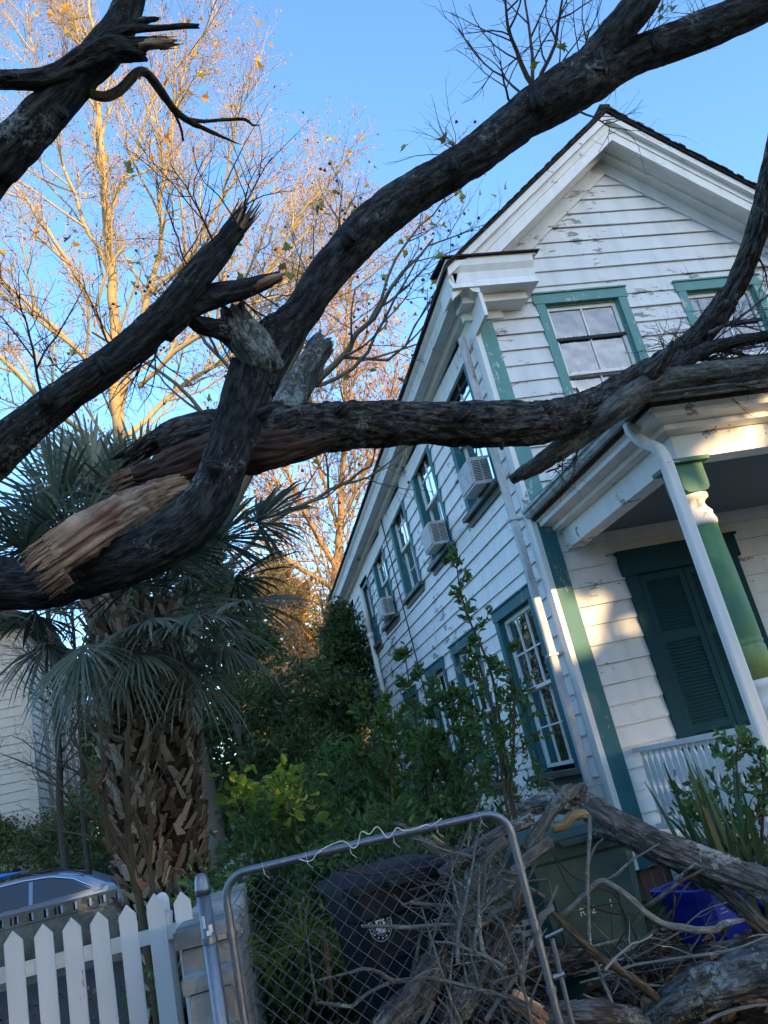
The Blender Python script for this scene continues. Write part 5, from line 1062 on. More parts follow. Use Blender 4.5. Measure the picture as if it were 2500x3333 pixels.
# ---------------------------------------------------------------- car with blue board on its roof
def car():
    c = thing('parked_car', 'silver car parked behind the pierced block wall at far left', 'car', (-3.9, 17.0, 0))
    cm, ct_, cb = new_mat('silver_car_paint', .28, (.17, .22, .3), .5, .6); cb.inputs['Coat Weight'].default_value = .5; dk = new_mat('car_glass', .05, (.012, .014, .018), .8)[0]; rub = new_mat('tyre_rubber', .9, (.02, .02, .02))[0]
    xo = -1.72; Yn, Yf = 16.1, 17.9; cx = lambda s: xo - s       # s grows towards the nose on the left
    prof = [(0.05, .45), (0.0, .75), (.06, .98), (.35, 1.08), (.75, 1.3), (1.15, 1.42), (1.8, 1.47), (2.4, 1.45), (2.9, 1.36), (3.35, 1.12), (3.6, 1.0), (4.3, .9), (4.62, .75), (4.68, .45), (4.5, .28), (.25, .28)]
    n = len(prof); rows = [(Yn+.16, 1), (Yn+.04, .99), (Yn, .96), (Yf, .96), (Yf-.04+.0, .99), (Yf-.16, 1)]
    mb = MB(); V = []
    for k, (yy, f) in enumerate(((Yn+.03, 0), (Yn, 1), (Yf, 1), (Yf-.03, 0))):
        for s, z in prof:
            inset = max(0, (z-.95))*.45; yv = Yn+inset if k < 2 else Yf-inset
            zz = z-(.03 if k in (1, 2) and z > .9 else 0); yv = yv+(.05 if k == 0 else -.05 if k == 3 else 0)
            V.append((cx(s), yv if k in (1, 2) else (Yn+inset+.08 if k == 0 else Yf-inset-.08), z if k in (0, 3) else zz))
    V = V[n:2*n]+V[0:n]+V[3*n:4*n]+V[2*n:3*n]
    F = [(i+r*n, i+(r+1)*n, (i+1) % n+(r+1)*n, (i+1) % n+r*n) for r in range(3) for i in range(n)]+[tuple(range(n)), tuple(range(4*n-1, 3*n-1, -1))]
    mb.add(V, F); mb.build('body', cm, c)
    def yin(z): return Yn+max(0, z-.95)*.45-.006
    for nm, pts in (('side_window', [(.62, 1.05), (.9, 1.24), (1.2, 1.34), (1.55, 1.38), (1.55, 1.02)]), ('side_window', [(1.62, 1.02), (1.62, 1.385), (2.3, 1.375), (2.75, 1.28), (3.15, 1.08), (3.2, 1.0)])):
        mb = MB(); mb.add([(cx(s), yin(z), z) for s, z in pts]+[(cx(s), yin(z)+.01, z) for s, z in pts], [tuple(range(len(pts)))[::-1]]+[(i, (i+1) % len(pts), (i+1) % len(pts)+len(pts), i+len(pts)) for i in range(len(pts))]); mb.build(nm, dk, c)
    mb = MB(); mb.tube([(cx(s), yin(z)-.008, z) for s, z in ((.6, 1.08), (.9, 1.27), (1.25, 1.375), (1.7, 1.41), (2.3, 1.4), (2.78, 1.3), (3.2, 1.07))], .012, 6); mb.build('chrome_trim', new_mat('chrome', .15, (.7, .72, .75), .5, 1)[0], c)
    mb = MB(); mb.tube([(cx(s), Yn+.24, z) for s, z in ((.7, 1.32), (1.1, 1.47), (1.8, 1.52), (2.5, 1.48), (2.8, 1.4))], .015, 6); mb.build('roof_rail', M['iron'], c)
    for s in (.85, 3.75):
        for yy in (Yn-.01, Yf-.19):
            mb = MB(); mb.lathe([(.2, 0), (.32, .01), (.33, .05), (.33, .16), (.32, .2), (.2, .2)], (0, 0, 0), 24); mb.v = [v[:, [0, 2, 1]]+[cx(s), yy, .33] for v in mb.v]; wh = mb.build('wheel', rub, c)
            mb = MB(); mb.lathe([(.19, -.006), (.19, .1), (.02, .1)], (0, 0, 0), 16); mb.v = [v[:, [0, 2, 1]]+[cx(s), yy, .33] for v in mb.v]; mb.build('rim', cm, wh)
    b = MB(); bm2 = new_mat('blue_plastic', .35, (.01, .2, .6), .4)[0]
    P = [(cx(s), Yn+.75, z) for s, z in ((1.75, 1.55), (2.2, 1.57), (3.0, 1.58), (4.0, 1.55), (4.9, 1.5))]
    V, F = tube_np(np.array(P), np.array([.02, .22, .33, .33, .05]), 16); V[:, 2] = 1.565+(V[:, 2]-1.565)*.22; b.add(V, F); o = b.build('paddle_board', bm2, None, smooth=True)
    tag(o, 'bright blue board strapped on the roof of the silver car', 'board')
car()

# ---------------------------------------------------------------- chain-link gate
gv, gvt, gvb = new_mat('galvanised_steel', .42, (.3, .33, .37), .5, .75); gn = noise(gvt, coords(gvt), 30, 5, .7); gvt.links.new(mix(gvt, gn, (.12, .14, .16), (.3, .33, .37)), gvb.inputs[0]); M['galv'] = gv
M['wire'] = new_mat('dull_fence_wire', .6, (.1, .11, .12), .4, .5)[0]
post = thing('gate_post', 'round galvanised steel gate post with domed cap and scraped paint at left of the gate', 'post', (-.12, 4.0, 0))
tp = at(433, 1888, 3.62); bx, by = tp[0], tp[1]
mb = MB(); mb.tube([(bx, by, -.3), (bx, by, tp[2]-.07)], .03, 24); mb.build('pipe', M['galv'], post, smooth=True)
mb = MB(); mb.lathe([(.033, tp[2]-.085), (.034, tp[2]-.055), (.031, tp[2]-.05), (.030, tp[2]-.03), (.024, tp[2]-.008), (.01, tp[2]+.004)], (bx, by, 0), 24); mb.build('cap', M['galv'], post, smooth=True)
mb = MB()
for th, z, w_, h_ in ((-2.0, tp[2]-.19, .012, .05), (-1.2, tp[2]-.22, .016, .03), (-1.5, tp[2]-.235, .02, .02)):
    p = np.array([bx+.031*math.cos(th), by+.031*math.sin(th), z]); tt = np.array([-math.sin(th), math.cos(th), 0]); mb.obox(p, tt*w_/2, (0, 0, h_/2), np.array([math.cos(th), math.sin(th), 0])*.0012)
mb.build('paint_scrape', M['picket'], post)
gate = thing('chain_link_gate', 'chain-link garden gate with rounded galvanised tube frame, closed in front of the debris and bins', 'gate', (.05, 3.95, 0))
GL = at(492, 1960, 3.6); GR = at(1100, 1780, 3.6); g0 = np.array([GL[0], GL[1], 0]); gd = np.array([GR[0]-GL[0], GR[1]-GL[1], 0]); GWd = np.linalg.norm(gd); gd /= GWd; gn_ = np.array([-gd[1], gd[0], 0])
ztop = (at(560, 1870, 3.62)[2]+at(1040, 1757, 3.6)[2])/2-.01
def gp(u, z, o=0): return g0+gd*u+gn_*o+np.array([0, 0, z])
r = .10; P = [gp(0, .08), gp(0, .5), gp(0, ztop-r)]+[gp(r-r*math.cos(a), ztop-r+r*math.sin(a)) for a in np.linspace(.2, 1.4, 7)]+[gp(r, ztop), gp(GWd/2, ztop+.004), gp(GWd-r, ztop)]+[gp(GWd-r+r*math.sin(a), ztop-r+r*math.cos(a)) for a in np.linspace(.2, 1.4, 7)]+[gp(GWd, ztop-r), gp(GWd, .5), gp(GWd, .08), ]
mb = MB(); mb.tube(P, .0175, 16); mb.tube([gp(0, .08), gp(GWd, .08)], .0175, 12); mb.build('frame', M['galv'], gate, smooth=True)
mb = MB(); st = .0365; zb, zt_ = .09, ztop-.05; u = -2.0; a0, a1 = .02, GWd-.02
def wirepath(u0, sg):
    zs = np.linspace(zb, zt_, 34); us = u0+sg*(zs-zb)*1.0; k = (us > a0) & (us < a1)
    for kk in range(len(k)):
        if k[kk]:   # stay inside the rounded corners
            du = min(us[kk]-0, GWd-us[kk])
            if du < r and zs[kk] > ztop-r-.02 and (r-du)**2+(zs[kk]-(ztop-r))**2 > (r-.02)**2: k[kk] = False
    idx = np.where(k)[0]
    if len(idx) < 2: return
    idx = np.arange(idx[0], idx[-1]+1)
    P = [gp(us[i], zs[i]+.0015*math.sin(i*2.1), .0015*sg+.001*math.sin(i*1.9)) for i in idx]; mb.tube(P, .0016, 4)
for k in range(70):
    wirepath(-1.35+k*.072*.98, 1); wirepath(0.0+k*.072*.98, -1)
for k in range(17): u = .02+GWd*k/17.; mb.tube([gp(u, zt_-.005), gp(u+.005, zt_+.02, .005)], .0015, 4)
mb.build('wire_mesh', M['wire'], gate)
mb = MB()
def collar(c, rr=.022, h=.022): mb.lathe([(rr, c[2]-h/2), (rr, c[2]+h/2)], (c[0], c[1], 0), 16)
for z in (at(500, 2015, 3.6)[2], .16):
    collar(gp(0, z)); collar(np.array([bx, by, z]), .034, .026); q = gp(0, z); p = np.array([bx, by, z]); dd = (q-p)/np.linalg.norm(q-p); mb.bar(p+dd*.02, q+dd*.05, .008, .022); mb.tube([q+dd*.035+[0, 0, .0]-gn_*.02, q+dd*.035+gn_*.02], .006, 8)
mb.build('hinge', M['galv'], gate)
mb = MB(); zl = at(1175, 1985, 3.58)[2]
for z in (zl+.235, zl+.02, zl-.02, zl-.24, ztop-.5): collar(gp(GWd, z), .0225, .024)
mb.bar(gp(GWd-.05, zl+.02), gp(GWd+.055, zl+.03), .006, .022); mb.bar(gp(GWd-.06, zl-.02), gp(GWd+.02, zl-.015), .006, .02); mb.bar(gp(GWd-.04, zl+.235), gp(GWd+.02, zl+.24), .006, .018)
mb.obox(gp(GWd+.06, zl+.045, -.01), gd*.035+np.array([0, 0, .012]), gn_*.012, (0, 0, .011)); mb.tube([gp(GWd+.055, zl-.06), gp(GWd+.05, zl-.3), gp(GWd+.05, .1)], .010, 10); mb.tube([gp(GWd+.03, zl-.05), gp(GWd+.11, zl-.035)], .007, 8); mb.tube([gp(GWd+.02, zl-.2), gp(GWd+.07, zl-.195)], .012, 8); mb.tube([gp(GWd+.02, zl-.4), gp(GWd+.08, zl-.4)], .012, 8)
mb.build('latch', M['galv'], gate)
mb = MB()
for u in np.linspace(.18, GWd-.12, 6): mb.tube([gp(u, ztop-.03, .01), gp(u, ztop-.01, .02), gp(u+.002, ztop+.019, .005), gp(u+.003, ztop+.015, -.017), gp(u+.008, ztop-.03, -.016), gp(u+.025, ztop-.05, -.01)], .0013, 4)
mb.build('tie_wire', M['spout'], gate)
zz = [R4(885, 465), R4(940, 482), R4(990, 470), R4(1030, 415), R4(1130, 355), R4(1230, 328), R4(1300, 380), R4(1340, 350), R4(1365, 255), R4(1430, 272), R4(1490, 215), R4(1570, 302), R4(1640, 225), R5(500, 245), R5(590, 235), R5(680, 200), R5(720, 208), R5(803, 152)]
mb = MB(); P = [at(a, b, 3.6) for a, b in zz]; P, R_ = smooth_path(P, [.0028]*len(P), .012); mb.tube(P, R_, 6)
o = mb.build('bent_wire', new_mat('white_coated_wire', .4, (.7, .7, .6))[0], None, smooth=True); tag(o, 'white zigzag length of bent wire lying along the gate top rail', 'wire')

# ---------------------------------------------------------------- bins, tub, debris pile
def font_mesh(mb, txt, size, put, ext=.0015):
    cu = bpy.data.curves.new('txt', 'FONT'); cu.body = txt; cu.size = size; cu.extrude = 0; cu.align_x = 'CENTER'; cu.align_y = 'CENTER'
    o = bpy.data.objects.new('txt', cu); C.objects.link(o); dg = bpy.context.evaluated_depsgraph_get(); me = bpy.data.meshes.new_from_object(o.evaluated_get(dg))
    V = [put(v.co.x, v.co.y) for v in me.vertices]; F = [tuple(p.vertices) for p in me.polygons]
    bpy.data.objects.remove(o); bpy.data.curves.remove(cu); bpy.data.meshes.remove(me)
    if V: mb.add(V, F)
def plastic(name, col, rough=.42, scuff=.25):
    rough += .12; m, t, b = new_mat(name, rough, col, .25); n1 = noise(t, coords(t), 7, 8, .7); n2 = noise(t, coords(t), 60, 4)
    t.links.new(mix(t, ramp(t, n1, [(.45, (0, 0, 0)), (.75, (scuff,)*3)]), col, (.3, .32, .3)), b.inputs[0]); t.links.new(nd(t, 'ShaderNodeMapRange', {0: n1, 3: rough-.1, 4: rough+.25}).outputs[0], b.inputs['Roughness']); bump(t, b, n2, .08, .004); return m
M['bin_d'] = plastic('dark_navy_plastic', (.004, .010, .016), scuff=.05); M['bin_g'] = plastic('grey_green_plastic', (.028, .075, .07), scuff=.16); M['tub'] = plastic('blue_plastic_tub', (.008, .03, .36), .3, .1)
M['print'] = new_mat('white_print', .7, (.55, .6, .62))[0]; M['scrawl'] = new_mat('grey_marker', .7, (.3, .33, .34))[0]
def wheelie(name, lab, c, yaw, mat, h=1.0, w0=.46, w1=.6, d0=.5, d1=.68, group='wheeled bins behind the gate'):
    """c = ground point of the middle of the front face; yaw turns the front"""
    r = thing(name, lab, 'bin', (c[0], c[1], 0), None)
    ux = np.array([math.cos(yaw), math.sin(yaw), 0]); uy = np.array([-math.sin(yaw), math.cos(yaw), 0])
    Pt = lambda x, y, z: np.array([c[0], c[1], 0])+ux*x+uy*y+np.array([0, 0, z])
    def ring(z, e=0):
        f = z/h; w_ = (w0+(w1-w0)*f)/2+e; fy = .10*(1-f)-e; by_ = d0+.1+(d1-d0-.1)*f+e; k = .05
        return [Pt(x, y, z) for x, y in ((-w_+k, fy), (w_-k, fy), (w_, fy+k), (w_, by_-k), (w_-k, by_), (-w_+k, by_), (-w_, by_-k), (-w_, fy+k))]
    mb = MB(); zs = [.03, .3, .62, .9, .92, h-.03, h]; es = [0, 0, 0, 0, .018, .02, .02]; V = []
    for z, e in zip(zs, es): V += ring(z, e)
    F = [(i*8+k, i*8+(k+1) % 8, i*8+8+(k+1) % 8, i*8+8+k) for i in range(len(zs)-1) for k in range(8)]+[tuple(range(8))[::-1], tuple(range((len(zs)-1)*8, len(zs)*8))]
    mb.add(V, F); mb.build('body', mat, r)
    mb = MB(); V = ring(h+.004, .045)+ring(h+.045, .045)+ring(h+.05, .03)+ring(h+.085, -.05)+ring(h+.09, -.12); F = [(i*8+k, i*8+(k+1) % 8, i*8+8+(k+1) % 8, i*8+8+k) for i in range(4) for k in range(8)]+[tuple(range(8))[::-1], tuple(range(32, 40))]
    mb.add(V, F); mb.obox(Pt(0, -.075, h+.02), ux*.1, uy*.03, (0, 0, .012)); mb.build('lid', mat, r)
    mb = MB()   # deep moulded recess framed on the front
    for x0, x1, z0_, z1_ in ((-.2, -.165, .35, .74), (.165, .2, .35, .74), (-.165, .165, .715, .74), (-.165, .165, .35, .37)):
        for z_a, z_b in ((z0_, z1_),):
            ya = .10*(1-z_a/h); yb = .10*(1-z_b/h); mb.add([Pt(x, y-o, z) for x in (x0, x1) for (y, z) in ((ya, z_a), (yb, z_b)) for o in (-.005, .014)], [(0, 1, 3, 2), (4, 6, 7, 5), (0, 4, 5, 1), (2, 3, 7, 6), (0, 2, 6, 4), (1, 5, 7, 3)])
    mb.build('front_rib', mat, r)
    for s in (-1, 1):
        mb = MB(); q = Pt(s*(w0/2+.01), d0+.1, .13); P2 = [q-ux*.03*1, q+ux*.03]; mb.tube(P2, .13, 20); mb.build('wheel', M['slot'], r)
    mb = MB(); mb.tube([Pt(-.24, d1+.0, h-.03), Pt(-.24, d1+.06, h-.02), Pt(.24, d1+.06, h-.02), Pt(.24, d1, h-.03)], .015, 10); mb.build('handle', mat, r)
    surf = lambda x, z, o=.004: Pt(x, .10*(1-z/h)-o, z)
    return r, surf, Pt
# dark bin with the city seal
pL, pR = at(745, 1935, 4.15), at(985, 1862, 4.35); yw = math.atan2(pR[1]-pL[1], pR[0]-pL[0])
cD = (pL+pR)/2; rD, sf, PtD = wheelie('wheeled_bin', 'dark navy wheeled bin with white round seal and scrawled tag, behind the chain-link gate', cD, yw, M['bin_d'], h=1.04, w0=.44, w1=.55)
def onf(x, y):    # picture point -> (x, z) on the front face
    o = np.array([cD[0], cD[1], 0]); ux = np.array([math.cos(yw), math.sin(yw), 0]); uy = np.array([-math.sin(yw), math.cos(yw), 0]); v = at(x, y, 1)-EYE
    n = uy*1.0+np.array([0, 0, .1/1.04]); n /= np.linalg.norm(n); p0 = PtD(0, .1, 0); t = np.dot(p0-EYE, n)/np.dot(v, n); q = EYE+v*t; return float(np.dot(q-o, ux)), float(q[2])
sx_, sz_ = onf(*R5(325, 965)); e1 = onf(*R5(325, 838)); e2 = onf(*R5(408, 965)); rz = abs(e1[1]-sz_); rx = abs(e2[0]-sx_)*1.12; rz *= 1.1
mb = MB(); N_ = 48
for r0, r1 in ((.97, 1.0), (.63, .65)):
    V = []; 
    for k in range(N_):
        a = 2*math.pi*k/N_; V += [sf(sx_+rx*r0*math.cos(a), sz_+rz*r0*math.sin(a)), sf(sx_+rx*r1*math.cos(a), sz_+rz*r1*math.sin(a))]
    mb.add(V, [(2*k, (2*k+2) % (2*N_), (2*k+3) % (2*N_), 2*k+1) for k in range(N_)])
txt = 'CITY OF CHARLESTON'
for k, ch in enumerate(txt):
    if ch == ' ': continue
    a = math.radians(205-230*k/(len(txt)-1)); cxx, czz = sx_+rx*.81*math.cos(a), sz_+rz*.81*math.sin(a); ca_, sa_ = math.cos(a-math.pi/2), math.sin(a-math.pi/2)
    font_mesh(mb, ch, rx*.36, lambda u, v_, cxx=cxx, czz=czz, ca_=ca_, sa_=sa_: sf(cxx+u*ca_-v_*sa_, czz+u*sa_+v_*ca_))
for k in range(5):
    a = math.radians(-40-100*k/4.); q = (sx_+rx*.81*math.cos(a), sz_+rz*.81*math.sin(a)); mb.add([sf(q[0]+i*rx*.06, q[1]+j*rz*.05) for i, j in ((-1, -1), (1, -1), (1, 1), (-1, 1))], [(0, 1, 2, 3)])
rs = np.random.default_rng(6)   # emblem: shield between two figures over a scroll
def blob(cx_, cz_, w_, h_, n=12, o=.0045):
    V = [sf(sx_+rx*(cx_+w_*math.cos(2*math.pi*k/n)*(1+.25*rs.uniform(-1, 1))), sz_+rz*(cz_+h_*math.sin(2*math.pi*k/n)*(1+.25*rs.uniform(-1, 1))), o) for k in range(n)]; mb.add(V, [tuple(range(n))])
for q in ((0, .46, .09, .08), (-.25, .2, .12, .14), (.25, .2, .12, .13), (0, .24, .1, .1), (-.33, -.02, .1, .14), (.33, -.02, .12, .13), (-.1, -.3, .2, .1), (.2, -.32, .2, .1), (0, -.45, .36, .08), (-.3, -.22, .12, .12), (.32, -.25, .1, .12), (0, .02, .05, .07)): blob(*q)
rD_ = mb.build('seal', M['print'], rD)
mb = MB(); P = []
for k in range(120): t_ = k/119.; P.append(np.array([-.9+2.0*t_+.18*math.sin(t_*41), .25*math.sin(t_*29+1)+.18*math.cos(t_*57)]))
o_ = onf(*R5(240, 790)); o2 = onf(*R5(400, 790)); sc_ = abs(o2[0]-o_[0])*.62
mb.tube([sf(o_[0]+p[0]*sc_+.01, o_[1]+p[1]*sc_*.8, .006) for p in P], .0013, 4); mb.tube([sf(o2[0]-.01+.03*math.cos(a), o2[1]+.018*math.sin(a), .006) for a in np.linspace(0, 6.6, 30)], .0013, 4); mb.build('marker_scrawl', M['scrawl'], rD)
mb = MB(); q = onf(*R5(825, 918)); font_mesh(mb, '120 - 001101', .032, lambda u, v_: sf(q[0]+u, q[1]+v_, .02)); mb.build('serial_number', M['print'], rD)
# green bin
pL, pR = at(1168, 1822, 4.75), at(1345, 1790, 4.8); yw2 = math.atan2(pR[1]-pL[1], pR[0]-pL[0])-.05; cG = (pL+pR)/2+[-.05, 0, 0]
rG, sg_, PtG = wheelie('wheeled_bin', 'grey-green wheeled bin right of the gate, sloping trunk lying across its lid', cG, yw2, M['bin_g'], h=.98, w0=.5, w1=.66)
mb = MB(); font_mesh(mb, 'R12', .06, lambda u, v_: sg_(-.03+u, .62+v_, .006)); font_mesh(mb, '1', .06, lambda u, v_: sg_(.11+u, .63+v_, .006)); mb.build('serial_number', M['print'], rG)
mb = MB(); mb.tube([PtG(-.2, -.02+.07, .34), PtG(.2, .05, .34)], .016, 10); mb.build('lift_bar', M['galv'], rG, smooth=True)
# blue tub
tb = at(1555, 1985, 4.8); rT = thing('recycling_tub', 'bright blue recycling tub with rim and faded white print beside the sloping trunk', 'tub', (tb[0], tb[1], .0))
tx = np.array([math.cos(.25), math.sin(.25), 0]); ty = np.array([-math.sin(.25), math.cos(.25), 0]); zt = at(1460, 1915, 4.85)[2]
PtT = lambda x, y, z: np.array([tb[0]+.03, tb[1], 0])+tx*x+ty*y+np.array([.0, 0, z])
def rr(w_, d_, z, k=.06): return [PtT(x, y, z) for x, y in ((-w_+k, -d_), (w_-k, -d_), (w_, -d_+k), (w_, d_-k), (w_-k, d_), (-w_+k, d_), (-w_, d_-k), (-w_, -d_+k))]
mb = MB(); V = rr(.22, .15, zt-.42)+rr(.3, .2, zt-.05)+rr(.32, .23, zt-.05)+rr(.33, .24, zt)+rr(.29, .2, zt)+rr(.28, .19, zt-.06)+rr(.22, .15, zt-.34)
mb.add(V, [(i*8+k, i*8+(k+1) % 8, i*8+8+(k+1) % 8, i*8+8+k) for i in range(6) for k in range(8)]+[tuple(range(8))[::-1], tuple(range(48, 56))]); mb.build('body', M['tub'], rT)
mb = MB()
for k in range(7):
    z = zt-.12-.022*k; f = (zt-.05-z)/.31; y = -(.2-.05*f)-.003; L = rs.uniform(.03, .07); mb.add([PtT(-.19, y, z), PtT(-.19+L, y, z), PtT(-.19+L, y+.0015, z-.006), PtT(-.19, y+.0015, z-.006)], [(0, 1, 2, 3)])
mb.build('faded_print', M['scrawl'], rT)

# ---- heap of debris the bins and logs stand in
def heap():
    m, t, b = new_mat('litter_soil', .95, spec=.1); o_ = coords(t); n1 = noise(t, o_, 14, 8, .75); t.links.new(ramp(t, n1, [(.35, (.025, .02, .015)), (.5, (.08, .05, .03)), (.62, (.18, .1, .05)), (.75, (.1, .07, .05))]), b.inputs[0]); bump(t, b, n1, 1, .05)
    n = 70; X, Y = np.meshgrid(np.linspace(-.1, 5.4, n), np.linspace(3.3, 6.6, n), indexing='ij'); P = np.stack([X, Y, X*0], -1).reshape(-1, 3)
    h = .28*np.clip((X.ravel()-1.0)/1.2, 0, 1)*np.exp(-((Y.ravel()-4.3)/1.0)**2)+.07*fbm(P*3, 4, 5)+.01; e = np.clip(np.minimum.reduce([X.ravel()+.1, 5.4-X.ravel(), Y.ravel()-3.3, 6.6-Y.ravel()])/.3, 0, 1)
    V = P+np.stack([0*h, 0*h, h*e-.01], -1); i = np.arange(n-1)[:, None]*n; j = np.arange(n-1)[None]; F = np.stack([i+j, i+j+n, i+j+n+1, i+j+1], -1).reshape(-1, 4)
    tag(raw_mesh('earth_mound', V, F, m, smooth=True), kind='structure')
    rs = np.random.default_rng(44); k = 5200; q = np.stack([rs.uniform(0, 5, k), rs.uniform(3.4, 6.4, k), rs.uniform(.03, .12, k)], -1); q[:, 2] += .28*np.clip((q[:, 0]-1)/1.2, 0, 1)*np.exp(-((q[:, 1]-4.3))**2)
    q2 = np.stack([rs.uniform(-4, 3.2, 1500), rs.uniform(4.6, 12, 1500), rs.uniform(.06, .12, 1500)], -1); q = np.vstack([q, q2])
    A = rs.normal(size=q.shape); A[:, 2] *= .3; V, F = leaf_arrays(q, A, .075, rs, .7, nrm=np.array([0, 0, 1.])); V = V.reshape(-1, 7, 3)[:, :6].reshape(-1, 3); F = F//7*6+F % 7
    tag(raw_mesh('leaf_litter', V, F, leaf_mat('brown_leaf_litter', (.05, .03, .02), (.16, .085, .045), (.28, .18, .1), .1, .8)), 'brown dead leaves scattered thickly over the ground behind the gate', 'leaf litter', kind='stuff')
heap()
def log(name, lab, cat, pts, mt, seed, group=None, n=40, jag=.0, amp=.012, lump=.12, step=.02, cut=None, ends=None, **kw):
    P, R = path(pts); c = P[len(P)//2]; t = thing(name, lab, cat, c, group); limb3('bark', P, R, M[mt], t, n=n, step=step, amp=amp, seed=seed, lump=lump, jag=jag, **kw)
    rs = np.random.default_rng(seed+500)
    if ends:
        mb = MB()
        for e in ends:
            i, j = (0, 1) if e == 0 else (-1, -2); splinters(mb, P[i], P[i]-P[j], R[i]*.9, 14, min(.16, R[i]*2.2), rs)
        mb.build('torn_end', M['torn_small'], t)
    return t
def r5(L): return [(*R5(a, b), d, w_*(1.15 if w_ < 30 else 1)) for a, b, d, w_ in L]
def r6(L): return [(*R6(a, b), d, w_*(1.12 if w_ < 30 else .93)) for a, b, d, w_ in L]
ML = M['barkg']
k5 = K7/1.507; k6 = K8/1.507
log('fallen_log', 'long sloping lichen-grey trunk running from the green bin lid down to the right edge', 'log', [(1120, 1752, 4.75, 30), (1160, 1738, 4.75, 40), (1215, 1730, 4.72, 52), (1262, 1738, 4.66, 58), (1310, 1768, 4.55, 62), (1380, 1805, 4.45, 62), (1460, 1838, 4.35, 64), (1550, 1872, 4.25, 68), (1640, 1905, 4.15, 72), (1760, 1950, 4.0, 76)], 'barkg', 301, n=64, amp=.02, ends=[0])
log('fallen_log', 'dark forked branch under the sloping trunk, ending on the blue tub', 'log', [(1290, 1785, 4.62, 40), (1395, 1828, 4.5, 46), (1460, 1862, 4.45, 44), (1532, 1905, 4.4, 44), (1592, 1955, 4.35, 42), (1660, 2020, 4.3, 42), (1720, 2090, 4.3, 40)], 'barkg', 302, n=44, amp=.016)
log('broken_branch', 'upright splintered grey-brown stub leaning over the green bin lid', 'branch', r6([(20, 560, 4.2, 34), (110, 430, 4.25, 36), (200, 300, 4.3, 34), (280, 190, 4.35, 38), (330, 150, 4.4, 26)]), 'barkl', 303, n=36, ends=[1], jag=.06)
log('broken_branch', 'short horn-like broken branch pointing up from the top of the pile', 'branch', r6([(300, 190, 4.4, 26), (240, 160, 4.4, 16), (205, 115, 4.4, 10), (190, 95, 4.4, 5)]), 'barkl', 304, n=16, amp=.004)
log('broken_branch', 'short raw-ended branch with reddish torn tip beside the horn-like one', 'branch', r6([(330, 240, 4.45, 30), (380, 160, 4.45, 26), (410, 120, 4.45, 18)]), 'barkg', 305, n=24, ends=[1], jag=.05)
log('broken_branch', 'reddish smooth curved branch on the green bin lid', 'branch', r6([(200, 410, 4.45, 18), (280, 385, 4.45, 20), (340, 320, 4.45, 20), (420, 310, 4.5, 18), (450, 330, 4.5, 10)]), 'syc', 306, n=20, amp=.004)
log('fallen_log', 'thick lichen-spotted log at the lower right corner, brown bark with white patches', 'log', r6([(1760, 1330, 3.45, 116), (1600, 1370, 3.5, 112), (1400, 1430, 3.55, 104), (1200, 1500, 3.6, 98), (1020, 1600, 3.65, 84), (900, 1700, 3.7, 70)]), 'barkg', 307, n=64, amp=.02, ends=[1])
log('fallen_log', 'dark ridged log behind the lichen-spotted one, brown cut end at the right edge', 'log', r6([(1620, 1220, 4.1, 66), (1400, 1260, 4.1, 62), (1200, 1290, 4.15, 60), (1000, 1350, 4.2, 64), (900, 1400, 4.25, 60)]), 'bark2', 308, n=56, amp=.022)
log('fallen_log', 'brown decayed log stump end touching the right edge under the blue tub', 'log', r6([(1560, 1300, 3.9, 60), (1640, 1280, 3.9, 64), (1740, 1260, 3.9, 60)]), 'torn', 309, n=40, jag=.1)
log('fallen_log', 'dark log across the bottom of view below the green bin', 'log', r6([(130, 1680, 3.8, 50), (300, 1660, 3.75, 62), (480, 1660, 3.7, 60), (700, 1690, 3.7, 60), (900, 1740, 3.7, 60)]), 'barkg', 310, n=48, amp=.018)
log('fallen_log', 'dark log lying in shadow behind the gate latch side', 'log', [(900, 2165, 4.4, 70), (1000, 2120, 4.4, 76), (1100, 2090, 4.4, 70), (1200, 2080, 4.4, 70), (1290, 2060, 4.4, 60)], 'bark2', 311, n=48, amp=.02)
M['lich'] = bark_mat('lichen_white_bark', (.16, .16, .14), (.42, .43, .4), .4, (.5, .54, .5))
log('curved_branch', 'pale lichen-white branch sweeping in a long curve in front of the blue tub', 'branch', r6([(270, 995, 4.0, 11), (380, 900, 4.0, 12), (520, 765, 3.98, 14), (620, 800, 3.95, 13), (740, 890, 3.92, 15), (850, 990, 3.9, 14), (960, 1055, 3.88, 13), (1090, 1080, 3.86, 15), (1220, 1095, 3.85, 14), (1310, 1085, 3.85, 14), (1360, 1050, 3.84, 15), (1500, 1025, 3.83, 7)]), 'lich', 312, n=18, amp=.004, lump=.15)
log('thin_branch', 'thin pale twig rising right from the curved branch to a yellow snapped tip', 'branch', r6([(550, 765, 3.97, 6), (640, 715, 3.95, 6), (740, 620, 3.93, 5), (830, 570, 3.92, 5), (925, 510, 3.9, 3)]), 'lich', 313, n=10, amp=.001)
log('brown_branch', 'straight brown branch crossing diagonally in front of the green bin to the bottom edge', 'branch', r6([(150, 930, 3.75, 10), (260, 1030, 3.74, 13), (380, 1150, 3.73, 14), (470, 1240, 3.72, 20), (600, 1330, 3.7, 16), (760, 1430, 3.68, 17), (900, 1540, 3.66, 18), (980, 1640, 3.65, 20), (1080, 1760, 3.64, 22)]), 'barkb', 314, n=20, amp=.005, lump=.15)
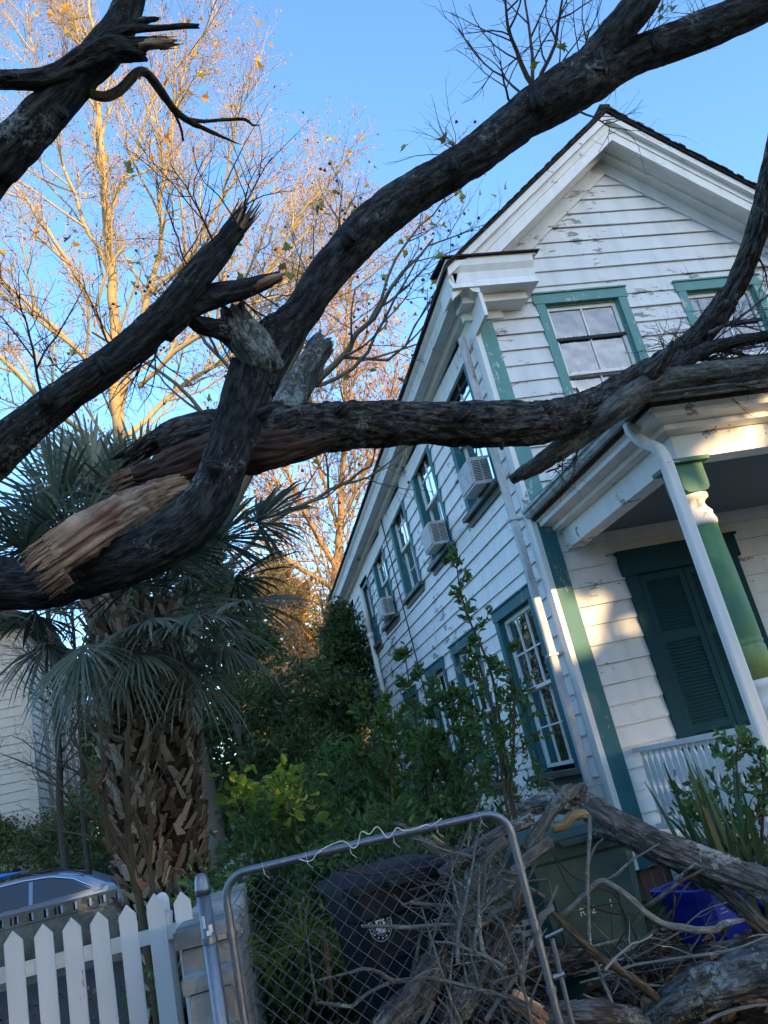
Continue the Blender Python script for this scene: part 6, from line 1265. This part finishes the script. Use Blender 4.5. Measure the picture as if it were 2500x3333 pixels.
log('thin_branch', 'knobbly pale twig hanging vertically in front of the green bin', 'branch', r6([(455, 320, 4.1, 8), (455, 460, 4.05, 9), (440, 700, 4.0, 8), (445, 900, 3.95, 7), (452, 1100, 3.9, 7), (470, 1230, 3.85, 6), (520, 1380, 3.8, 8), (580, 1520, 3.76, 9), (620, 1640, 3.74, 8), (615, 1740, 3.72, 7)]), 'lich', 315, n=12, amp=.003, lump=.2)
log('thin_branch', 'slim bare twig bending right at the top of the hanging twig', 'branch', r6([(440, 680, 4.03, 6), (465, 590, 4.03, 5), (500, 520, 4.03, 4), (545, 478, 4.03, 3)]), 'lich', 316, n=8, amp=.001)
for k, (lab, pts, mt) in enumerate([
    ('grey bare branch pair pointing up right beside the blue tub', [(830, 940, 4.2, 9), (930, 870, 4.2, 9), (1060, 770, 4.2, 8), (1160, 720, 4.2, 7), (1235, 675, 4.2, 5)], 'barkg'),
    ('short grey hooked twig above the bare branch pair', [(1060, 770, 4.18, 7), (1080, 720, 4.18, 7), (1130, 670, 4.18, 6), (1180, 640, 4.18, 4)], 'barkg'),
    ('long dark twig arching low in front of the green bin towards the tub', [(220, 590, 4.1, 3), (330, 720, 4.1, 4), (480, 790, 4.1, 4), (620, 850, 4.1, 4), (700, 1000, 4.1, 4), (770, 1140, 4.1, 4), (830, 1290, 4.1, 4), (890, 1420, 4.1, 4), (930, 1545, 4.1, 4)], 'twig'),
    ('thin dark twig curving along the middle of the green bin', [(200, 560, 4.15, 3), (330, 830, 4.15, 3), (460, 930, 4.15, 4), (620, 980, 4.1, 4), (760, 985, 4.1, 3)], 'twig'),
    ('thin twig crossing level behind the curved pale branch', [(380, 970, 4.2, 3), (520, 925, 4.2, 4), (640, 910, 4.2, 4), (720, 920, 4.2, 3)], 'twig'),
    ('straight thin twig sloping down left below the tub', [(1010, 960, 4.1, 3), (880, 1130, 4.1, 4), (760, 1230, 4.1, 3), (720, 1480, 4.1, 3)], 'twig'),
    ('thin twig standing up left of the blue tub', [(1020, 1040, 4.2, 4), (1025, 900, 4.2, 4), (1030, 800, 4.2, 3), (1130, 650, 4.2, 3)], 'twig'),
    ('grey stick leaning on the lower part of the green bin', [(380, 1230, 4.0, 5), (500, 1200, 4.0, 7), (620, 1170, 4.0, 6), (660, 1150, 4.0, 4)], 'lich'),
    ('forked pale twig near the bottom edge below the green bin', [(410, 1525, 3.8, 5), (470, 1560, 3.8, 8), (560, 1570, 3.8, 9), (640, 1600, 3.8, 7), (780, 1620, 3.8, 5)], 'barkl'),
    ('pale curved stick at the bottom right corner on the thick log', [(1220, 1727, 3.4, 7), (1330, 1670, 3.4, 8), (1460, 1625, 3.4, 8), (1600, 1600, 3.4, 7), (1700, 1600, 3.4, 6)], 'lich'),
    ('thin twig rising off the brown diagonal branch towards the tub', [(570, 1300, 3.9, 3), (640, 1190, 3.9, 4), (740, 1040, 3.9, 4), (800, 960, 3.9, 3)], 'twig'),
    ('thin bare twig dangling below the pale curved branch', [(1035, 870, 3.95, 3), (1020, 980, 3.95, 3), (1010, 1050, 3.95, 3)], 'twig')]):
    log('thin_branch', lab, 'branch', r6(pts), mt, 330+k, 'thin branches of the debris pile', n=8, amp=.001, lump=.12, step=.04)
# pile seen through the gate mesh
log('fallen_log', 'thick lichen-covered log leaning behind the gate mesh with a raw broken top', 'log', r5([(820, 1210, 3.95, 50), (760, 1290, 3.95, 66), (690, 1400, 3.92, 72), (590, 1540, 3.9, 72), (470, 1660, 3.87, 70), (330, 1790, 3.85, 66)]), 'barkg', 350, n=56, amp=.016, ends=[0], jag=0)
log('fallen_log', 'tall lichen-blotched log behind the gate mesh reaching up to the pile', 'log', r5([(1230, 960, 4.05, 40), (1190, 1080, 4.05, 52), (1150, 1220, 4.02, 56), (1060, 1420, 4.0, 62), (960, 1580, 3.98, 66), (840, 1760, 3.95, 66)]), 'barkg', 351, n=56, amp=.016)
log('broken_branch', 'broken grey branch behind the gate slanting down left onto the dark bin lid', 'branch', r5([(1500, 150, 4.25, 32), (1330, 230, 4.22, 32), (1180, 320, 4.2, 34), (1020, 430, 4.18, 34), (880, 530, 4.15, 30), (790, 590, 4.14, 18)]), 'barkg', 352, n=36, amp=.014, ends=[1])
log('broken_branch', 'mossy branch curving from gate corner down across the dark bin', 'branch', r5([(1300, 320, 4.1, 24), (1180, 420, 4.08, 24), (1090, 570, 4.06, 26), (1010, 720, 4.04, 27), (960, 860, 4.02, 24), (880, 960, 4.0, 12)]), 'barkl', 353, n=30, amp=.012)
log('broken_branch', 'long mossy branch running from the green bin lid through the gate centre', 'branch', r5([(1640, 330, 4.2, 30), (1500, 440, 4.15, 30), (1370, 560, 4.1, 32), (1210, 740, 4.05, 32), (1050, 850, 4.02, 28), (930, 940, 4.0, 24)]), 'barkl', 354, n=32, amp=.014)
log('broken_branch', 'crooked olive branch with snapped pale tip at the middle of the mesh', 'branch', r5([(1390, 840, 4.0, 16), (1250, 870, 3.98, 20), (1130, 950, 3.97, 18), (1000, 980, 3.96, 18), (900, 1060, 3.95, 18), (800, 1135, 3.94, 14)]), 'barkl', 355, n=24, amp=.008, ends=[1])
log('broken_branch', 'short upright branch with yellow torn top beside the gate right tube', 'branch', r5([(1420, 560, 3.9, 10), (1400, 660, 3.9, 14), (1370, 760, 3.9, 17), (1370, 850, 3.9, 14)]), 'barkl', 356, n=18, amp=.006, ends=[0])
log('raw_log', 'freshly torn yellow-brown splintered wood at the bottom of the gate mesh', 'log', r5([(1330, 1520, 3.82, 28), (1420, 1590, 3.8, 40), (1530, 1670, 3.78, 46), (1650, 1760, 3.76, 48)]), 'torn', 357, n=36, amp=.02, lump=.25, jag=0)
log('broken_branch', 'dark forked branch tangle above the dark bin lid, yellow snapped stub', 'branch', r5([(610, 305, 4.3, 12), (700, 360, 4.3, 20), (780, 410, 4.3, 20), (870, 440, 4.3, 16), (960, 470, 4.3, 12)]), 'barkl', 358, n=20, amp=.006)
for k, (lab, pts, mt) in enumerate([
    ('straight pale stick lying level across the white seal of the dark bin', [(180, 982, 3.85, 6), (400, 985, 3.84, 8), (560, 992, 3.83, 9), (750, 975, 3.82, 7), (900, 970, 3.81, 5)], 'lich'),
    ('long grey stick crossing the lower gate mesh from left to lower right', [(-150, 1400, 3.8, 6), (60, 1350, 3.8, 7), (200, 1312, 3.8, 8), (320, 1340, 3.8, 8), (430, 1408, 3.8, 9), (600, 1388, 3.79, 8), (770, 1392, 3.78, 9), (960, 1440, 3.76, 9), (1160, 1490, 3.74, 10), (1380, 1560, 3.72, 11), (1560, 1680, 3.7, 11)], 'barkl'),
    ('lighter stick joining the long grey one from lower left', [(130, 1585, 3.82, 6), (250, 1490, 3.82, 6), (380, 1425, 3.81, 7), (440, 1405, 3.8, 6)], 'lich'),
    ('thin stick bending along the mesh at far lower left', [(-180, 1570, 3.85, 6), (0, 1590, 3.84, 8), (110, 1600, 3.84, 7), (180, 1530, 3.83, 6), (240, 1490, 3.83, 5)], 'barkl'),
    ('upright thin twig in front of the dark bin below the level stick', [(650, 990, 3.9, 6), (630, 1090, 3.9, 7), (610, 1200, 3.9, 8), (560, 1400, 3.9, 9)], 'barkl'),
    ('leafless stick standing behind the mesh right of centre', [(1330, 1030, 3.9, 12), (1310, 1150, 3.9, 14), (1275, 1290, 3.88, 15), (1290, 1400, 3.87, 15), (1300, 1490, 3.86, 14)], 'barkl'),
    ('thick brown peg standing in the leaf litter behind the left mesh', [(-125, 1010, 3.9, 12), (-105, 1120, 3.9, 14), (-90, 1240, 3.9, 14), (-70, 1400, 3.9, 15), (-60, 1560, 3.9, 14)], 'barkb'),
    ('slender twig arching over the dark bin lid', [(0, 540, 3.9, 4), (150, 570, 3.9, 5), (300, 580, 3.9, 5), (430, 560, 3.9, 5), (700, 520, 3.95, 4), (850, 450, 4.0, 3)], 'twig'),
    ('short light stick caught between the logs near the gate tube', [(1330, 1030, 3.95, 9), (1400, 1030, 3.95, 12), (1480, 1045, 3.95, 8)], 'lich'),
    ('small pale broken stick above the gate top rail', [(430, 190, 4.2, 8), (490, 205, 4.2, 10), (550, 235, 4.2, 8)], 'barkl'),
    ('yellow tipped snapped twig just under the gate top rail', [(735, 280, 4.2, 6), (770, 320, 4.2, 8), (810, 350, 4.2, 10), (820, 400, 4.2, 7)], 'torn_small'),
    ('green mossy short stick low behind the mesh', [(1120, 1410, 3.95, 10), (1190, 1405, 3.95, 11), (1280, 1415, 3.95, 8)], 'barkl'),
    ('thin bare twig leaning at the left gate tube', [(-270, 760, 3.8, 4), (-240, 1000, 3.8, 5), (-215, 1250, 3.8, 5), (-160, 1600, 3.8, 6)], 'barkg'),
    ('dark twig leaning from the pile over the mesh top right', [(1560, 700, 3.9, 5), (1430, 800, 3.9, 6), (1330, 930, 3.9, 6), (1180, 1130, 3.9, 5)], 'twig'),
    ('pale peeled stick at the very bottom of the mesh', [(740, 1570, 3.75, 6), (700, 1660, 3.75, 9), (640, 1760, 3.75, 10)], 'lich')]):
    log('thin_branch', lab, 'branch', r5(pts), mt, 370+k, 'thin branches of the debris pile', n=10, amp=.002, lump=.14, step=.04)
M['stick'] = bark_mat('grey_stick_bark', (.09, .085, .07), (.28, .26, .22), .3)
bt2 = thing('brushwood', 'tangle of fine bare twigs heaped between the gate and the bins', 'brushwood', at(1150, 1950, 4.1))
rs = np.random.default_rng(81); segs = []
for k in range(150):
    x, y = (rs.uniform(930, 1100) if k < 110 else rs.uniform(1330, 1500)), (rs.uniform(1880, 2200) if k < 110 else rs.uniform(2030, 2180))
    if y < 1900 and x > 1200: continue
    p = at(x, y, rs.uniform(4.0, 4.6)); 
    if p[2] < .1: continue
    d = rs.normal(size=3); d[2] = abs(d[2])*.4; d /= np.linalg.norm(d); out = []; grow(rs, p-d*.2, d, rs.uniform(.2, .6), rs.uniform(.003, .008), 0, [dict(n=2, seg=6, wig=.09, up=-.02, taper=.4), dict(n=0, ang=(25, 60), len=.2, r=.002, seg=4, wig=.18, up=0, taper=.5)], out, [])
    segs += out
o = tubes_obj('twigs', segs, M['stick'], bt2, (5, 4))
# bare sapling in front of the palmettos
bs = thing('bare_sapling', 'leafless multi-stemmed sapling in front of the palmetto trunks with two brown leaves', 'sapling', (-.7, 6.3, 0))
rs = np.random.default_rng(91); segs = []
def r7(L): return [(*R7(a, b), d, w_) for a, b, d, w_ in L]
ST = [r7([(930, 1660, 6.2, 20), (880, 1480, 6.2, 17), (800, 1340, 6.2, 15), (720, 1180, 6.2, 13), (660, 1030, 6.2, 10), (610, 850, 6.2, 8), (530, 700, 6.2, 6), (500, 560, 6.2, 4), (580, 440, 6.2, 2)]), r7([(800, 1340, 6.2, 10), (750, 1400, 6.1, 11), (720, 1200, 6.1, 10), (700, 900, 6.0, 9), (680, 600, 6.0, 7), (660, 380, 6.0, 5), (660, 200, 6.0, 3)]),
      r7([(920, 1620, 6.2, 15), (870, 1300, 6.2, 14), (860, 1000, 6.2, 12), (860, 700, 6.2, 10), (870, 480, 6.2, 7), (840, 330, 6.2, 5), (720, 160, 6.2, 3)]), r7([(1010, 1480, 6.2, 12), (960, 1300, 6.2, 12), (900, 1120, 6.2, 10)]), r7([(720, 1260, 6.2, 8), (640, 1180, 6.1, 7), (570, 1110, 6.1, 6), (500, 1090, 6.1, 5), (400, 960, 6.0, 4), (200, 900, 6.0, 2)]),
      r7([(740, 1370, 6.2, 7), (620, 1300, 6.1, 6), (500, 1270, 6.1, 5), (300, 1240, 6.1, 3)]), r7([(990, 860, 6.2, 7), (1000, 700, 6.2, 7), (1040, 560, 6.2, 5), (1200, 370, 6.2, 4), (1400, 180, 6.2, 2)]), r7([(860, 640, 6.2, 8), (760, 610, 6.2, 8), (660, 540, 6.2, 7), (560, 490, 6.2, 5)]), r7([(1010, 1460, 6.2, 11), (1020, 1200, 6.2, 10), (990, 1000, 6.2, 8), (980, 860, 6.2, 7)])]
for pts in ST:
    P, R = path(pts); P, R = smooth_path(P, R, .05); segs.append((P, R, 0)); kids(rs, P, R, 0, [dict(n=8), dict(n=4, ang=(25, 60), len=.55, r=.004, seg=6, wig=.12, up=.01, taper=.35), dict(n=0, ang=(25, 65), len=.22, r=.002, seg=4, wig=.15, up=0, taper=.5)], segs, [], 1.0, .3)
b0 = at(*R7(930, 1660), 6.2); g0_ = np.array([b0[0]+.04, b0[1], 0]); segs.append((np.array([g0_, (g0_+b0)/2+[.01, 0, 0], b0]), np.array([.034, .032, .03]), 0)); b1 = at(*R7(1010, 1480), 6.2); segs.append((np.array([g0_, (g0_+b1)/2+[.03, 0, 0], b1]), np.array([.02, .02, .018]), 0))
tubes_obj('stems', segs, M['barkb'], bs, (10, 5, 4)); maple_leaves('leaves', np.array([at(*R7(720, 900), 5.9), at(*R7(905, 1560), 5.9)]), .24, rs, leaf_mat('rust_leaf', (.25, .08, .04), (.32, .12, .06), None, .3), bs)
# strap-leaved plant and its bush at the right edge
M['strap'] = leaf_mat('strap_leaf', (.03, .07, .03), (.07, .13, .05), (.2, .22, .09), .3, .35)
yu = thing('strap_leaf_plant', 'clump of long arching green strap leaves in front of the porch, lower right', 'plant', at(1600, 1905, 5.0)*[1, 1, 0]+[0, 0, .25]); rs = np.random.default_rng(61); V, F, n0 = [], [], 0; yb = at(1598, 1880, 4.9)
for k in range(110):
    a = rs.uniform(0, 2*math.pi); el = math.radians(rs.uniform(35, 88)); d = np.array([math.cos(a)*math.cos(el), math.sin(a)*math.cos(el), math.sin(el)]); p = yb+np.array([rs.normal(0, .09), rs.normal(0, .09), -.25]); L = rs.uniform(.6, 1.15); s_ = np.cross(d, [0, 0, 1]); s_ /= np.linalg.norm(s_); w_ = rs.uniform(.012, .02)
    for i in range(9):
        t = i/8.; q = p+d*L*t+np.array([0, 0, -1])*L*.42*t**2.6*math.cos(el)*1.6; ww = w_*(1-.85*t**2.2); V += [q-s_*ww, q+s_*ww]
        if i: F.append([n0+2*i-2, n0+2*i-1, n0+2*i+1, n0+2*i])
    n0 += 18
raw_mesh('foliage', np.array(V), F, M['strap'], yu)
mb = MB(); mb.tube([(yb[0], yb[1], -.02), (yb[0], yb[1], yb[2]-.1)], [.09, .1], 10); mb.build('stem', M['fiber'], yu, smooth=True)
tall_shrub('leafy shrub standing behind the strap leaves against the porch railing', [[(1620, 1880, 5.35), (1600, 1760, 5.35), (1590, 1640, 5.35), (1600, 1590, 5.35)], [(1560, 1860, 5.3), (1520, 1760, 5.3), (1500, 1700, 5.3)], [(1650, 1860, 5.3), (1650, 1720, 5.3), (1640, 1620, 5.3)]], 206, 900, .065, .42)
# sunlit palm seedling by the wall
ps = thing('palm_seedling', 'young fan palm beside the concrete wall with yellow sunlit leaf tips', 'plant', at(590, 1850, 6.0)*[1, 1, 0]); V, F, n0 = [], [], 0; pb_ = at(590, 1850, 6.0); pb_ = np.array([pb_[0], pb_[1], .1])
for k in range(7):
    a = k*.9+.4; n0 = fan(rs, V, F, n0, pb_, np.array([math.cos(a)*.6, math.sin(a)*.6, 1.0]), rs.uniform(.6, 1.0), .5, .7, .022, 22)
mb = MB(); mb.v = [np.array(V)]; mb.n = len(V); mb.f = [q if q[-1] != q[-2] else q[:3] for q in F]; mb.mi = [0]*len(F); mb.uv = [None]*len(F); mb.build('fronds', leaf_mat('young_frond', (.07, .13, .04), (.14, .2, .06), (.25, .28, .08), .4, tcol=(.6, .6, .05)), ps)
mb = MB(); mb.tube([pb_-[0, 0, .12], pb_+[0, 0, .1]], [.05, .04], 8); mb.build('stem', M['fiber'], ps)
# cable coil at the porch eave
cc = MB(); c0 = at(1188, 1075, 7.9)
c0 = on_y(1180, 1080, 7.7)
for k in range(3):
    cc.tube([c0+np.array([.07*math.cos(a)*(1+.1*k)+.02*k, -.01*k, .08*math.sin(a)*(1-.1*k)]) for a in np.linspace(0, 5.6, 16)], .006, 5)
cc.tube([c0+[.05, 0, .06], c0+[.3, -.4, .12], c0+[.55, -.8, .1]], .006, 5)
o = cc.build('cable_coil', M['iron'], None, smooth=True); tag(o, 'loose coil of black cable at the wall end of the porch gutter', 'cable')

# loose forked sticks thrown over the heap, alike enough to share a label
rs = np.random.default_rng(505); USED = set()
for k in range(50):
    x, y = (rs.uniform(950, 1160), rs.uniform(1830, 2180)) if k < 34 else (rs.uniform(1330, 1640), rs.uniform(2010, 2190))
    c = at(x, y, rs.uniform(3.78, 4.3) if k < 34 else rs.uniform(3.7, 4.1))
    if c[2] < .08: continue
    a = rs.normal(0, .5)+(1.15 if k < 34 else .3); d = np.array([math.cos(a)*rs.choice([1, 1, -1]), rs.normal(0, .45), math.sin(a)]); L = rs.uniform(.3, .8); r = rs.uniform(.0045, .011); out = []
    grow(rs, c-d*L*.5, d, L, r, 0, [dict(n=3, seg=8, wig=.1, up=-.01, taper=.5), dict(n=0, ang=(25, 50), len=L*.4, r=r*.6, seg=4, wig=.14, up=0, taper=.35)], out, [])
    o = tubes_obj('forked_stick', out, M[['stick', 'barkg', 'lich', 'barkl'][k % 4]], None, (8, 6)); V_ = np.array([v.co[:] for v in o.data.vertices]); m_ = V_.mean(0); o.data.transform(Matrix.Translation(-Vector(m_))); o.location = Vector(m_)
    col = ['grey-brown', 'grey', 'whitish', 'olive'][k % 4]; ln = 'long' if L > .62 else 'medium' if L > .45 else 'short'; th = 'thick' if r > .0085 else 'slender'
    if k < 34: where = ('on top of' if y < 1930 else 'halfway up' if y < 2060 else 'at the foot of')+' the heap '+('left by the dark bin' if x < 1020 else 'in the middle' if x < 1095 else 'right by the gate tube')
    else: where = ('left' if x < 1430 else 'middle' if x < 1540 else 'right')+' among the logs under the blue tub, '+('upper' if y < 2090 else 'lower')+' side'
    lb = '%s %s %s forked stick %s' % (ln, th, col, where)
    if lb in USED: bpy.data.objects.remove(o); continue
    USED.add(lb)
    tag(o, lb, 'stick', 'loose sticks in the storm debris by the gate' if k < 34 else 'loose sticks among the logs')
